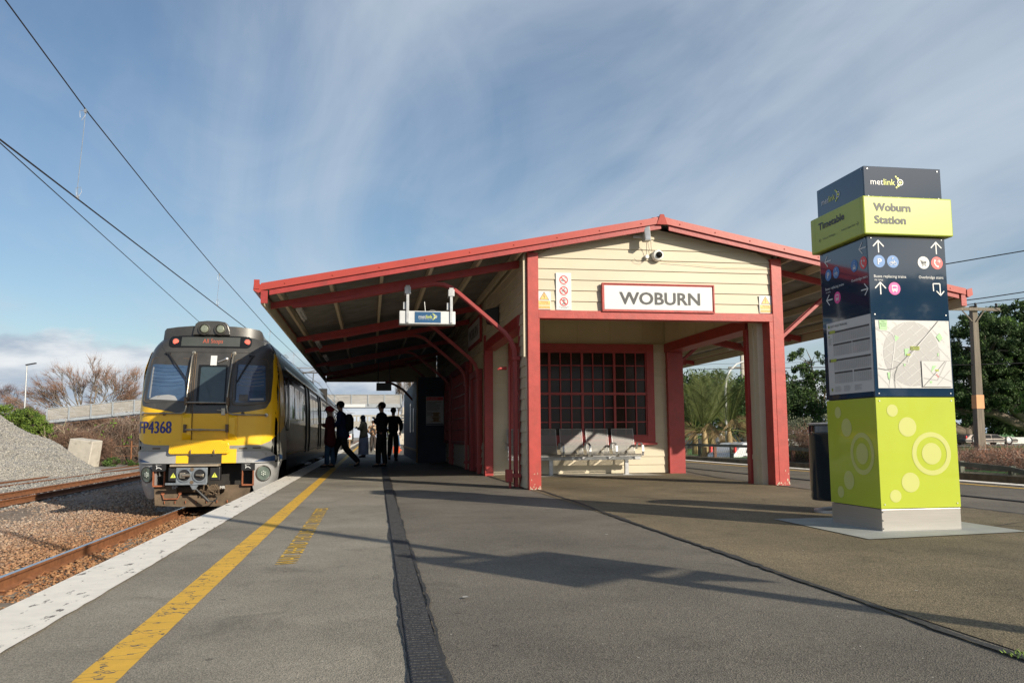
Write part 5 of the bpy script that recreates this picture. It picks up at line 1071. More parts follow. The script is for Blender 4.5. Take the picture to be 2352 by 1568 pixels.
# ================================================================== overhead wires
WIRE = pm('copper_wire', (.035, .035, .038), .5, .4, var=.1)
def wire(label, pts, r_, cat='overhead wire'):
    b = MB(); b.tube(pts, r_, 6); o = b.build('overhead_wire', WIRE); return tag(o, label, cat)
cx = lambda y: -4.48+.02*y
wire('thick contact wire over the near track, middle of the three', [(cx(y), y, 4.30) for y in (-10, 10, 23.4, 45, 57)], .011)
wire('sagging messenger wire carrying the droppers, highest of the three', [(cx(y), y, z) for y, z in [(-10, 9.6), (0, 7.5), (5, 6.6), (10.4, 5.96), (13.3, 5.69), (18, 5.42), (23.6, 5.19), (34, 4.89), (47.6, 4.78), (57, 5.1)]], .0095)
wire('thin lower wire dropping towards the headlights of the train', [(-3.82-.048*y, y, 4.31) for y in (-10, 10, 27, 60)], .007)
def dropper(y, zt_, lb):
    x = cx(y); b = MB(); b.tube([(x, y+.15, zt_), (x, y+.13, zt_-.25), (x-.02, y+.04, 4.30+.22), (x, y, 4.31)], .0045, 5)
    for zc in (4.42, zt_-.12): b.tube([(x, y, zc-.1), (x+.03, y+.06, zc), (x+.01, y+.08, zc+.08), (x-.03, y, zc+.04), (x-.02, y, zc-.06)], .004, 5)
    b.box(x-.012, x+.012, y-.03, y+.03, 4.30, 4.345); b.box(x-.012, x+.012, y+.12, y+.18, zt_-.05, zt_+.01)
    o = b.build('dropper', GALV); tag(o, lb, 'dropper', 'droppers between the messenger and contact wires')
dropper(13.0, 5.70, 'nearest looped dropper hanging between the overhead wires'); dropper(23.4, 5.20, 'second dropper between the overhead wires, left of the roof corner'); dropper(33.5, 4.90, 'small far dropper just above the train roof')
dropper(42, 4.80, 'tiny dropper far along the train roof')
wire('far span of contact wire beyond the train', [(-3.34, 57, 4.30), (-3.5, 110, 4.3), (-3.3, 170, 4.35)], .012)
wire('far span of messenger wire beyond the train', [(-3.34, 57, 5.1), (-3.4, 80, 4.7), (-3.5, 100, 5.1), (-3.4, 135, 4.75), (-3.3, 170, 5.2)], .012)
def mast(x, y, arm, lb, nm='catenary_mast'):
    t = thing(nm, lb, 'catenary mast', (x, y, -.78), 0, 'catenary masts along the line'); b = MB(); b.box(-.12, .12, -.12, -.10, 0, 6.4); b.box(-.12, .12, .10, .12, 0, 6.4); b.box(-.01, .01, -.1, .1, 0, 6.4); b.build('pole', GALV, t)
    b = MB(); s = 1 if arm > 0 else -1; b.tube([(0, 0, 5.2), (arm, 0, 6.0)], .04, 8); b.tube([(0, 0, 6.1), (arm+s*.5, 0, 6.05)], .035, 8); b.tube([(s*.4, 0, 5.35), (arm-s*.2, 0, 5.2), (arm+s*.1, 0, 5.08)], .025, 6); b.build('arm', GALV, t)
    b = MB(); b.lathe([(.05, 0), (.09, .04), (.05, .08), (.09, .12), (.05, .16), (.09, .2), (.04, .24)], (0, 0, 5.8), 8); b.build('insulator', BLACK, t); return t
mast(-6.2, 57, 2.9, 'catenary mast with arm rising behind the train roof'); mast(-6.4, 110, 3.0, 'catenary mast just beyond the footbridge, left of the track'); mast(-6.3, 165, 3.0, 'thin distant catenary mast left of the track'); mast(6.0, 150, -3.0, 'distant catenary mast on the right of the platform end')
# ================================================================== wayfinding pillar
TP = thing('station_pillar', 'tall navy and lime wayfinding pillar with Woburn Station band, map and timetable', 'information pillar', (4.365, 6.90, 0))
PW, PD = .765, .82
b = MB(); b.box(.004, PW-.004, .004, PD-.004, 0.004, .193); b.build('base', STEEL, TP, bev=.002)
b = MB(); b.box(.022, PW-.02, .022, PD-.022, .19, 3.2); b.build('core', BLACK, TP)
def panelbox(z0, z1, mat, name):
    b = MB(); b.box(0, PW, -.000, .012, z0, z1); b.box(0, .012, .014, PD, z0, z1); b.box(PW-.012, PW, .014, PD, z0, z1); b.box(.014, PW-.014, PD-.012, PD, z0, z1); return b.build(name, mat, TP, bev=.0025)
panelbox(.200, 1.160, LIME, 'lime_panel'); panelbox(1.168, 2.600, NAVY, 'direction_panel'); panelbox(2.94, 3.245, NAVY, 'top_panel')
b = MB(); b.box(.01, PW-.01, .01, PD-.01, 3.22, 3.24); b.build('cap', NAVY, TP)
b = MB(); b.box(-.055, PW+.055, -.055, PD+.055, 2.605, 2.955); b.build('name_band', LIMET, TP, bev=.012)
LB = pm('band_seam', (.30, .40, .02), .4); 
F = Decal((0, 0, 0), (1, 0, 0), (0, 0, 1), (0, -1, 0), base=.0022); Lf = Decal((0, PD, 0), (0, -1, 0), (0, 0, 1), (-1, 0, 0), base=.0022)
Fb = Decal((0, -.055, 0), (1, 0, 0), (0, 0, 1), (0, -1, 0)); Lb = Decal((-.055, PD, 0), (0, -1, 0), (0, 0, 1), (-1, 0, 0))
WT = ('white_lettering', WHITEP); WY = ('yellow_lettering', LOGOY); GT = ('band_lettering', GREYTX)
logo(F, .062, 3.075, .325, WT, WY); logo(Lf, .085, 3.072, .335, WT, WY)
Fb.text(GT, 'Woburn', .047, 2.820, .355, .073, bold=.07); Fb.text(GT, 'Station', .05, 2.705, .30, .073, bold=.07)
Lb.text(GT, 'Timetable', .105, 2.818, .455, .068, bold=.07); Lb.text(GT, 'Trains to Upper Hutt', .50, 2.715, .235, .020); Lb.arrow(GT, .772, 2.722, .04, 0, .004); Lb.text(GT, 'Trains to Wellington', .17, 2.708, .23, .020); Lb.arrow(GT, .125, 2.714, .04, math.pi, .004)
for x in (.03, .83): Lb.rect(('band_seam', LB), x, 2.61, x+.003, 2.95)
PG = ('pictogram', WHITEP)
def ico(D, x, y, kind, r_=.057):
    col = {'P': SIGNB, 'bike': SIGNB, 'taxi': SIGNB, 'cart': WHITEP, 'phone': SIGNR, 'bus': SIGNM}[kind]; D.disc(('icon_disc_'+{'cart': 'white', 'phone': 'red', 'bus': 'pink'}.get(kind, 'blue'), col), x, y, r_, 0)
    if kind == 'P': D.text(PG, 'P', x+.004, y-.028, .036, .055, 2, bold=.04, cx=True)
    if kind == 'bike':
        D.text(PG, 'P', x, y+.020, .013, .018, 2, bold=.02, cx=True)
        for q in (-.020, .020): D.ring(PG, x+q, y-.018, .0115, .015, 2, 16)
        D.line(PG, [(x-.020, y-.018), (x-.010, y+.001), (x+.012, y+.001), (x, y-.018), (x-.012, y+.002)], .0035, 2); D.line(PG, [(x+.02, y-.018), (x+.010, y+.008), (x+.018, y+.009)], .0035, 2.4)
    if kind == 'taxi':
        D.text(PG, 'Taxi', x, y+.022, .026, None, 2, cx=True); D.poly(PG, [(x-.022, y-.030), (x+.022, y-.030), (x+.022, y-.012), (x+.014, y+.004), (x-.014, y+.004), (x-.022, y-.012)], 2); D.rect(PG, x-.006, y+.005, x+.006, y+.012, 2); D.rect(('icon_disc_blue', SIGNB), x-.012, y-.011, x+.012, y-.001, 3); D.rect(PG, x-.02, y-.036, x-.012, y-.030, 2); D.rect(PG, x+.012, y-.036, x+.02, y-.030, 2)
    if kind == 'cart':
        K = ('dark_pictogram', DARKP); D.line(K, [(x-.036, y+.022), (x-.026, y+.020), (x-.014, y-.018), (x+.024, y-.018)], .0045, 2); D.poly(K, [(x-.022, y+.016), (x+.028, y+.012), (x+.024, y-.008), (x-.014, y-.010)], 2.5); D.line(PG, [(x-.016, y+.006), (x+.026, y+.003)], .002, 3); D.line(PG, [(x, y+.014), (x+.001, y-.008)], .002, 3.3); D.disc(K, x-.010, y-.030, .0045, 2, 10); D.disc(K, x+.020, y-.030, .0045, 2, 10)
    if kind == 'phone':
        D.line(PG, [(x-.022, y+.022), (x-.026, y), (x-.012, y-.024), (x+.006, y-.036)], .012, 2); D.disc(PG, x-.020, y+.022, .011, 2.2, 12, .008); D.disc(PG, x+.005, y-.032, .010, 2.3, 12); D.line(PG, [(x+.004, y+.016), (x+.036, y+.016)], .007, 2); D.line(PG, [(x+.02, y), (x+.02, y+.032)], .007, 2.6)
    if kind == 'bus':
        D.poly(PG, rounded([(x-.027, y-.022), (x+.027, y-.022), (x+.027, y+.030), (x-.027, y+.030)], .008), 2); D.poly(('icon_disc_pink', SIGNM), rounded([(x-.021, y-.002), (x+.021, y-.002), (x+.018, y+.021), (x-.018, y+.021)], .004), 3); D.rect(PG, x-.021, y-.031, x-.011, y-.022, 2); D.rect(PG, x+.011, y-.031, x+.021, y-.022, 2); D.disc(('icon_disc_pink', SIGNM), x-.016, y-.012, .004, 3, 10); D.disc(('icon_disc_pink', SIGNM), x+.016, y-.012, .004, 3, 10)
AR = ('arrow', WHITEP); aw = .011; UP = math.pi/2
F.arrow(AR, .105, 2.509, .105, UP, aw); F.arrow(AR, .675, 2.509, .105, UP, aw); ico(F, .1055, 2.373, 'P'); ico(F, .2395, 2.373, 'bike'); ico(F, .5415, 2.371, 'cart'); ico(F, .6745, 2.371, 'phone')
F.text(WT, 'Buses replacing trains', .046, 2.226, .313, .026, 1, bold=.006); F.text(WT, 'via ramp', .048, 2.198, .083, .017, 1); F.text(WT, 'Overbridge stairs', .485, 2.226, .243, .026, 1, bold=.006)
F.arrow(AR, .105, 2.130, .105, UP, aw); ico(F, .241, 2.129, 'bus'); F.line(AR, [(.624, 2.113), (.622, 2.181), (.690, 2.182), (.690, 2.08)], .010, 1); F.line(AR, [(.655, 2.112), (.690, 2.076), (.725, 2.112)], .010, 2, True)
Lf.arrow(AR, .742, 2.506, .105, math.pi, aw); Lf.arrow(AR, .145, 2.506, .105, math.pi, aw); ico(Lf, .146, 2.37, 'P', .056); ico(Lf, .286, 2.37, 'bike', .056); ico(Lf, .60, 2.372, 'taxi', .056); ico(Lf, .745, 2.372, 'phone', .057)
Lf.text(WT, 'Buses replacing trains', .085, 2.226, .326, .026, 1, bold=.006); Lf.text(WT, 'via ramp', .086, 2.198, .085, .017, 1); Lf.text(WT, 'Overbridge stairs', .542, 2.228, .259, .026, 1, bold=.006)
Lf.arrow(AR, .747, 2.128, .105, 0, aw); Lf.arrow(AR, .147, 2.128, .105, math.pi, aw); ico(Lf, .289, 2.128, 'bus', .057)
LP_ = ('pale_lime_dots', LIMEL)
for D, dx_, kk in ((F, 0, 1), (Lf, .045, 1)):
    for x, y, r_ in [(.154, 1.045, .053), (.291, .902, .085), (.291, .421, .085), (.142, .306, .054)]: D.disc(LP_, x+dx_, y, r_, 0, 40)
    D.disc(LP_, .509+dx_*1.4, .667, .094, 0, 48); D.ring(LP_, .509+dx_*1.4, .667, .146, .188, 0, 60)
# map on the front
MP = ('map_sheet', PAPER); F.rect(MP, .034, 1.241, .754, 1.844, 0); MGc = ('map_circle', MAPG)
F.disc(MGc, .372, 1.546, .275, 1, 60, .287); ML = ('map_roads', MAPL); MK_ = ('map_parks', MAPK); MD = ('map_railway', DARKP)
rr = random.Random(21)
def inm(x, y): return .037 < x < .751 and 1.244 < y < 1.841
th = .62
for k in range(-9, 12):
    for (ang, off_) in ((th, k*.068), (th+math.pi/2+.15, k*.075)):
        c, s = math.cos(ang), math.sin(ang); cx_, cy_ = .39-s*off_, 1.54+c*off_; seg = None
        for j in range(-40, 41):
            x, y = cx_+c*j*.02, cy_+s*j*.02
            if inm(x, y) and rr.random() > .13:
                if seg is None: seg = [(x, y)]
                end = (x, y)
            elif seg: F.line(ML, [seg[0], end], .004, 2+.01*k); seg = None
        if seg: F.line(ML, [seg[0], end], .004, 2+.01*k)
F.line(ML, [(.037, 1.774), (.072, 1.752), (.13, 1.75), (.164, 1.742), (.20, 1.715), (.216, 1.67), (.205, 1.58), (.186, 1.495), (.16, 1.36), (.137, 1.245)], .009, 3); F.line(ML, [(.190, 1.49), (.326, 1.457), (.341, 1.508), (.44, 1.62), (.657, 1.84)], .008, 3.4)
for pl in ([(.069, 1.843), (.148, 1.843), (.143, 1.753), (.072, 1.757)], [(.30, 1.59), (.35, 1.592), (.305, 1.52)], [(.62, 1.70), (.655, 1.735), (.68, 1.69), (.65, 1.655)], [(.215, 1.71), (.255, 1.69), (.217, 1.65)], [(.285, 1.455), (.305, 1.455), (.30, 1.435), (.287, 1.437)], [(.125, 1.38), (.15, 1.38), (.14, 1.31), (.13, 1.33)], [(.622, 1.555), (.636, 1.55), (.63, 1.525), (.62, 1.53)]): F.poly(MK_, pl, 4)
F.text(('map_text', GREYTX), 'Hutt', .108, 1.825, .03, None, 5, cx=True); F.text(('map_text', GREYTX), 'Recreation', .108, 1.807, .06, None, 5, cx=True); F.text(('map_text', GREYTX), 'Ground', .108, 1.789, .045, None, 5, cx=True)
F.line(MD, [(.644, 1.842), (.50, 1.69), (.35, 1.547), (.27, 1.475), (.225, 1.431), (.195, 1.36), (.189, 1.30), (.194, 1.243)], .004, 5); F.line(MD, [(.225, 1.431), (.17, 1.410), (.11, 1.403), (.036, 1.416)], .004, 5.5)
F.rect(('map_label', LIMET), .36, 1.580, .447, 1.613, 6); F.rect(('map_label', LIMET), .318, 1.53, .355, 1.545, 6); F.text(('map_text', GREYTX), 'WOBURN', .385, 1.600, .055, .010, 7, bold=.01); F.text(('map_text', GREYTX), 'STATION', .385, 1.586, .055, .010, 7, bold=.01); F.rect(('map_text', GREYTX), .367, 1.587, .379, 1.606, 7)
F.rect(MD, .455, 1.252, .744, 1.485, 7); F.rect(('map_inset', PAPER), .457, 1.254, .742, 1.483, 8)
F.line(MGc, [(.47, 1.33), (.6, 1.31), (.70, 1.48)], .010, 9); F.line(MGc, [(.48, 1.46), (.56, 1.37), (.74, 1.30)], .006, 9.2); F.line(MGc, [(.60, 1.27), (.73, 1.40)], .006, 9.3); F.poly(MK_, [(.56, 1.44), (.60, 1.44), (.545, 1.38)], 9.6); F.poly(MK_, [(.525, 1.305), (.55, 1.305), (.545, 1.285), (.53, 1.285)], 9.6); F.line(MD, [(.465, 1.258), (.56, 1.35), (.685, 1.48)], .004, 9.8); F.rect(('map_label', LIMET), .585, 1.392, .62, 1.407, 10); F.ring(('icon_disc_red', SIGNR), .598, 1.36, .004, .007, 10, 12); F.ring(('icon_disc_red', SIGNR), .61, 1.345, .004, .007, 10, 12)
# timetable on the side
Lf.rect(('timetable_sheet', PAPER), .070, 1.215, .816, 1.901, 0); TT = ('timetable_print', GREYTX)
Lf.text(TT, 'HUTT VALLEY TRAIN LINE', .146, 1.855, .285, .021, 1, bold=.01); Lf.disc(('map_label', LIMET), .113, 1.865, .016, 1, 20); Lf.rect(TT, .107, 1.857, .119, 1.873, 2); Lf.poly(('map_label', LIMET), [(.125, 1.797), (.22, 1.797), (.228, 1.815), (.22, 1.825), (.125, 1.825)], 3); Lf.rect(TT, .096, 1.797, .118, 1.825, 1); Lf.disc(('map_label', LIMET), .108, 1.77, .010, 1, 16)
Lf.poly(('map_label', LIMET), [(.125, 1.525), (.22, 1.525), (.228, 1.543), (.22, 1.553), (.125, 1.553)], 3); Lf.rect(TT, .096, 1.525, .118, 1.553, 1); Lf.disc(('map_label', LIMET), .125, 1.262, .016, 1, 20); Lf.rect(TT, .121, 1.252, .129, 1.272, 2)
TL = ('timetable_rows', pm('pale_print', (.30, .30, .30), .5))
for (x0, x1, y0, y1) in [(.174, .789, 1.704, 1.815), (.177, .495, 1.578, 1.695), (.507, .789, 1.578, 1.695), (.176, .789, 1.437, 1.547), (.179, .487, 1.312, 1.427), (.508, .789, 1.312, 1.427)]:
    Lf.rect(TT, x0, y1-.018, x1, y1, 1); n = int((y1-y0-.022)/.0078)
    for k in range(n): y = y1-.028-k*.0078; Lf.rect(TL, x0, y, x0+.028, y+.004, 1); Lf.rect(TL, x0+.035, y, x1, y+.0035, 1)
    for q in np.arange(x0+.06, x1-.02, .031): Lf.rect(('timetable_sheet', PAPER), q, y0, q+.006, y1-.02, 2)
for x in (.175, .33, .51):
    for k in range(6): Lf.rect(TL, x, 1.285-k*.009, x+.12*rr.uniform(.7, 1), 1.289-k*.009, 1)
for k in range(7): Lf.rect(TL, .097, 1.745-k*.009, .097+.06*rr.uniform(.6, 1), 1.749-k*.009, 1)
SC = ('screw', GALV)
for D, w in ((F, PW), (Lf, PD)):
    for z in (3.22, 2.965, 2.585, 1.895, 1.195, 1.13, .235):
        for x in (.035, w-.035):
            if D is Lf and z not in (3.22, 2.585): continue
            D.disc(SC, x, z, .006, 3, 10)
for D in (F, Lf, Fb, Lb): D.build(TP, {})
b = MB()
for z in (.03, .10, .17): b.ball((.012, -.001, z), .006, 6)
b.build('rivet', DARKP, TP)
struct(sheet('pillar_slab', [(3.97, 8.13), (3.94, 6.42), (5.54, 6.62), (5.55, 8.12)], .010, pm('slab_concrete', (.30, .31, .29), .85, var=.12, vs=5, bump=.2, bs=60)))
# rubbish bin hung on a post
t = thing('rubbish_bin', 'dark navy round litter bin on a pedestal standing behind the pillar', 'rubbish bin', (5.10, 8.72, 0))
b = MB(); b.lathe([(.345, .135), (.355, .17), (.35, .22), (.355, .235), (.355, .82), (.36, .83), (.36, .86), (.352, .865), (.35, .93), (.34, .94)], (0, 0, 0), 40); b.build('body', pm('bin_navy', (.008, .018, .030), .12, .2, var=.1, coat=.6), t, smooth=30)
b = MB(); b.lathe([(.36, .94), (.365, .955), (.33, .965), (.05, .972)], (0, 0, 0), 40); b.build('lid', GALV, t, smooth=40)
b = MB(); b.lathe([(.08, 0.0), (.08, .14)], n=16); b.lathe([(.33, .004), (.33, .03), (.25, .045)], n=24); b.build('pedestal', GALV, t, smooth=30)
# ================================================================== people
SKINC = pm('skin', (.50, .29, .20), .5, var=.05, vs=10)
def cloth(name, c, **k): return pm(name, c, .85, var=.22, vs=9, bump=.25, bs=25, **k)
def skin_mesh(name, V, E_, RA, mat, parent, root=0, sub=1):
    me = bpy.data.meshes.new(name); me.from_pydata(V, E_, []); me.update(); o = bpy.data.objects.new(name, me); COL.objects.link(o); me.materials.append(mat)
    sk = o.modifiers.new('skin', 'SKIN'); sk.use_smooth_shade = True; sk.branch_smoothing = .6
    lay = me.skin_vertices[0].data if me.skin_vertices else None
    if lay is None:
        bm = bmesh.new(); bm.from_mesh(me); bm.verts.layers.skin.verify(); bm.to_mesh(me); bm.free(); lay = me.skin_vertices[0].data
    for i, r_ in enumerate(RA): lay[i].radius = r_ if isinstance(r_, tuple) else (r_, r_); lay[i].use_root = (i == root)
    s = o.modifiers.new('sub', 'SUBSURF'); s.levels = sub; s.render_levels = sub+0
    o.parent = parent; return o
def person(label, loc, face, h, pose, top, legs, shoes, hair, hairstyle='short', coat=None, bag=None, extra=None, skirt=None, build=1., jacket_len=.0, group=None, hood=None):
    t = thing('person', label, 'person', loc, face, group); k = h/1.76
    Pp = {'pel': (0, 0, .94), 'wai': (0, .0, 1.08), 'che': (0, .015, 1.28), 'nec': (0, .0, 1.475), 'hb': (0, .015, 1.55), 'hm': (0, .03, 1.63), 'ht': (0, .012, 1.70), 'shL': (-.175, 0, 1.42), 'shR': (.175, 0, 1.42), 'hiL': (-.09, 0, .90), 'hiR': (.09, 0, .90)}
    lean = pose.get('lean', 0)
    for n in ('wai', 'che', 'nec', 'hb', 'hm', 'ht', 'shL', 'shR'): x, y, z = Pp[n]; Pp[n] = (x, y+lean*(z-.94), z)
    hd = pose.get('head', 0)
    for n, f in (('hm', 1.), ('ht', .6)): x, y, z = Pp[n]; Pp[n] = (x, y+hd*f, z-abs(hd)*.2)
    for s in 'LR':
        for j in ('elb', 'wri', 'kne', 'ank'): Pp[j+s] = pose[j+s]
        ax, ay, az = Pp['ank'+s]; kx, ky, kz = Pp['kne'+s]; sh = Vector((ax-kx, ay-ky, az-kz)).normalized(); fx = pose.get('toe'+s)
        Pp['hee'+s] = (ax, ay-.05, max(az-.045, .03)); Pp['toe'+s] = fx or (ax+(.02 if s == 'R' else -.02), ay+.15, max(az-.055, .025))
        w = Vector(Pp['wri'+s]); e = Vector(Pp['elb'+s]); dd = (w-e).normalized(); Pp['pal'+s] = tuple(w+dd*.05); Pp['knu'+s] = tuple(w+dd*.09)
    V = []; E_ = []; RA = []; ix = {}
    def add(n, p, r_, par=None):
        ix[n] = len(V); V.append(tuple(c*k for c in p)); RA.append((r_[0]*k, r_[1]*k) if isinstance(r_, tuple) else r_*k)
        if par: E_.append((ix[par], ix[n]))
    add('pel', Pp['pel'], (.112, .085)); add('wai', Pp['wai'], (.10, .078), 'pel'); add('che', Pp['che'], (.128, .095), 'wai'); add('nec', Pp['nec'], .052, 'che'); add('hb', Pp['hb'], (.062, .075), 'nec'); add('hm', Pp['hm'], (.083, .104), 'hb'); add('ht', Pp['ht'], (.066, .080), 'hm')
    for s in 'LR':
        sg = -1 if s == 'L' else 1
        add('sh'+s, Pp['sh'+s], .055, 'che'); add('elb'+s, Pp['elb'+s], .038, 'sh'+s); add('wri'+s, Pp['wri'+s], .028, 'elb'+s); add('pal'+s, Pp['pal'+s], (.034, .018), 'wri'+s); 
        kn = Vector(Pp['knu'+s]); dd = (Vector(Pp['wri'+s])-Vector(Pp['elb'+s])).normalized(); side = dd.cross(Vector((0, 0, 1))); side = side.normalized() if side.length > .2 else Vector((0, 1, 0)); cur = dd.cross(side)
        for q, (o_, L_) in enumerate(((-.028, .062), (-.009, .072), (.010, .068), (.028, .052))):
            add('f%s%d' % (s, q), kn+side*o_, .0095, 'pal'+s); add('g%s%d' % (s, q), kn+side*o_*1.1+dd*L_*.6+cur*.012, .0085, 'f%s%d' % (s, q)); add('h%s%d' % (s, q), kn+side*o_*1.1+dd*L_*.9+cur*.034, .0075, 'g%s%d' % (s, q))
        add('t%s' % s, Vector(Pp['pal'+s])-side*.040+dd*.005, .0105, 'pal'+s); add('u%s' % s, Vector(Pp['pal'+s])-side*.052+dd*.04+cur*.01, .009, 't%s' % s)
        add('hi'+s, Pp['hi'+s], .078, 'pel'); add('kne'+s, Pp['kne'+s], .058, 'hi'+s); add('ank'+s, Pp['ank'+s], .040, 'kne'+s); add('toe'+s, Pp['toe'+s], .030, 'ank'+s)
    body = skin_mesh('body', V, E_, RA, SKINC, t)
    S = lambda p: tuple(c*k for c in p)
    # face: nose, brow, lips, ears as one small mesh on the head
    hm = Vector(S(Pp['hm'])); b = MB(); b.tube([hm+Vector((0, .085, .03))*k, hm+Vector((0, .118, -.012))*k, hm+Vector((0, .095, -.022))*k], [.008*k, .013*k, .009*k], 6)
    for sx in (-1, 1): b.ball(hm+Vector((sx*.076, -.005, -.005))*k, .022*k, 6, (1, 1, 1)); 
    b.build('ears_and_nose', SKINC, t, smooth=True)
    b = MB()
    for sx in (-1, 1): b.ball(hm+Vector((sx*.032, .083, .018))*k, .011*k, 6)
    b.build('eyes', DARKP, t, smooth=True)
    b = MB(); b.tube([hm+Vector((-.025, .083, -.052))*k, hm+Vector((0, .092, -.050))*k, hm+Vector((.025, .083, -.052))*k], .006*k, 5); b.build('mouth', pm('lips', (.36, .13, .11), .5), t, smooth=True)
    # trousers
    pv = [Pp['wai'], Pp['pel']]; pe = [(0, 1)]; pr = [(.128*k*build, .103*k*build), (.147*k*build, .116*k*build)]; V2 = [S(p) for p in pv]
    for s in 'LR':
        n = len(V2); a = Vector(Pp['kne'+s]); c = Vector(Pp['ank'+s]); V2 += [S(Pp['hi'+s]), S(a), S(a.lerp(c, .5)), S(a.lerp(c, 1.04))]; pe += [(1, n), (n, n+1), (n+1, n+2), (n+2, n+3)]; w_ = pose.get('wide', 1.); w_ *= (1+(build-1)*.7); pr += [.104*k*w_, .076*k*w_, .068*k*w_, .062*k*w_]
    skin_mesh('trousers', V2, pe, pr, legs, t, 1)
    # top with sleeves
    V3 = [S(Pp['nec']), S(Pp['che']), S(Pp['wai']), S((Pp['pel'][0], Pp['pel'][1], Pp['pel'][2]-.06))]; E3 = [(0, 1), (1, 2), (2, 3)]; R3 = [.075*k, (.180*k*build, .140*k*build), (.172*k*build, .138*k*build), (.185*k*build, .148*k*build)]
    if coat:
        n = len(V3); V3.append(S((0, -.03, .94-coat))); E3.append((3, n)); R3.append((.225*k*build, .17*k*build))
    for s in 'LR':
        n = len(V3); e = Vector(Pp['elb'+s]); w = Vector(Pp['wri'+s]); V3 += [S(Pp['sh'+s]), S(e), S(e.lerp(w, .92))]; E3 += [(1, n), (n, n+1), (n+1, n+2)]; bb = 1+(build-1)*.6; R3 += [.086*k*bb, .070*k*bb, .054*k*bb]
    skin_mesh('coat' if coat else 'jacket', V3, E3, R3, top, t, 1)
    for s in 'LR':
        a = Vector(Pp['ank'+s]); q = Vector(Pp['toe'+s]); hh = Vector(Pp['hee'+s]); skin_mesh('shoe', [S(a), S(hh), S(hh.lerp(q, .6)), S(q+Vector((0, .03, 0)))], [(0, 1), (1, 2), (2, 3)], [.056*k, (.046*k, .042*k), (.050*k, .040*k), (.042*k, .030*k)], shoes, t, 1)
    if skirt:
        b = MB(); sk_ = [(.15, 1.02), (.19, .80), (.21, .45), (.215, .12)]; b.lathe([(r_*k, z*k) for r_, z in sk_], (0, .0, 0), 16); b.build('skirt', skirt, t, smooth=40)
    # hair
    hv = Pp['hm']; c = Vector(S(hv))
    b = MB()
    if hairstyle == 'short': b.ball((c.x, c.y-.032*k, c.z+.032*k), .100*k, 14, (.98, 1.10, 1.0))
    elif hairstyle == 'long':
        b.ball((c.x, c.y-.022*k, c.z+.03*k), .098*k, 14, (1, 1.12, 1.02)); b.tube([c+Vector((0, -.05, .02))*k, c+Vector((0, -.09, -.12))*k, c+Vector((0, -.10, -.30))*k, c+Vector((0, -.09, -.36))*k], [.08*k, .088*k, .085*k, .03*k], 12)
    elif hairstyle == 'wrap':
        b.ball((c.x, c.y-.03*k, c.z+.045*k), .105*k, 14, (1, 1.15, .95)); b.ball((c.x, c.y-.13*k, c.z+.03*k), .055*k, 10)
    elif hairstyle == 'hood':
        b.ball((c.x, c.y-.012*k, c.z+.02*k), .104*k, 14, (1, 1.05, 1.1)); b.tube([c+Vector((0, -.02, -.05))*k, c+Vector((0, -.03, -.14))*k, c+Vector((0, -.02, -.2))*k], [.1*k, .10*k, .13*k], 12)
    o = b.build({'short': 'hair', 'long': 'hair', 'wrap': 'headscarf', 'hood': 'hood'}[hairstyle], hair, t, smooth=True)
    if bag:
        b = MB(); z = 1.20*k; y = -.19*k+lean*.25*k; pts = [(-.14, -.07), (.14, -.07), (.15, .06), (-.15, .06)]
        b.add([(x*k, y+yy*k-(.04*k if zz in (1, 2) and yy < 0 else 0), z+dz*k) for zz, dz in ((0, -.25), (1, -.18), (2, .08), (3, .21)) for x, yy in [(px*(.8 if zz in (0, 3) else 1), py*(.7 if zz in (0, 3) else 1)) for px, py in pts]],
              [(3, 2, 1, 0), (12, 13, 14, 15)]+[(i*4+j, i*4+(j+1) % 4, i*4+4+(j+1) % 4, i*4+4+j) for i in range(3) for j in range(4)])
        o = b.build('backpack', bag, t, bev=.03, smooth=50)
        b = MB()
        for sx in (-1, 1): b.tube([(sx*.10*k, y+.06*k, z+.15*k), (sx*.11*k, .02*k+lean*.5*k, 1.50*k), (sx*.12*k, .155*k+lean*.4*k, 1.34*k), (sx*.13*k, .12*k+lean*.2*k, 1.12*k), (sx*.13*k, y+.06*k, z-.16*k)], .016*k, 6)
        b.build('strap', bag, o, smooth=True)
    if extra: extra(t, k, Pp)
    return t
def stand(**kw):
    p = dict(elbL=(-.24, -.03, 1.14), wriL=(-.23, .06, .90), elbR=(.24, -.03, 1.14), wriR=(.23, .06, .90), kneL=(-.10, .01, .50), ankL=(-.11, -.02, .085), kneR=(.10, .01, .50), ankR=(.11, -.02, .085)); p.update(kw); return p
C_BLK = cloth('cloth_black', (.012, .012, .014)); C_NAVY = cloth('cloth_navy', (.012, .022, .075)); C_MAR = cloth('cloth_maroon', (.10, .012, .018)); C_JEAN = cloth('cloth_denim', (.04, .09, .17)); C_TAN = cloth('cloth_olive_tan', (.20, .155, .08)); C_GREY = cloth('cloth_grey_wool', (.26, .27, .32))
H_BLK = cloth('hair_dark', (.012, .010, .009)); H_BRN = cloth('hair_brown', (.07, .035, .02)); C_REDS = cloth('scarf_red', (.30, .02, .025)); C_BRN = cloth('cloth_dark_brown', (.045, .035, .03)); SOLE = pm('shoe_light', (.45, .42, .38), .7); SHB = pm('shoe_black', (.02, .02, .02), .5)
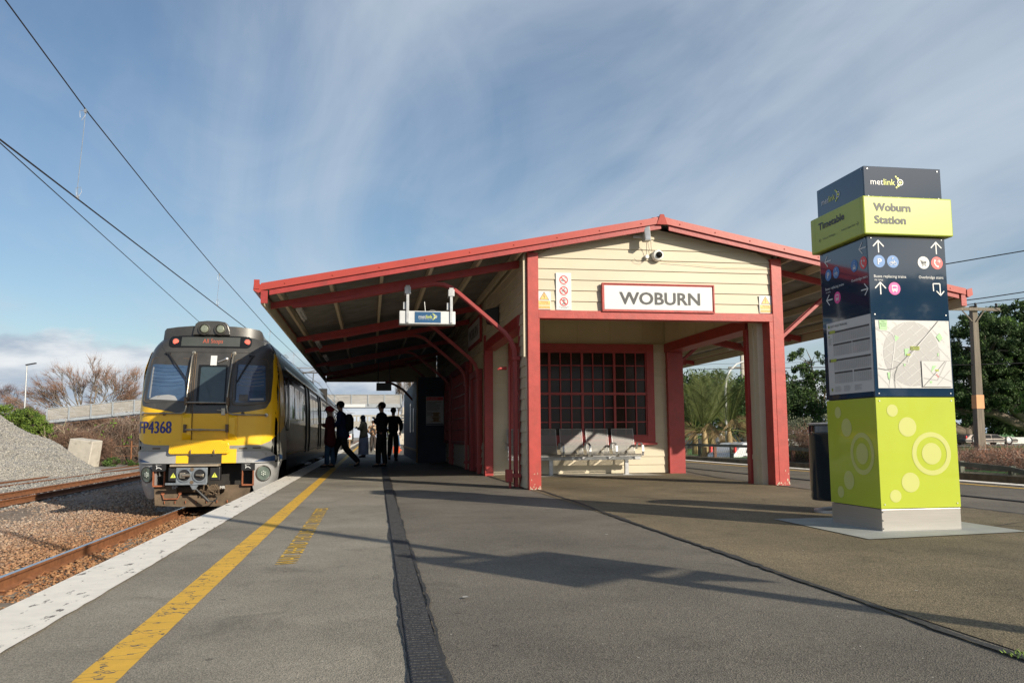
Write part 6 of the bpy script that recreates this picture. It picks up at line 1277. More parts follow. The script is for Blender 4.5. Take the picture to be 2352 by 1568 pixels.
def camo_mat():
    mt = bpy.data.materials.new('camouflage_cloth'); mt.use_nodes = True; nt = mt.node_tree; N = nt.nodes; L = nt.links; b = N['Principled BSDF']; b.inputs['Roughness'].default_value = .85
    tc = N.new('ShaderNodeTexCoord'); v = N.new('ShaderNodeTexVoronoi'); v.inputs['Scale'].default_value = 9; v.inputs['Randomness'].default_value = 1; L.new(tc.outputs['Object'], v.inputs[0]); s = N.new('ShaderNodeSeparateXYZ'); L.new(v.outputs['Color'], s.inputs[0])
    cr = N.new('ShaderNodeValToRGB'); cr.color_ramp.interpolation = 'CONSTANT'; L.new(s.outputs[0], cr.inputs[0]); el = cr.color_ramp.elements; el[0].color = (.025, .018, .014, 1); el[1].position = .75; el[1].color = (.38, .28, .19, 1)
    for q, c in ((.3, (.10, .055, .03, 1)), (.5, (.26, .14, .07, 1))): e = el.new(q); e.color = c
    L.new(cr.outputs[0], b.inputs['Base Color']); return mt
def glasses(t, k, Pp):
    hm = Vector([c*k for c in Pp['hm']]); b = MB()
    for sx in (-1, 1):
        pts = [hm+Vector((sx*.034+.022*math.cos(a), .100, .018+.018*math.sin(a)))*k for a in np.linspace(0, 6.283, 13)]; b.tube(pts, .003*k, 5, cap=False); b.tube([hm+Vector((sx*.056, .098, .02))*k, hm+Vector((sx*.078, .0, .02))*k], .003*k, 5)
    b.build('glasses', DARKP, t)
def phone(t, k, Pp):
    w = Vector(Pp['wriR'])*k; b = MB(); b.box(w.x-.16*k, w.x-.02*k, w.y+.06*k, w.y+.07*k, w.z+.0*k, w.z+.08*k); b.build('phone', BLACK, t)
def book(t, k, Pp):
    w = Vector(Pp['wriR'])*k; b = MB(); b.box(w.x-.20*k, w.x+.01*k, w.y+.03*k, w.y+.045*k, w.z-.04*k, w.z+.10*k); b.build('papers', WHITEP, t, bev=.002)
GP = 'people on the platform'
person('person in long maroon coat and red headscarf with glasses, facing the train', (-1.10, 24.6, 0), R(78), 1.70, stand(elbL=(-.24, .03, 1.16), wriL=(-.10, .20, 1.24), elbR=(.24, .03, 1.16), wriR=(.10, .20, 1.20), head=.03, kneL=(-.09, .04, .50), ankL=(-.09, .06, .085), kneR=(.10, -.03, .50), ankR=(.11, -.10, .085)), C_MAR, C_JEAN, SHB, C_REDS, 'wrap', coat=.42, extra=glasses, group=GP, build=1.3)
person('person in long navy coat with black backpack striding towards the train', (-.76, 24.85, 0), R(80), 1.86, stand(kneR=(.10, .20, .50), ankR=(.09, .26, .09), kneL=(-.10, -.10, .50), ankL=(-.09, -.46, .14), toeL=(-.10, -.36, .03), elbL=(-.24, .05, 1.16), wriL=(-.2, .25, 1.06), elbR=(.24, -.10, 1.14), wriR=(.24, -.08, .88), lean=.10), C_NAVY, C_BLK, SHB, H_BLK, 'short', coat=.24, bag=C_BLK, group=GP, build=1.3)
person('person in tan hooded cloak and grey skirt holding a phone, facing the track', (-.25, 36.0, 0), R(70), 1.74, stand(elbL=(-.25, .05, 1.16), wriL=(-.12, .24, 1.20), elbR=(.25, .05, 1.16), wriR=(.10, .26, 1.20), head=.02), C_TAN, C_GREY, SHB, H_BLK, 'hood', coat=.16, skirt=C_GREY, extra=phone, group=GP, build=1.3)
person('person in brown camouflage jacket with white headphones walking away', (.18, 47.1, 0), R(2), 1.73, stand(kneR=(.09, -.02, .50), ankR=(.09, -.28, .22), toeR=(.09, -.22, .06), kneL=(-.09, .06, .50), ankL=(-.09, .03, .085), elbL=(-.30, .0, 1.16), wriL=(-.20, .14, 1.06), elbR=(.30, .0, 1.16), wriR=(.20, .14, 1.06), head=.02), camo_mat(), C_BRN, SOLE, H_BRN, 'short', group=GP, build=1.25)
def phones(t, k, Pp): pass
person('person in black jacket and loose trousers standing in profile, facing left', (.33, 24.6, 0), R(72), 1.82, stand(kneL=(-.10, .06, .50), ankL=(-.11, .05, .085), kneR=(.10, -.03, .50), ankR=(.12, -.07, .085), elbL=(-.24, .06, 1.16), wriL=(-.12, .16, 1.28), elbR=(.24, -.04, 1.14), wriR=(.18, .12, .96), wide=.95), C_BLK, C_BLK, SHB, H_BLK, 'short', bag=None, group=GP, build=1.42)
person('person in black hooded top walking away behind the standing one', (.80, 30.3, 0), R(-8), 1.86, stand(kneR=(.10, .08, .50), ankR=(.08, .14, .085), kneL=(-.09, -.02, .50), ankL=(-.09, -.26, .18), toeL=(-.09, -.20, .05), elbR=(.27, .02, 1.16), wriR=(.22, .18, .96), elbL=(-.27, -.08, 1.15), wriL=(-.2, .05, .92), lean=.04), C_BLK, C_BLK, SHB, H_BLK, 'short', group=GP, build=1.25)
person('person in blue jeans and pale shirt far down the platform, half hidden', (2.05, 66, 0), R(180), 1.72, stand(kneL=(-.12, .05, .5), ankL=(-.22, .10, .085)), pm('shirt_pale', (.45, .40, .38), .8), C_JEAN, SOLE, H_BRN, 'short', group=GP)
# traffic cones lying by the hoarding
t = thing('road_cone', 'orange cone lying on its side at the far foot of the hoarding', 'cone', (1.35, 44.6, .14), R(60)); b = MB(); b.lathe([(.15, 0), (.03, .55)], (0, 0, 0), 14, 'x'); b.build('cone', pm('cone_orange', (.75, .13, .05), .5), t); b = MB(); b.box(-.02, .01, -.19, .19, -.14, .2); b.build('foot', pm('cone_orange', (.75, .13, .05), .5), t)
# ================================================================== vegetation
def leafmat(name, c, v=.35, isl=.45, trans=.25): return pm(name, c, .6, var=v, vs=.5, island=isl, trans=trans, spec=.3)
L_DARK = leafmat('leaf_dark_green', (.050, .085, .030), .5, .6); L_MID = leafmat('leaf_mid_green', (.085, .145, .035), .5, .6); L_BRIGHT = leafmat('leaf_bright_green', (.13, .22, .035)); L_OLIVE = leafmat('leaf_olive_grey', (.17, .19, .12)); L_PALM = leafmat('palm_leaf', (.095, .115, .03)); L_PALMD = leafmat('palm_dry', (.26, .18, .09))
BARK = pm('bark', (.13, .105, .08), .9, var=.35, vs=6, bump=.5, bs=20); BARKP = pm('bark_pale', (.20, .165, .13), .85, var=.3, vs=4); TWIG = pm('twig_brown', (.20, .125, .085), .85, var=.3, vs=2, island=.3); BRIAR = pm('briar_brown', (.16, .095, .065), .9, var=.35, vs=1.5, island=.45); BRIAR2 = pm('briar_grey', (.25, .19, .15), .9, var=.35, vs=1.5, island=.45)
def leaves(name, centers, rad, per, size, mat, parent, flat=.7, long_=1.8):
    n = len(centers)*per; c = np.repeat(np.asarray(centers, float), per, 0); r_ = np.repeat(np.asarray(rad, float), per)
    d = RNG.normal(size=(n, 3)); d /= np.linalg.norm(d, axis=1)[:, None]; d[:, 2] *= flat; p = c+d*(r_*RNG.uniform(.25, 1.05, n)**.6)[:, None]
    a = RNG.normal(size=(n, 3)); a /= np.linalg.norm(a, axis=1)[:, None]; q = RNG.normal(size=(n, 3)); q -= a*(a*q).sum(1, keepdims=True); q /= np.linalg.norm(q, axis=1)[:, None]
    s = size*RNG.uniform(.6, 1.4, n)[:, None]
    V = np.stack([p-a*s*long_*.5, p+q*s*.5, p+a*s*long_*.5, p-q*s*.5], 1).reshape(-1, 3); F = np.arange(n*4).reshape(-1, 4); return npmesh(name, V, F, mat, parent)
def limb_mesh(b, p, d, L_, r_, depth, spread=.5, up_=.1, k=3, rr=random, minr=.008, tips=None, seg=4):
    pts = [p]; ra = [r_]; q = Vector(p); dd = Vector(d).normalized()
    for i in range(seg):
        dd = (dd+Vector((rr.uniform(-1, 1), rr.uniform(-1, 1), rr.uniform(-.6, 1) if up_ >= 0 else rr.uniform(-.9, .9)))*.12+(Vector((0, 0, up_*.25)) if up_ >= 0 else (q-Vector((0, 0, 1.5))).normalized()*.05)).normalized(); q = q+dd*(L_/seg); pts.append(q.copy()); ra.append(max(r_*(1-.45*(i+1)/seg), minr))
    b.tube(pts, ra, 3 if r_ < .04 else (5 if r_ < .12 else 8), cap=False)
    if depth == 0:
        if tips is not None: tips.append(tuple(q))
        return
    for i in range(k):
        f = rr.uniform(.45, 1.) if i else 1.; base = pts[min(int(f*seg+.5), seg)]
        perp = Vector((rr.uniform(-1, 1), rr.uniform(-1, 1), rr.uniform(-.5, 1))); nd = (dd*(1-spread*.4)+perp.normalized()*spread+(Vector((0, 0, up_)) if up_ >= 0 else (Vector(base)-Vector((0, 0, .5))).normalized()*-up_)).normalized()
        limb_mesh(b, base, nd, L_*rr.uniform(.6, .82), ra[min(int(f*seg+.5), seg)]*.68, depth-1, spread, up_, k, rr, minr, tips, 3)
def bare_tree(name, label, loc, stems, L_, r_, depth, k, spread, up_, mat, seed, minr=.012, group=None, twig=None):
    rr = random.Random(seed); t = thing(name, label, 'tree', loc, 0, group); b = MB(); tips = []
    for d in stems: limb_mesh(b, (d[0]*.15, d[1]*.15, 0), d, L_*rr.uniform(.85, 1.15), r_, depth, spread, up_, k, rr, minr, tips)
    o = npmesh_from(b, 'branches', mat, t)
    if twig:
        tp = np.array(tips); n = len(tp)*twig[0]; c = np.repeat(tp, twig[0], 0); d = RNG.normal(size=(n, 3)); d[:, 2] = np.abs(d[:, 2])*1.1; d /= np.linalg.norm(d, axis=1)[:, None]; ctr = np.array([0, 0, L_]); o_ = c-ctr; o_ /= np.linalg.norm(o_, axis=1)[:, None]; d = d*.7+o_*.6 if up_ >= 0 else RNG.normal(size=(n, 3))*.40+o_*.8
        l = twig[1]*RNG.uniform(.5, 1.2, n)[:, None]; s = RNG.normal(size=(n, 3)); s /= np.linalg.norm(s, axis=1)[:, None]; w = twig[2]
        V = np.stack([c-s*w, c+s*w, c+d*l], 1).reshape(-1, 3); npmesh('twigs', V, np.arange(n*3).reshape(-1, 3), twig[3] if len(twig) > 3 else TWIG, t)
    return t
def npmesh_from(b, name, mat, parent):
    tri = [f for f in b.f]; me = bpy.data.meshes.new(name); me.from_pydata(b.v, [], tri); me.materials.append(mat); me.polygons.foreach_set('use_smooth', np.ones(len(me.polygons), bool)); o = bpy.data.objects.new(name, me); COL.objects.link(o); o.parent = parent; return o
def leafy_tree(name, label, loc, blobs, mat, n, per, size, seed, trunk=.3, group=None, gap=.35, th=None, mat2=None):
    """blobs: (x,y,z,rx,rz) relative to the foot"""
    rr = np.random.default_rng(seed); t = thing(name, label, 'tree', loc, 0, group); C_ = []; Rd = []
    wts = np.array([b_[3]**2*b_[4] for b_ in blobs]); wts /= wts.sum()
    for b_, w in zip(blobs, wts):
        m_ = max(4, int(n*w)); d = rr.normal(size=(m_, 3)); d /= np.linalg.norm(d, axis=1)[:, None]; f = rr.uniform(.45, 1.02, m_)**.5*rr.choice([1., 1., .93, 1.12], m_); p = d*f[:, None]*np.array([b_[3], b_[3], b_[4]])+np.array(b_[:3]); C_.append(p); Rd.append(rr.uniform(.5, 1.15, m_)*gap*b_[3])
    C_ = np.concatenate(C_); Rd = np.concatenate(Rd); leaves('crown', C_, Rd, per, size, mat, t)
    if mat2: leaves('crown', C_[::3]+np.array([0, 0, .1]), Rd[::3]*1.05, per//2, size, mat2, t)
    b = MB(); top = max(b_[2] for b_ in blobs); r2 = random.Random(seed)
    b.tube([(0, 0, -.3), (.05, 0, (th or top*.35)), ], [trunk*1.2, trunk], 10)
    for b_ in blobs: m_ = Vector((b_[0]*.5, b_[1]*.5, (b_[2]+(th or top*.35))*.5)); b.tube([(0, 0, (th or top*.35)*.6), m_+Vector((r2.uniform(-.2, .2), 0, 0)), (b_[0], b_[1], b_[2]), (b_[0]+r2.uniform(-.5, .5), b_[1], b_[2]+b_[4]*.6)], [trunk*.8, trunk*.5, trunk*.25, trunk*.1], 7)
    for i in r2.sample(range(len(C_)), min(40, len(C_))): p = C_[i]; bl = min(blobs, key=lambda q: (q[0]-p[0])**2+(q[1]-p[1])**2+(q[2]-p[2])**2); b.tube([(bl[0], bl[1], bl[2]-.3*bl[4]), tuple((np.array(bl[:3])+p)/2), tuple(p)], [trunk*.22, trunk*.12, trunk*.05], 5)
    npmesh_from(b, 'trunk', BARK, t); return t
def thicket(name, label, x0, x1, y0, y1, zb, hf, n, mat, L_=.5, w=.008, droop=.4, mat2=None, cat='bush', lf=None):
    """tangle of stems filling a strip; hf(x,y) height"""
    xs = RNG.uniform(x0, x1, n); ys = RNG.uniform(y0, y1, n); u = RNG.uniform(0, 1, n)**.45; z = zb+np.array([hf(a, c) for a, c in zip(xs, ys)])*u
    t = thing(name, label, cat, ((x0+x1)/2, (y0+y1)/2, zb)); o = np.array([(x0+x1)/2, (y0+y1)/2, zb]); p = np.stack([xs, ys, z], 1)-o
    d = RNG.normal(size=(n, 3)); d[:, 2] -= droop; d /= np.linalg.norm(d, axis=1)[:, None]; s = RNG.normal(size=(n, 3)); s /= np.linalg.norm(s, axis=1)[:, None]; l = L_*RNG.uniform(.4, 1.3, n)[:, None]; ww = w*RNG.uniform(.5, 1.4, n)[:, None]
    V = np.stack([p-s*ww, p+s*ww, p+d*l+s*ww*.5, p+d*l-s*ww*.5], 1); k = n//2
    npmesh('stems', V[:k].reshape(-1, 3), np.arange(k*4).reshape(-1, 4), mat, t); npmesh('stems', V[k:].reshape(-1, 3), np.arange((n-k)*4).reshape(-1, 4), mat2 or mat, t)
    if lf: i = RNG.choice(n, lf[0]); leaves('foliage', p[i], np.full(lf[0], lf[2]), lf[1], lf[3], lf[4], t)
    # inner body so the tangle is not see-through everywhere
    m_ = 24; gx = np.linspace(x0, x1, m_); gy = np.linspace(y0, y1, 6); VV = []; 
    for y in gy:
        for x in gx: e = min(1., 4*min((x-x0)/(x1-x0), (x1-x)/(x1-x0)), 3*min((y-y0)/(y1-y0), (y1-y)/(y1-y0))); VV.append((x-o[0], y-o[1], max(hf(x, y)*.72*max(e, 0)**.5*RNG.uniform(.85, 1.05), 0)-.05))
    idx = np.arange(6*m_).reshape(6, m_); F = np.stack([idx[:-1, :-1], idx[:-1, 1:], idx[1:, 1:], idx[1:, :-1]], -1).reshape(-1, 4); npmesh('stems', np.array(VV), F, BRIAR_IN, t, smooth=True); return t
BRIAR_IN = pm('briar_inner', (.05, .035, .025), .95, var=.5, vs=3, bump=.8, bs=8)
# --- left side
TWO = pm('twig_orange', (.26, .15, .10), .85, var=.3, vs=.5, island=.3)
ST_ = [(math.sin(R(q))*1., .25*math.sin(q), math.cos(R(q))) for q in (-78, -64, -48, -33, -18, -4, 12, 28, 46)]
bare_tree('bare_tree', 'large spreading leafless willow behind the ramp', (-37.0, 121, 1.5), ST_, 3.3, .25, 4, 3, .62, -.42, BARKP, 4, .024, None, (16, 1.15, .012, TWO))
bare_tree('bare_tree', 'second leafless tree merging with the willow, nearer the train', (-32.2, 123, 1.5), [(math.sin(R(q)), .2*math.cos(q), math.cos(R(q))) for q in (-30, -12, 8, 28, 48, 68)], 3.0, .22, 4, 3, .62, -.42, BARKP, 9, .024, None, (14, 1.15, .013, TWO))
bare_tree('bare_tree', 'dark leafless tree at the left edge', (-50.5, 122, 1), [(-.5, 0, 1), (.2, 0, 1), (.8, 0, .8)], 3.0, .25, 5, 3, .6, .1, BARK, 12, .02, None, (7, .9, .014, pm('twig_purple', (.13, .085, .085))))
for k, x in enumerate((-44, -34, -27)): thicket('scrub', ['low reddish brown scrub under the willow, left', 'low reddish brown scrub under the willow, middle', 'reddish scrub beside the train roof line'][k], x-6, x+6, 108, 112, .4, lambda a, c: 3.0+.8*math.sin(a*.9), 7000, BRIAR, 1.2, .018, -.5, TWIG)
def ramp_h(x): return 3.15+(x+31.0)*.104
t = thing('access_ramp', 'timber slatted footbridge ramp climbing to the right behind the train', 'ramp', (-27, 90, 0)); b = MB(); c = MB(); f = MB()
SLAT = pm('weathered_slats', (.33, .315, .29), .8, var=.25, vs=2, stretch=(.3, 1, 4)); CAPD = pm('grey_capping', (.30, .33, .36), .5)
xe = -9.0
def rz_(x): return 2.42+(x+30.8)*.105
for k in range(9):
    z0 = .26+k*.115; b.hexa([(-31+27, -.04, rz_(-31)+z0), (xe+27, -.04, rz_(xe)+z0), (xe+27, 0, rz_(xe)+z0), (-31+27, 0, rz_(-31)+z0)], [(-31+27, -.04, rz_(-31)+z0+.10), (xe+27, -.04, rz_(xe)+z0+.10), (xe+27, 0, rz_(xe)+z0+.10), (-31+27, 0, rz_(-31)+z0+.10)])
b.build('slat_panel', SLAT, t)
for q in (0, 2.0): c.hexa([(-4, q-.05, rz_(-31)-.05), (xe+27, q-.05, rz_(xe)-.05), (xe+27, q+.1, rz_(xe)-.05), (-4, q+.1, rz_(-31)-.05)], [(-4, q-.05, rz_(-31)+.22), (xe+27, q-.05, rz_(xe)+.22), (xe+27, q+.1, rz_(xe)+.22), (-4, q+.1, rz_(-31)+.22)])
c.build('deck_beam', CAPD, t)
for k in range(12): x = -31+k*2.0; p = MB(); p.box(x+27-.06, x+27+.06, -.14, -.05, rz_(x), rz_(x)+1.36); p.build('post', CAPD, t)
p = MB(); p.tube([(-4, -.08, rz_(-31)+1.36), (xe+27, -.08, rz_(xe)+1.36)], .05, 6); p.build('handrail', CAPD, t)
for x in (-30, -24.4, -18.5): p = MB(); p.box(x+27-.25, x+27+.25, .5, 1.3, -.8, rz_(x)); p.build('pier', CONCRETE, t)
thicket('briar_bank', 'brown leafless bramble bank below the ramp, left part', -31, -21, 58, 61, -.7, lambda a, c: 2.35+.25*math.sin(a*1.9)+.2*math.sin(a*.7), 26000, BRIAR, .7, .010, 1.1, BRIAR2, lf=(120, 8, .5, .10, L_BRIGHT))
thicket('briar_bank', 'brown leafless bramble bank below the ramp, right part beside the train', -21, -8, 57.5, 61, -.7, lambda a, c: 2.45+.2*math.sin(a*1.5)+.25*math.sin(a*.8+1), 34000, BRIAR, .7, .010, 1.2, BRIAR2, lf=(160, 8, .5, .10, L_BRIGHT))
t = thing('post_fence', 'row of rusty iron posts in front of the bramble bank', 'fence', (-16, 57.0, -.75))
for k in range(16): b = MB(); x = -9+k*1.15; rr = random.Random(k); b.tube([(x, 0, 0), (x+rr.uniform(-.08, .08), 0, 1.45+rr.uniform(-.1, .1))], .045, 6); b.build('post', RUST, t)
b = MB(); b.box(-9, 9, -.02, .0, 1.1, 1.13); b.box(-9, 9, -.02, .0, .5, .52); b.build('fence_wire', RUST, t)
leafy_tree('green_shrub', 'bright green broadleaf shrub above the gravel heap', (-22.0, 56.5, -.5), [(-1.2, 0, 2.2, 1.4, 1.1), (.2, 0, 2.5, 1.4, .9), (1.5, .2, 2.1, 1.1, .9), (2.4, 0, 1.3, .8, .8), (-3.2, .3, 2.2, 1.4, 1.1)], pm('shrub_leaf', (.17, .25, .045), .6, var=.35, vs=1.2, island=.45, trans=.25, spec=.3), 420, 120, .05, 3, .10, gap=.24, th=.3, mat2=L_MID)
bare_tree('fallen_branches', 'pale broken branches leaning in the brush by the concrete block', (-18.3, 55.6, -.7), [(-1.6, 0, .9), (.35, 0, 1.3), (-.5, .2, 1.2), (-2.2, 0, .9)], 1.15, .07, 2, 3, .5, .1, pm('pale_wood', (.52, .42, .30), .8), 31, .010)
leafy_tree('weed_bush', 'low green weeds and dead twigs at the foot of the concrete block', (-15.0, 54.2, -.85), [(0, 0, .3, .5, .3), (1.0, .3, .22, .5, .22)], L_MID, 40, 40, .05, 8, .02, gap=.3, th=.1)
bare_tree('brush_pile', 'pile of dead brown twigs right of the concrete block', (-14.2, 55.0, -.8), [(-1, 0, .2), (1, 0, .15), (1.2, .3, .3), (-.4, 0, .6), (.6, -.3, .4)], .9, .02, 4, 3, .7, .0, BRIAR, 13, .007)
thicket('scrub', 'brown scrub behind the concrete block', -21.5, -15.6, 55.2, 57, -.75, lambda a, c: 1.7+.25*math.sin(a*1.7), 14000, BRIAR, .45, .009, .2, TWIG)
t = thing('yard_light', 'tall slim white lighting column beyond the green shrub', 'lamp post', (-36.75, 100, -.8)); b = MB(); b.tube([(0, 0, 0), (0, 0, 9.6)], [.13, .07], 8); b.build('pole', GALV, t); b = MB(); b.hexa([(-.1, -.2, 9.55), (.9, -.2, 9.75), (.9, .2, 9.75), (-.1, .2, 9.55)], [(-.1, -.2, 9.65), (.9, -.2, 9.85), (.9, .2, 9.85), (-.1, .2, 9.65)]); b.build('lamp_head', BLACK, t)
# --- far end: footbridge, overbridge
t = thing('footbridge', 'grey slatted pedestrian footbridge crossing the line beyond the platform', 'footbridge', (0, 100, 0)); x0, x1 = -12.5, 3.6
for k in range(10): b = MB(); z = 4.52+k*.105; b.box(x0, x1, -.04, 0, z, z+.092); b.build('slat', SLAT, t) if False else None
b = MB()
for k in range(10): z = 4.56+k*.105; b.box(x0, x1, -.04, 0, z, z+.094)
b.build('slat_panel', SLAT, t)
b = MB(); b.box(x0, x1, -.12, 2.2, 4.15, 4.55); b.build('deck_beam', CAPD, t); b = MB(); b.box(-2.9, -.55, -.25, -.14, 4.17, 4.52); b.build('white_panel', WHITEP, t)
for k in range(9): x = x1-.1-k*1.87; b = MB(); b.box(x-.045, x+.045, -.12, -.045, 4.3, 5.62); b.build('post', CAPD, t)
b = MB(); b.tube([(x0, -.06, 5.63), (x1, -.06, 5.63)], .04, 6); b.build('handrail', CAPD, t)
b = MB(); b.box(3.62, 4.0, .2, .6, -.78, 4.2); b.build('column', CONC_PALE, t); b = MB(); b.box(-9.5, -9.1, .2, .6, -.78, 4.2); b.build('column', CONC_PALE, t)
b = MB()
for k in range(24): b.box(4.9, 6.5, -2-k*.28, -1.75-k*.28, 4.3-k*.17, 4.34-k*.17)
for q in (4.86, 6.5): b.hexa([(q, -9, -.1), (q+.04, -9, -.1), (q+.04, -1.5, 4.4), (q, -1.5, 4.4)], [(q, -9, 1.2), (q+.04, -9, 1.2), (q+.04, -1.5, 5.6), (q, -1.5, 5.6)])
b.build('stairs', CAPD, t)
b = MB(); b.box(2.8, 7, -8, -7.4, 0, 1.15); b.build('ramp_wall', CONC_PALE, t)
t = thing('road_overbridge', 'low concrete road bridge with balustrade far down the line', 'bridge', (0, 210, 0)); b = MB(); b.box(-30, 30, 0, 8, 3.1, 4.5); b.build('deck', CONCRETE, t); b = MB(); b.box(-30, 30, -.1, .1, 5.6, 6.0)
for k in range(70): b.box(-30+k*.86, -30+k*.86+.35, -.1, .1, 4.5, 5.6)
b.build('balustrade', CONCRETE, t); b = MB(); b.box(-6.6, -5.6, 1, 7, -.8, 3.1); b.build('pier', CONCRETE, t); b = MB(); b.box(7.2, 8.4, 1, 7, -.8, 3.1); b.build('pier', CONCRETE, t)
leafy_tree('leafy_tree', 'yellow green tree beyond the footbridge column', (10.5, 128, -.5), [(0, 0, 4.0, 3.6, 3.0), (-2.6, 0, 2.5, 2.4, 2.2), (3, 0, 3, 3, 3)], L_MID, 150, 60, .22, 44, .3, gap=.3)
for k, (x, y, h_) in enumerate([(6.2, 135, 5), (8.8, 138, 6), (10.6, 136, 5.6), (4.8, 140, 4.4)]): bare_tree('poplar_tree', ['slim leafless poplar above the footbridge, left', 'tallest slim leafless poplar above the footbridge', 'slim leafless poplar above the footbridge stairs', 'small leafless poplar at the left of the group'][k], (x, y, -.5), [(0, 0, 1), (.12, 0, 1), (-.12, 0, 1)], h_*.85, .12, 4, 3, .30, .75, BARKP, 60+k, .018, 'poplars beyond the footbridge', (4, 1.0, .012))
thicket('scrub', 'dark line of scrub at the far end of the line, right', 3, 40, 150, 156, -.7, lambda a, c: 2.6+.5*math.sin(a), 9000, BRIAR, 1.2, .03, 0, L_MID); thicket('scrub', 'distant scrub left of the line beyond the train', -34, -7.5, 150, 156, -.7, lambda a, c: 2.6+.6*math.sin(a*.7), 9000, BRIAR, 1.2, .03, 0, L_MID)
t = thing('signal_box', 'small white signal post with red symbol beside the track', 'signal', (-1.4, 62, -.1)); b = MB(); b.tube([(0, 0, -.6), (0, 0, .75)], .05, 8); b.build('post', TIMBER, t); b = MB(); b.box(-.16, .16, -.03, 0, .75, 1.15); b.build('sign_face', WHITEP, t); b = MB(); b.lathe([(.07, -.032), (.001, -.034)], (0, 0, .95), 12, 'y'); b.build('symbol', SIGNR, t)
# --- right side
FM = pm('fence_timber', (.13, .14, .11), .85, var=.3, vs=4, bump=.3, bs=30); FM2 = pm('fence_timber_brown', (.15, .075, .05), .85, var=.3, vs=4)
t = thing('rail_fence', 'weathered post and rail fence with wire mesh along the far side of the right track', 'fence', (14.75, 30, -.15))
def fz(y): return float(np.interp(y, [-20, -14, -12.5, -6, 0, 30], [-.75, -.62, -.38, -.14, 0, 0]))
for k in range(24): y = -15.5+k*1.75; b = MB(); b.box(-.06, .06, y-.06, y+.06, -.4+fz(y)*.3, .58+fz(y)); b.build('post', FM if k % 4 else FM2, t, bev=.006)
for k in range(23): y = -15.5+k*1.75; y2 = y+1.75; b = MB(); b.hexa([(-.10, y, .46+fz(y)), (-.06, y, .46+fz(y)), (-.06, y2, .46+fz(y2)), (-.10, y2, .46+fz(y2))], [(-.10, y, .57+fz(y)), (-.06, y, .57+fz(y)), (-.06, y2, .57+fz(y2)), (-.10, y2, .57+fz(y2))]); b.build('rail', FM, t)
b = MB()
for k in range(170):
    y = -15+k*.22; b.bar((-.075, y, -.4), (-.075, y+.75, .45+fz(y)), .004); b.bar((-.078, y+.75, -.4), (-.078, y, .45+fz(y)), .004)
b.build('wire_mesh', FM, t)
def palm(label, loc, n, L_, seed, trunkh):
    t = thing('palm_tree', label, 'palm', loc, 0, 'palms beside the station'); rr = random.Random(seed); b = MB(); b.tube([(0, 0, -.3), (.02, 0, trunkh*.5), (0, 0, trunkh), (0, 0, trunkh+.35)], [.19, .15, .13, .07], 12); b.build('trunk', pm('palm_trunk', (.30, .22, .10), .6, var=.4, vs=6, stretch=(1, 1, 4)), t, smooth=True)
    V = {0: [], 1: []}; F = {0: [], 1: []}; st = MB()
    for i in range(n):
        a = rr.random()*6.283; el = rr.uniform(.95, 1.5) if i < n*.6 else rr.uniform(.1, .9); L = L_*rr.uniform(.75, 1.1); p = Vector((0, 0, trunkh+.25)); d = Vector((math.cos(a)*math.cos(el), math.sin(a)*math.cos(el), math.sin(el))); m_ = 0 if i < n*.6 else 1; pts = [p.copy()]
        for j in range(14): d = (d+Vector((0, 0, -.045 if m_ == 0 else -.11))).normalized(); p = p+d*L/14; pts.append(p.copy())
        st.tube(pts, [.025*(1-j/15)+.004 for j in range(15)], 4, cap=False)
        for j in range(2, 14):
            for h_ in range(3):
                q = pts[j].lerp(pts[min(j+1, 14)], h_/3); dd = (pts[min(j+1, 14)]-pts[j-1]).normalized(); sd = dd.cross(Vector((0, 0, 1))).normalized()
                for s in (-1, 1):
                    l = L*.30*math.sin(math.pi*min((j+1)/15.5, 1))**.5*rr.uniform(.8, 1.1); e = q+(sd*s*.62+dd*.65+Vector((0, 0, .05 if m_ == 0 else -.7))).normalized()*l+Vector((0, 0, -.12*l)); mm = q.lerp(e, .5)+Vector((0, 0, .04)); w = Vector((0, 0, .013)); n_ = len(V[m_]); V[m_] += [tuple(q), tuple(mm+w), tuple(e), tuple(mm-w)]; F[m_].append((n_, n_+1, n_+2, n_+3))
    npmesh_from(st, 'fronds', L_PALM, t)
    npmesh('fronds', V[0], F[0], L_PALM, t)
    if F[1]: npmesh('dry_fronds', V[1], F[1], L_PALMD, t)
    return t
palm('nikau palm with fan of upright fronds nearest the lamp column', (16.3, 37.5, -.15), 15, 3.1, 3, .9); palm('shorter palm left of the upright one', (14.9, 37, -.15), 14, 2.6, 8, .85); palm('palm half hidden behind the porch post', (16.0, 41, -.15), 15, 3.0, 15, .9); palm('palm behind the others in shade', (17.7, 43, -.15), 14, 3.0, 19, 1.0)
leafy_tree('dense_tree', 'dark rounded tree behind the palms, left', (23.0, 56, -.2), [(0, 0, 3.2, 3.2, 2.0), (-2.8, 0, 2.8, 2.2, 1.8), (2.6, 0, 3.0, 2.6, 1.9)], L_DARK, 330, 90, .10, 5, .3, gap=.30, group='trees behind the palms', mat2=L_MID)
leafy_tree('dense_tree', 'dark rounded tree behind the palms, right', (28.8, 60, -.2), [(0, 0, 3.2, 3.0, 1.9), (2.6, 0, 3.0, 2.6, 1.8)], L_DARK, 280, 90, .10, 6, .3, gap=.30, group='trees behind the palms', mat2=L_MID)
leafy_tree('tall_tree', 'tall airy tree with gaps in its crown, right of the porch post', (33.4, 60, -.2), [(-.6, 0, 6.6, 1.5, 1.3), (-2.2, 0, 5.0, 1.6, 1.3), (.6, 0, 4.9, 1.6, 1.4), (-2.6, 0, 3.3, 1.3, .9), (.2, 0, 3.0, 1.6, .9), (2.0, 0, 3.2, 1.4, 1.1), (-.8, 0, 5.4, 1.6, 1.1)], L_DARK, 105, 90, .09, 7, .16, gap=.27, mat2=L_MID)
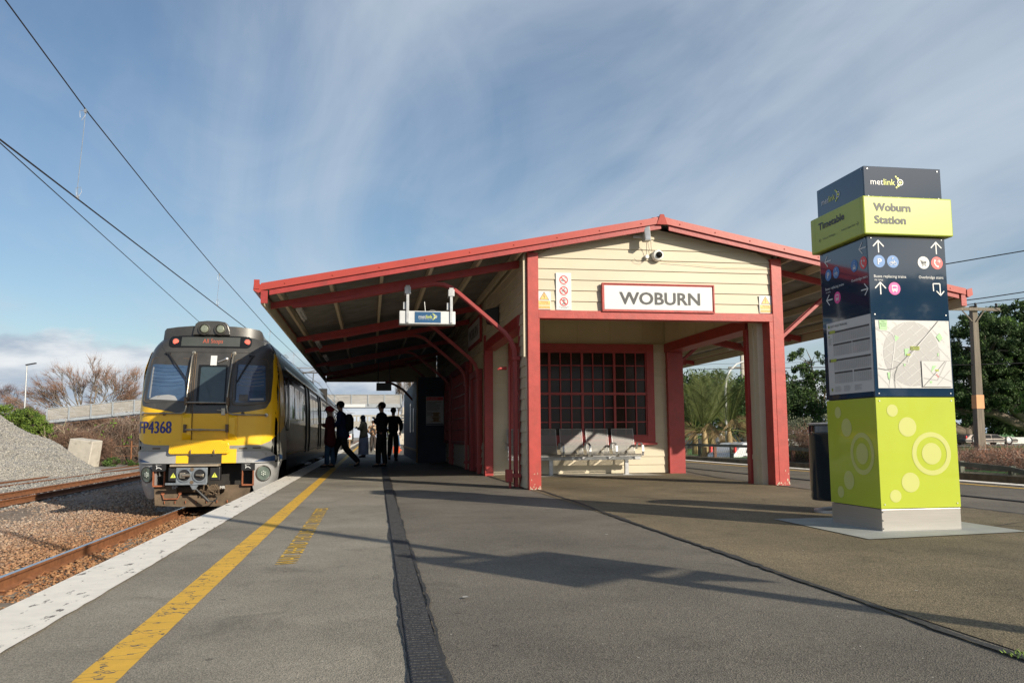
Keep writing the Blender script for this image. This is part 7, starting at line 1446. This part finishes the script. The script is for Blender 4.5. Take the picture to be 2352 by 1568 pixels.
leafy_tree('tall_tree', 'lower dark tree between the tall airy one and the pillar', (36.5, 58, -.2), [(0, 0, 3.4, 1.9, 1.3), (1.6, 0, 2.6, 1.6, 1.3), (-1.0, 0, 2.0, 1.2, .9)], L_DARK, 180, 90, .10, 17, .2, gap=.24)
leafy_tree('olive_bush', 'grey green olive bush beside the litter bin', (17.3, 31, -.15), [(-1.0, 0, .9, 1.1, .75), (.5, 0, .95, 1.1, .75), (1.9, .3, .8, 1.1, .7)], L_OLIVE, 190, 70, .04, 9, .05, gap=.28, th=.1)
thicket('bramble', 'dark bramble tangle under the olive bush', 14.9, 17.2, 24, 30, -.2, lambda a, c: 1.1+.1*math.sin(a*3), 12000, BRIAR, .35, .006, .1, TWIG)
leafy_tree('park_tree', 'massive spreading evergreen tree right of the pillar', (40.5, 47, -.3), [(-3.2, 0, 6.2, 3.0, 2.0), (0, 0, 7.0, 3.2, 2.2), (3.6, 0, 6.2, 3.0, 1.9), (-4.2, 0, 4.0, 2.6, 1.6), (1.5, -1, 4.6, 3.2, 2.0), (5.4, 0, 4.8, 2.6, 1.8), (-5.4, 1, 2.6, 2.0, 1.3)], L_DARK, 1150, 130, .085, 10, .55, gap=.15, th=2.0, mat2=L_MID)
leafy_tree('park_tree', 'brighter green drooping tree at the right edge', (34.6, 36, -.3), [(0, 0, 3.6, 2.4, 1.4), (-2.4, 0, 2.6, 1.6, 1.2), (2.0, 0, 2.8, 2.2, 1.6)], L_MID, 520, 120, .06, 11, .2, gap=.20, th=1.8, mat2=L_BRIGHT)
leafy_tree('park_tree', 'far dark tree filling the gap behind the pole', (50, 66, -.3), [(0, 0, 5.0, 4.0, 2.6), (4, 0, 4, 3.4, 2.4), (-5, 0, 4.0, 3.2, 2.2), (-9, 0, 3.2, 3, 2)], L_DARK, 520, 90, .13, 14, .4, gap=.22)
bare_tree('bare_tree', 'pale leafless tree tangled in the evergreens at the right edge', (28.6, 27.5, -.2), [(-.6, 0, 1), (.2, 0, 1), (-.2, .4, 1)], 1.5, .05, 4, 3, .55, .35, BARKP, 23, .006, None, (4, .5, .004))
thicket('bramble', 'red brown bramble patch behind the right fence', 15.4, 27, 18.5, 25.5, -.2, lambda a, c: .44+.07*math.sin(a*2.5)+.06*math.sin(c*2), 60000, pm('briar_red', (.26, .12, .075), .9, var=.35, vs=1.5, island=.5), .28, .005, -.1, BRIAR2)
thicket('bramble', 'low bramble strip along the right fence near the edge', 15.0, 16.4, 10, 18.5, -.3, lambda a, c: .55, 14000, pm('briar_red', (.26, .12, .075)), .25, .005, -.1, BRIAR2)
thicket('grass_clump', 'tuft of rough brown grass at the foot of the lamp column', 14.9, 16.2, 27.5, 29.5, -.2, lambda a, c: .35, 4000, L_PALMD, .3, .006, -1.5, L_PALM)
t = thing('utility_pole', 'weathered wooden power pole with crossarm and orange band', 'utility pole', (18.62, 24, -.3)); WP = pm('pole_wood', (.17, .145, .115), .85, var=.3, vs=3, stretch=(6, 6, .4), bump=.4, bs=15)
b = MB(); b.hexa([(-.15, -.11, 0), (.13, -.11, 0), (.13, .11, 0), (-.15, .11, 0)], [(-.01, -.08, 5.10), (.17, -.08, 5.10), (.17, .08, 5.10), (-.01, .08, 5.10)]); b.build('pole', WP, t, bev=.01)
b = MB(); b.hexa([(-.11, -.115, 1.88), (.16, -.115, 1.88), (.16, .115, 1.88), (-.11, .115, 1.88)], [(-.095, -.11, 2.30), (.165, -.11, 2.30), (.165, .11, 2.30), (-.095, .11, 2.30)]); b.build('orange_band', pm('band_orange', (.62, .30, .13), .6), t)
b = MB(); b.box(-.85, .90, -.16, -.09, 4.93, 5.03); b.bar((-.4, -.12, 4.93), (-.08, -.12, 4.6), .03); b.bar((.35, -.12, 4.93), (.08, -.12, 4.6), .03); b.build('crossarm', WP, t)
for x in (.07, .80, -.75): b = MB(); b.lathe([(.02, 0), (.045, .05), (.03, .08), (.045, .11), (.03, .15)], (x, -.12, 5.03), 10); b.build('insulator', BLACK, t)
b = MB(); b.box(-.19, .21, -.14, -.13, .62, .64); b.build('strap', GALV, t)
def pwire(lb, pts, r_): b = MB(); b.tube(pts, r_, 5); tag(b.build('power_line', WIRE), lb, 'power line')
pwire('thick power line rising to the right behind the top of the pillar', [(8, 42, 5.2), (15.2, 36, 6.85), (22.4, 30, 7.45), (30, 24, 8.3), (42, 14, 10.6)], .022)
pwire('black power line leaving the pole head to the upper right', [(10, 29, 4.3), (18.7, 23.9, 5.0), (19.0, 23.7, 5.03), (24, 20, 5.6), (34, 12, 7.4)], .016)
pwire('second black power line, from the arm end to the right', [(11, 30, 4.2), (19.4, 23.9, 4.95), (25, 20.5, 5.3), (36, 13, 6.6)], .014)
pwire('thin grey line crossing low in front of the trees', [(10, 26, 2.9), (18.6, 24, 2.95), (26, 22, 3.1), (40, 18, 3.8)], .010)
pwire('faint line seen through the porch, upper', [(14, 62, 5.2), (25, 60, 6.0), (45, 56, 6.2)], .012); pwire('faint line seen through the porch, lower', [(14, 62, 3.9), (27, 60, 5.7), (45, 56, 5.6)], .012)
t = thing('street_lamp', 'curved white street lamp seen through the porch opening', 'street lamp', (16.4, 38, -.2)); b = MB(); b.tube([(0, 0, -.2), (0, 0, 3.0), (.06, 0, 3.55), (.25, 0, 4.0), (.6, 0, 4.32), (1.1, 0, 4.5), (1.7, 0, 4.55)], [.075, .055, .05, .045, .04, .035, .03], 10); b.build('pole', pm('lamp_white', (.62, .63, .63), .4), t, smooth=True); b = MB(); b.box(1.6, 2.2, -.1, .1, 4.5, 4.6); b.build('lamp_head', GALV, t, bev=.02)
t = thing('power_pole', 'pale concrete power pole behind the porch post', 'utility pole', (27.3, 60, -.2)); b = MB(); b.tube([(0, 0, -.2), (0, 0, 8.5)], [.22, .14], 8); b.build('pole', CONC_PALE, t); b = MB(); b.box(-1.1, 1.1, -.05, .05, 5.9, 6.0); b.build('crossarm', WP, t)
# cars
def car_(name, label, loc, rz, L_, W_, H_, col, kind):
    t = thing(name, label, 'car', loc, rz); k = L_/4.5; hh = H_
    prof = {'suv': [(-2.2, .35), (-2.24, .75), (-2.1, .98), (-1.25, 1.08), (-.55, 1.62), (.2, 1.70), (1.7, 1.66), (2.08, 1.10), (2.2, .95), (2.22, .40)], 'hatch': [(-2.1, .30), (-2.15, .62), (-2.0, .80), (-1.2, .90), (-.5, 1.40), (.3, 1.48), (1.3, 1.42), (1.95, .98), (2.1, .80), (2.12, .32)]}[kind]
    prof = [(x*k, z*hh) for x, z in prof]; b = MB(); n = len(prof)
    def inset(z): return 0 if z < 1.0*hh else (z-1.0*hh)*.30
    vs = [(x, -W_/2+inset(z), z) for x, z in prof]+[(x, W_/2-inset(z), z) for x, z in prof]; b.add(vs, [tuple(range(n)), tuple(range(2*n-1, n-1, -1))]+[(i, i+n, (i+1) % n+n, (i+1) % n) for i in range(n)]); b.build('body', pm('car_paint_'+name, col, .25, .3, var=.04, coat=.8), t, bev=.05, smooth=50)
    zt_ = 1.04*hh if kind == 'suv' else .93*hh; zu = 1.56*hh if kind == 'suv' else 1.36*hh
    for s in (-1, 1):
        yb = s*(W_/2-inset(zt_)+.004); yt = s*(W_/2-inset(zu)+.004)
        for a, c, a2, c2 in (((-1.05, -.05, -.50, -.05), (.02, .95, .02, .95), (1.02, 1.75, 1.02, 1.5)) if kind == 'suv' else ((-.95, .0, -.45, .0), (.06, 1.3, .06, 1.05))): w = MB(); w.add([(a*k, yb, zt_), (c*k, yb, zt_), (c2*k, yt, zu), (a2*k, yt, zu)], [(0, 1, 2, 3)]); w.build('side_window', GLASSD, t)
        for x in (-1.42, 1.38): w = MB(); w.lathe([(.33, s*(W_/2-.16)), (.34, s*(W_/2+.0)), (.31, s*(W_/2+.02))], (x*k, 0, .33), 20, 'y'); o = w.build('wheel', BLACK, t, smooth=40); w = MB(); w.lathe([(.20, s*(W_/2+.022)), (.06, s*(W_/2+.035))], (x*k, 0, .33), 14, 'y'); w.build('rim', GALV, o)
    w = MB(); a, c = (prof[3], prof[4]); w.add([(a[0]-.006, -W_/2+.18, a[1]+.04), (a[0]-.006, W_/2-.18, a[1]+.04), (c[0]-.012, W_/2-.28, c[1]-.04), (c[0]-.012, -W_/2+.28, c[1]-.04)], [(0, 1, 2, 3)]); w.build('windscreen', GLASSD, t)
    for s in (-1, 1): w = MB(); w.box(prof[2][0]-.13*k, prof[2][0]+.08, s*(W_/2-.3)-.16, s*(W_/2-.3)+.16, prof[2][1]-.18, prof[2][1]-.04); w.build('headlight', HLG, t, bev=.02)
    for s in (-1, 1): w = MB(); w.box(prof[-3][0]-.06, prof[-3][0]+.04, s*(W_/2-.1)-.07, s*(W_/2-.1)+.07, prof[-3][1]-.1, prof[-3][1]+.35*hh); w.build('tail_light', SIGNR, t, bev=.02)
    w = MB(); w.box(prof[0][0]-.02, prof[-1][0]+.02, -W_/2-.005, W_/2+.005, .28, .42); w.build('bumper', BLACK, t, bev=.02); return t
car_('parked_suv', 'brown grey four wheel drive car on the street beyond the grass', (47.3, 60.5, -.13), R(180), 4.6, 1.8, .50, (.20, .17, .15), 'suv'); 
car_('parked_car', 'white hatchback with red tail light parked behind the fence', (16.9, 36.5, -.75), R(200), 4.0, 1.7, .85, (.70, .70, .70), 'hatch')
t = thing('campervan', 'white campervan parked beyond the palms', 'campervan', (26.5, 61, -.14)); b = MB(); b.hexa([(-1.4, -1, .35), (1.0, -1, .35), (1.0, 1, .35), (-1.4, 1, .35)], [(-1.0, -1, 1.15), (1.0, -1, 1.4), (1.0, 1, 1.4), (-1.0, 1, 1.15)]); b.build('body', WHITEP, t, bev=.06); b = MB(); b.box(-.6, -.2, -1.01, -1, .75, 1.05); b.box(.2, .6, -1.01, -1, .75, 1.05); b.build('window', GLASSD, t)
for x in (-.9, .6): b = MB(); b.lathe([(.3, -1.0), (.3, -.8)], (x, 0, .3), 16, 'y'); b.build('wheel', BLACK, t)
# street backdrop on the right: low white wall and houses' hedges
t = thing('garden_wall', 'low white garden wall across the street', 'wall', (45, 66, -.14)); b = MB(); b.box(-25, 30, 0, .2, 0, .55); b.build('wall', WHITEP, t); b = MB()
for k in range(28): b.box(-25+k*2, -25+k*2+.25, -.05, .25, .0, .62)
b.build('pier', WHITEP, t)
for k, (x, y, s_) in enumerate([(60, 72, 5), (75, 75, 6), (92, 80, 7), (24, 88, 6), (12, 90, 5), (112, 90, 8)]):
    leafy_tree('background_tree', ['leafy tree at the far right street', 'second leafy tree along the far right street', 'third leafy tree at the far right', 'distant tree behind the palms', 'distant tree beyond the right track', 'outermost tree at the right'][k], (x, y, -.3), [(0, 0, s_*.6, s_*.6, s_*.38), (s_*.5, 0, s_*.5, s_*.45, s_*.3), (-s_*.5, 0, s_*.45, s_*.45, s_*.3)], L_DARK, 120, 50, .26, 70+k, .3, gap=.3, group='background trees')
# tree behind the camera, mirrored in the glossy pillar
leafy_tree('street_tree', 'bushy tree behind the camera mirrored in the pillar', (32, -33, -.8), [(0, 0, 7.6, 3.6, 3.0), (-3.4, 0, 5.6, 2.6, 2.2), (4, 0, 5.8, 3.0, 2.2)], L_DARK, 160, 50, .30, 90, .35, gap=.3)
# ================================================================== tidy up
for o in bpy.data.objects:
    if o.parent is not None:
        for k_ in ('category',):
            if k_ in o: del o[k_]
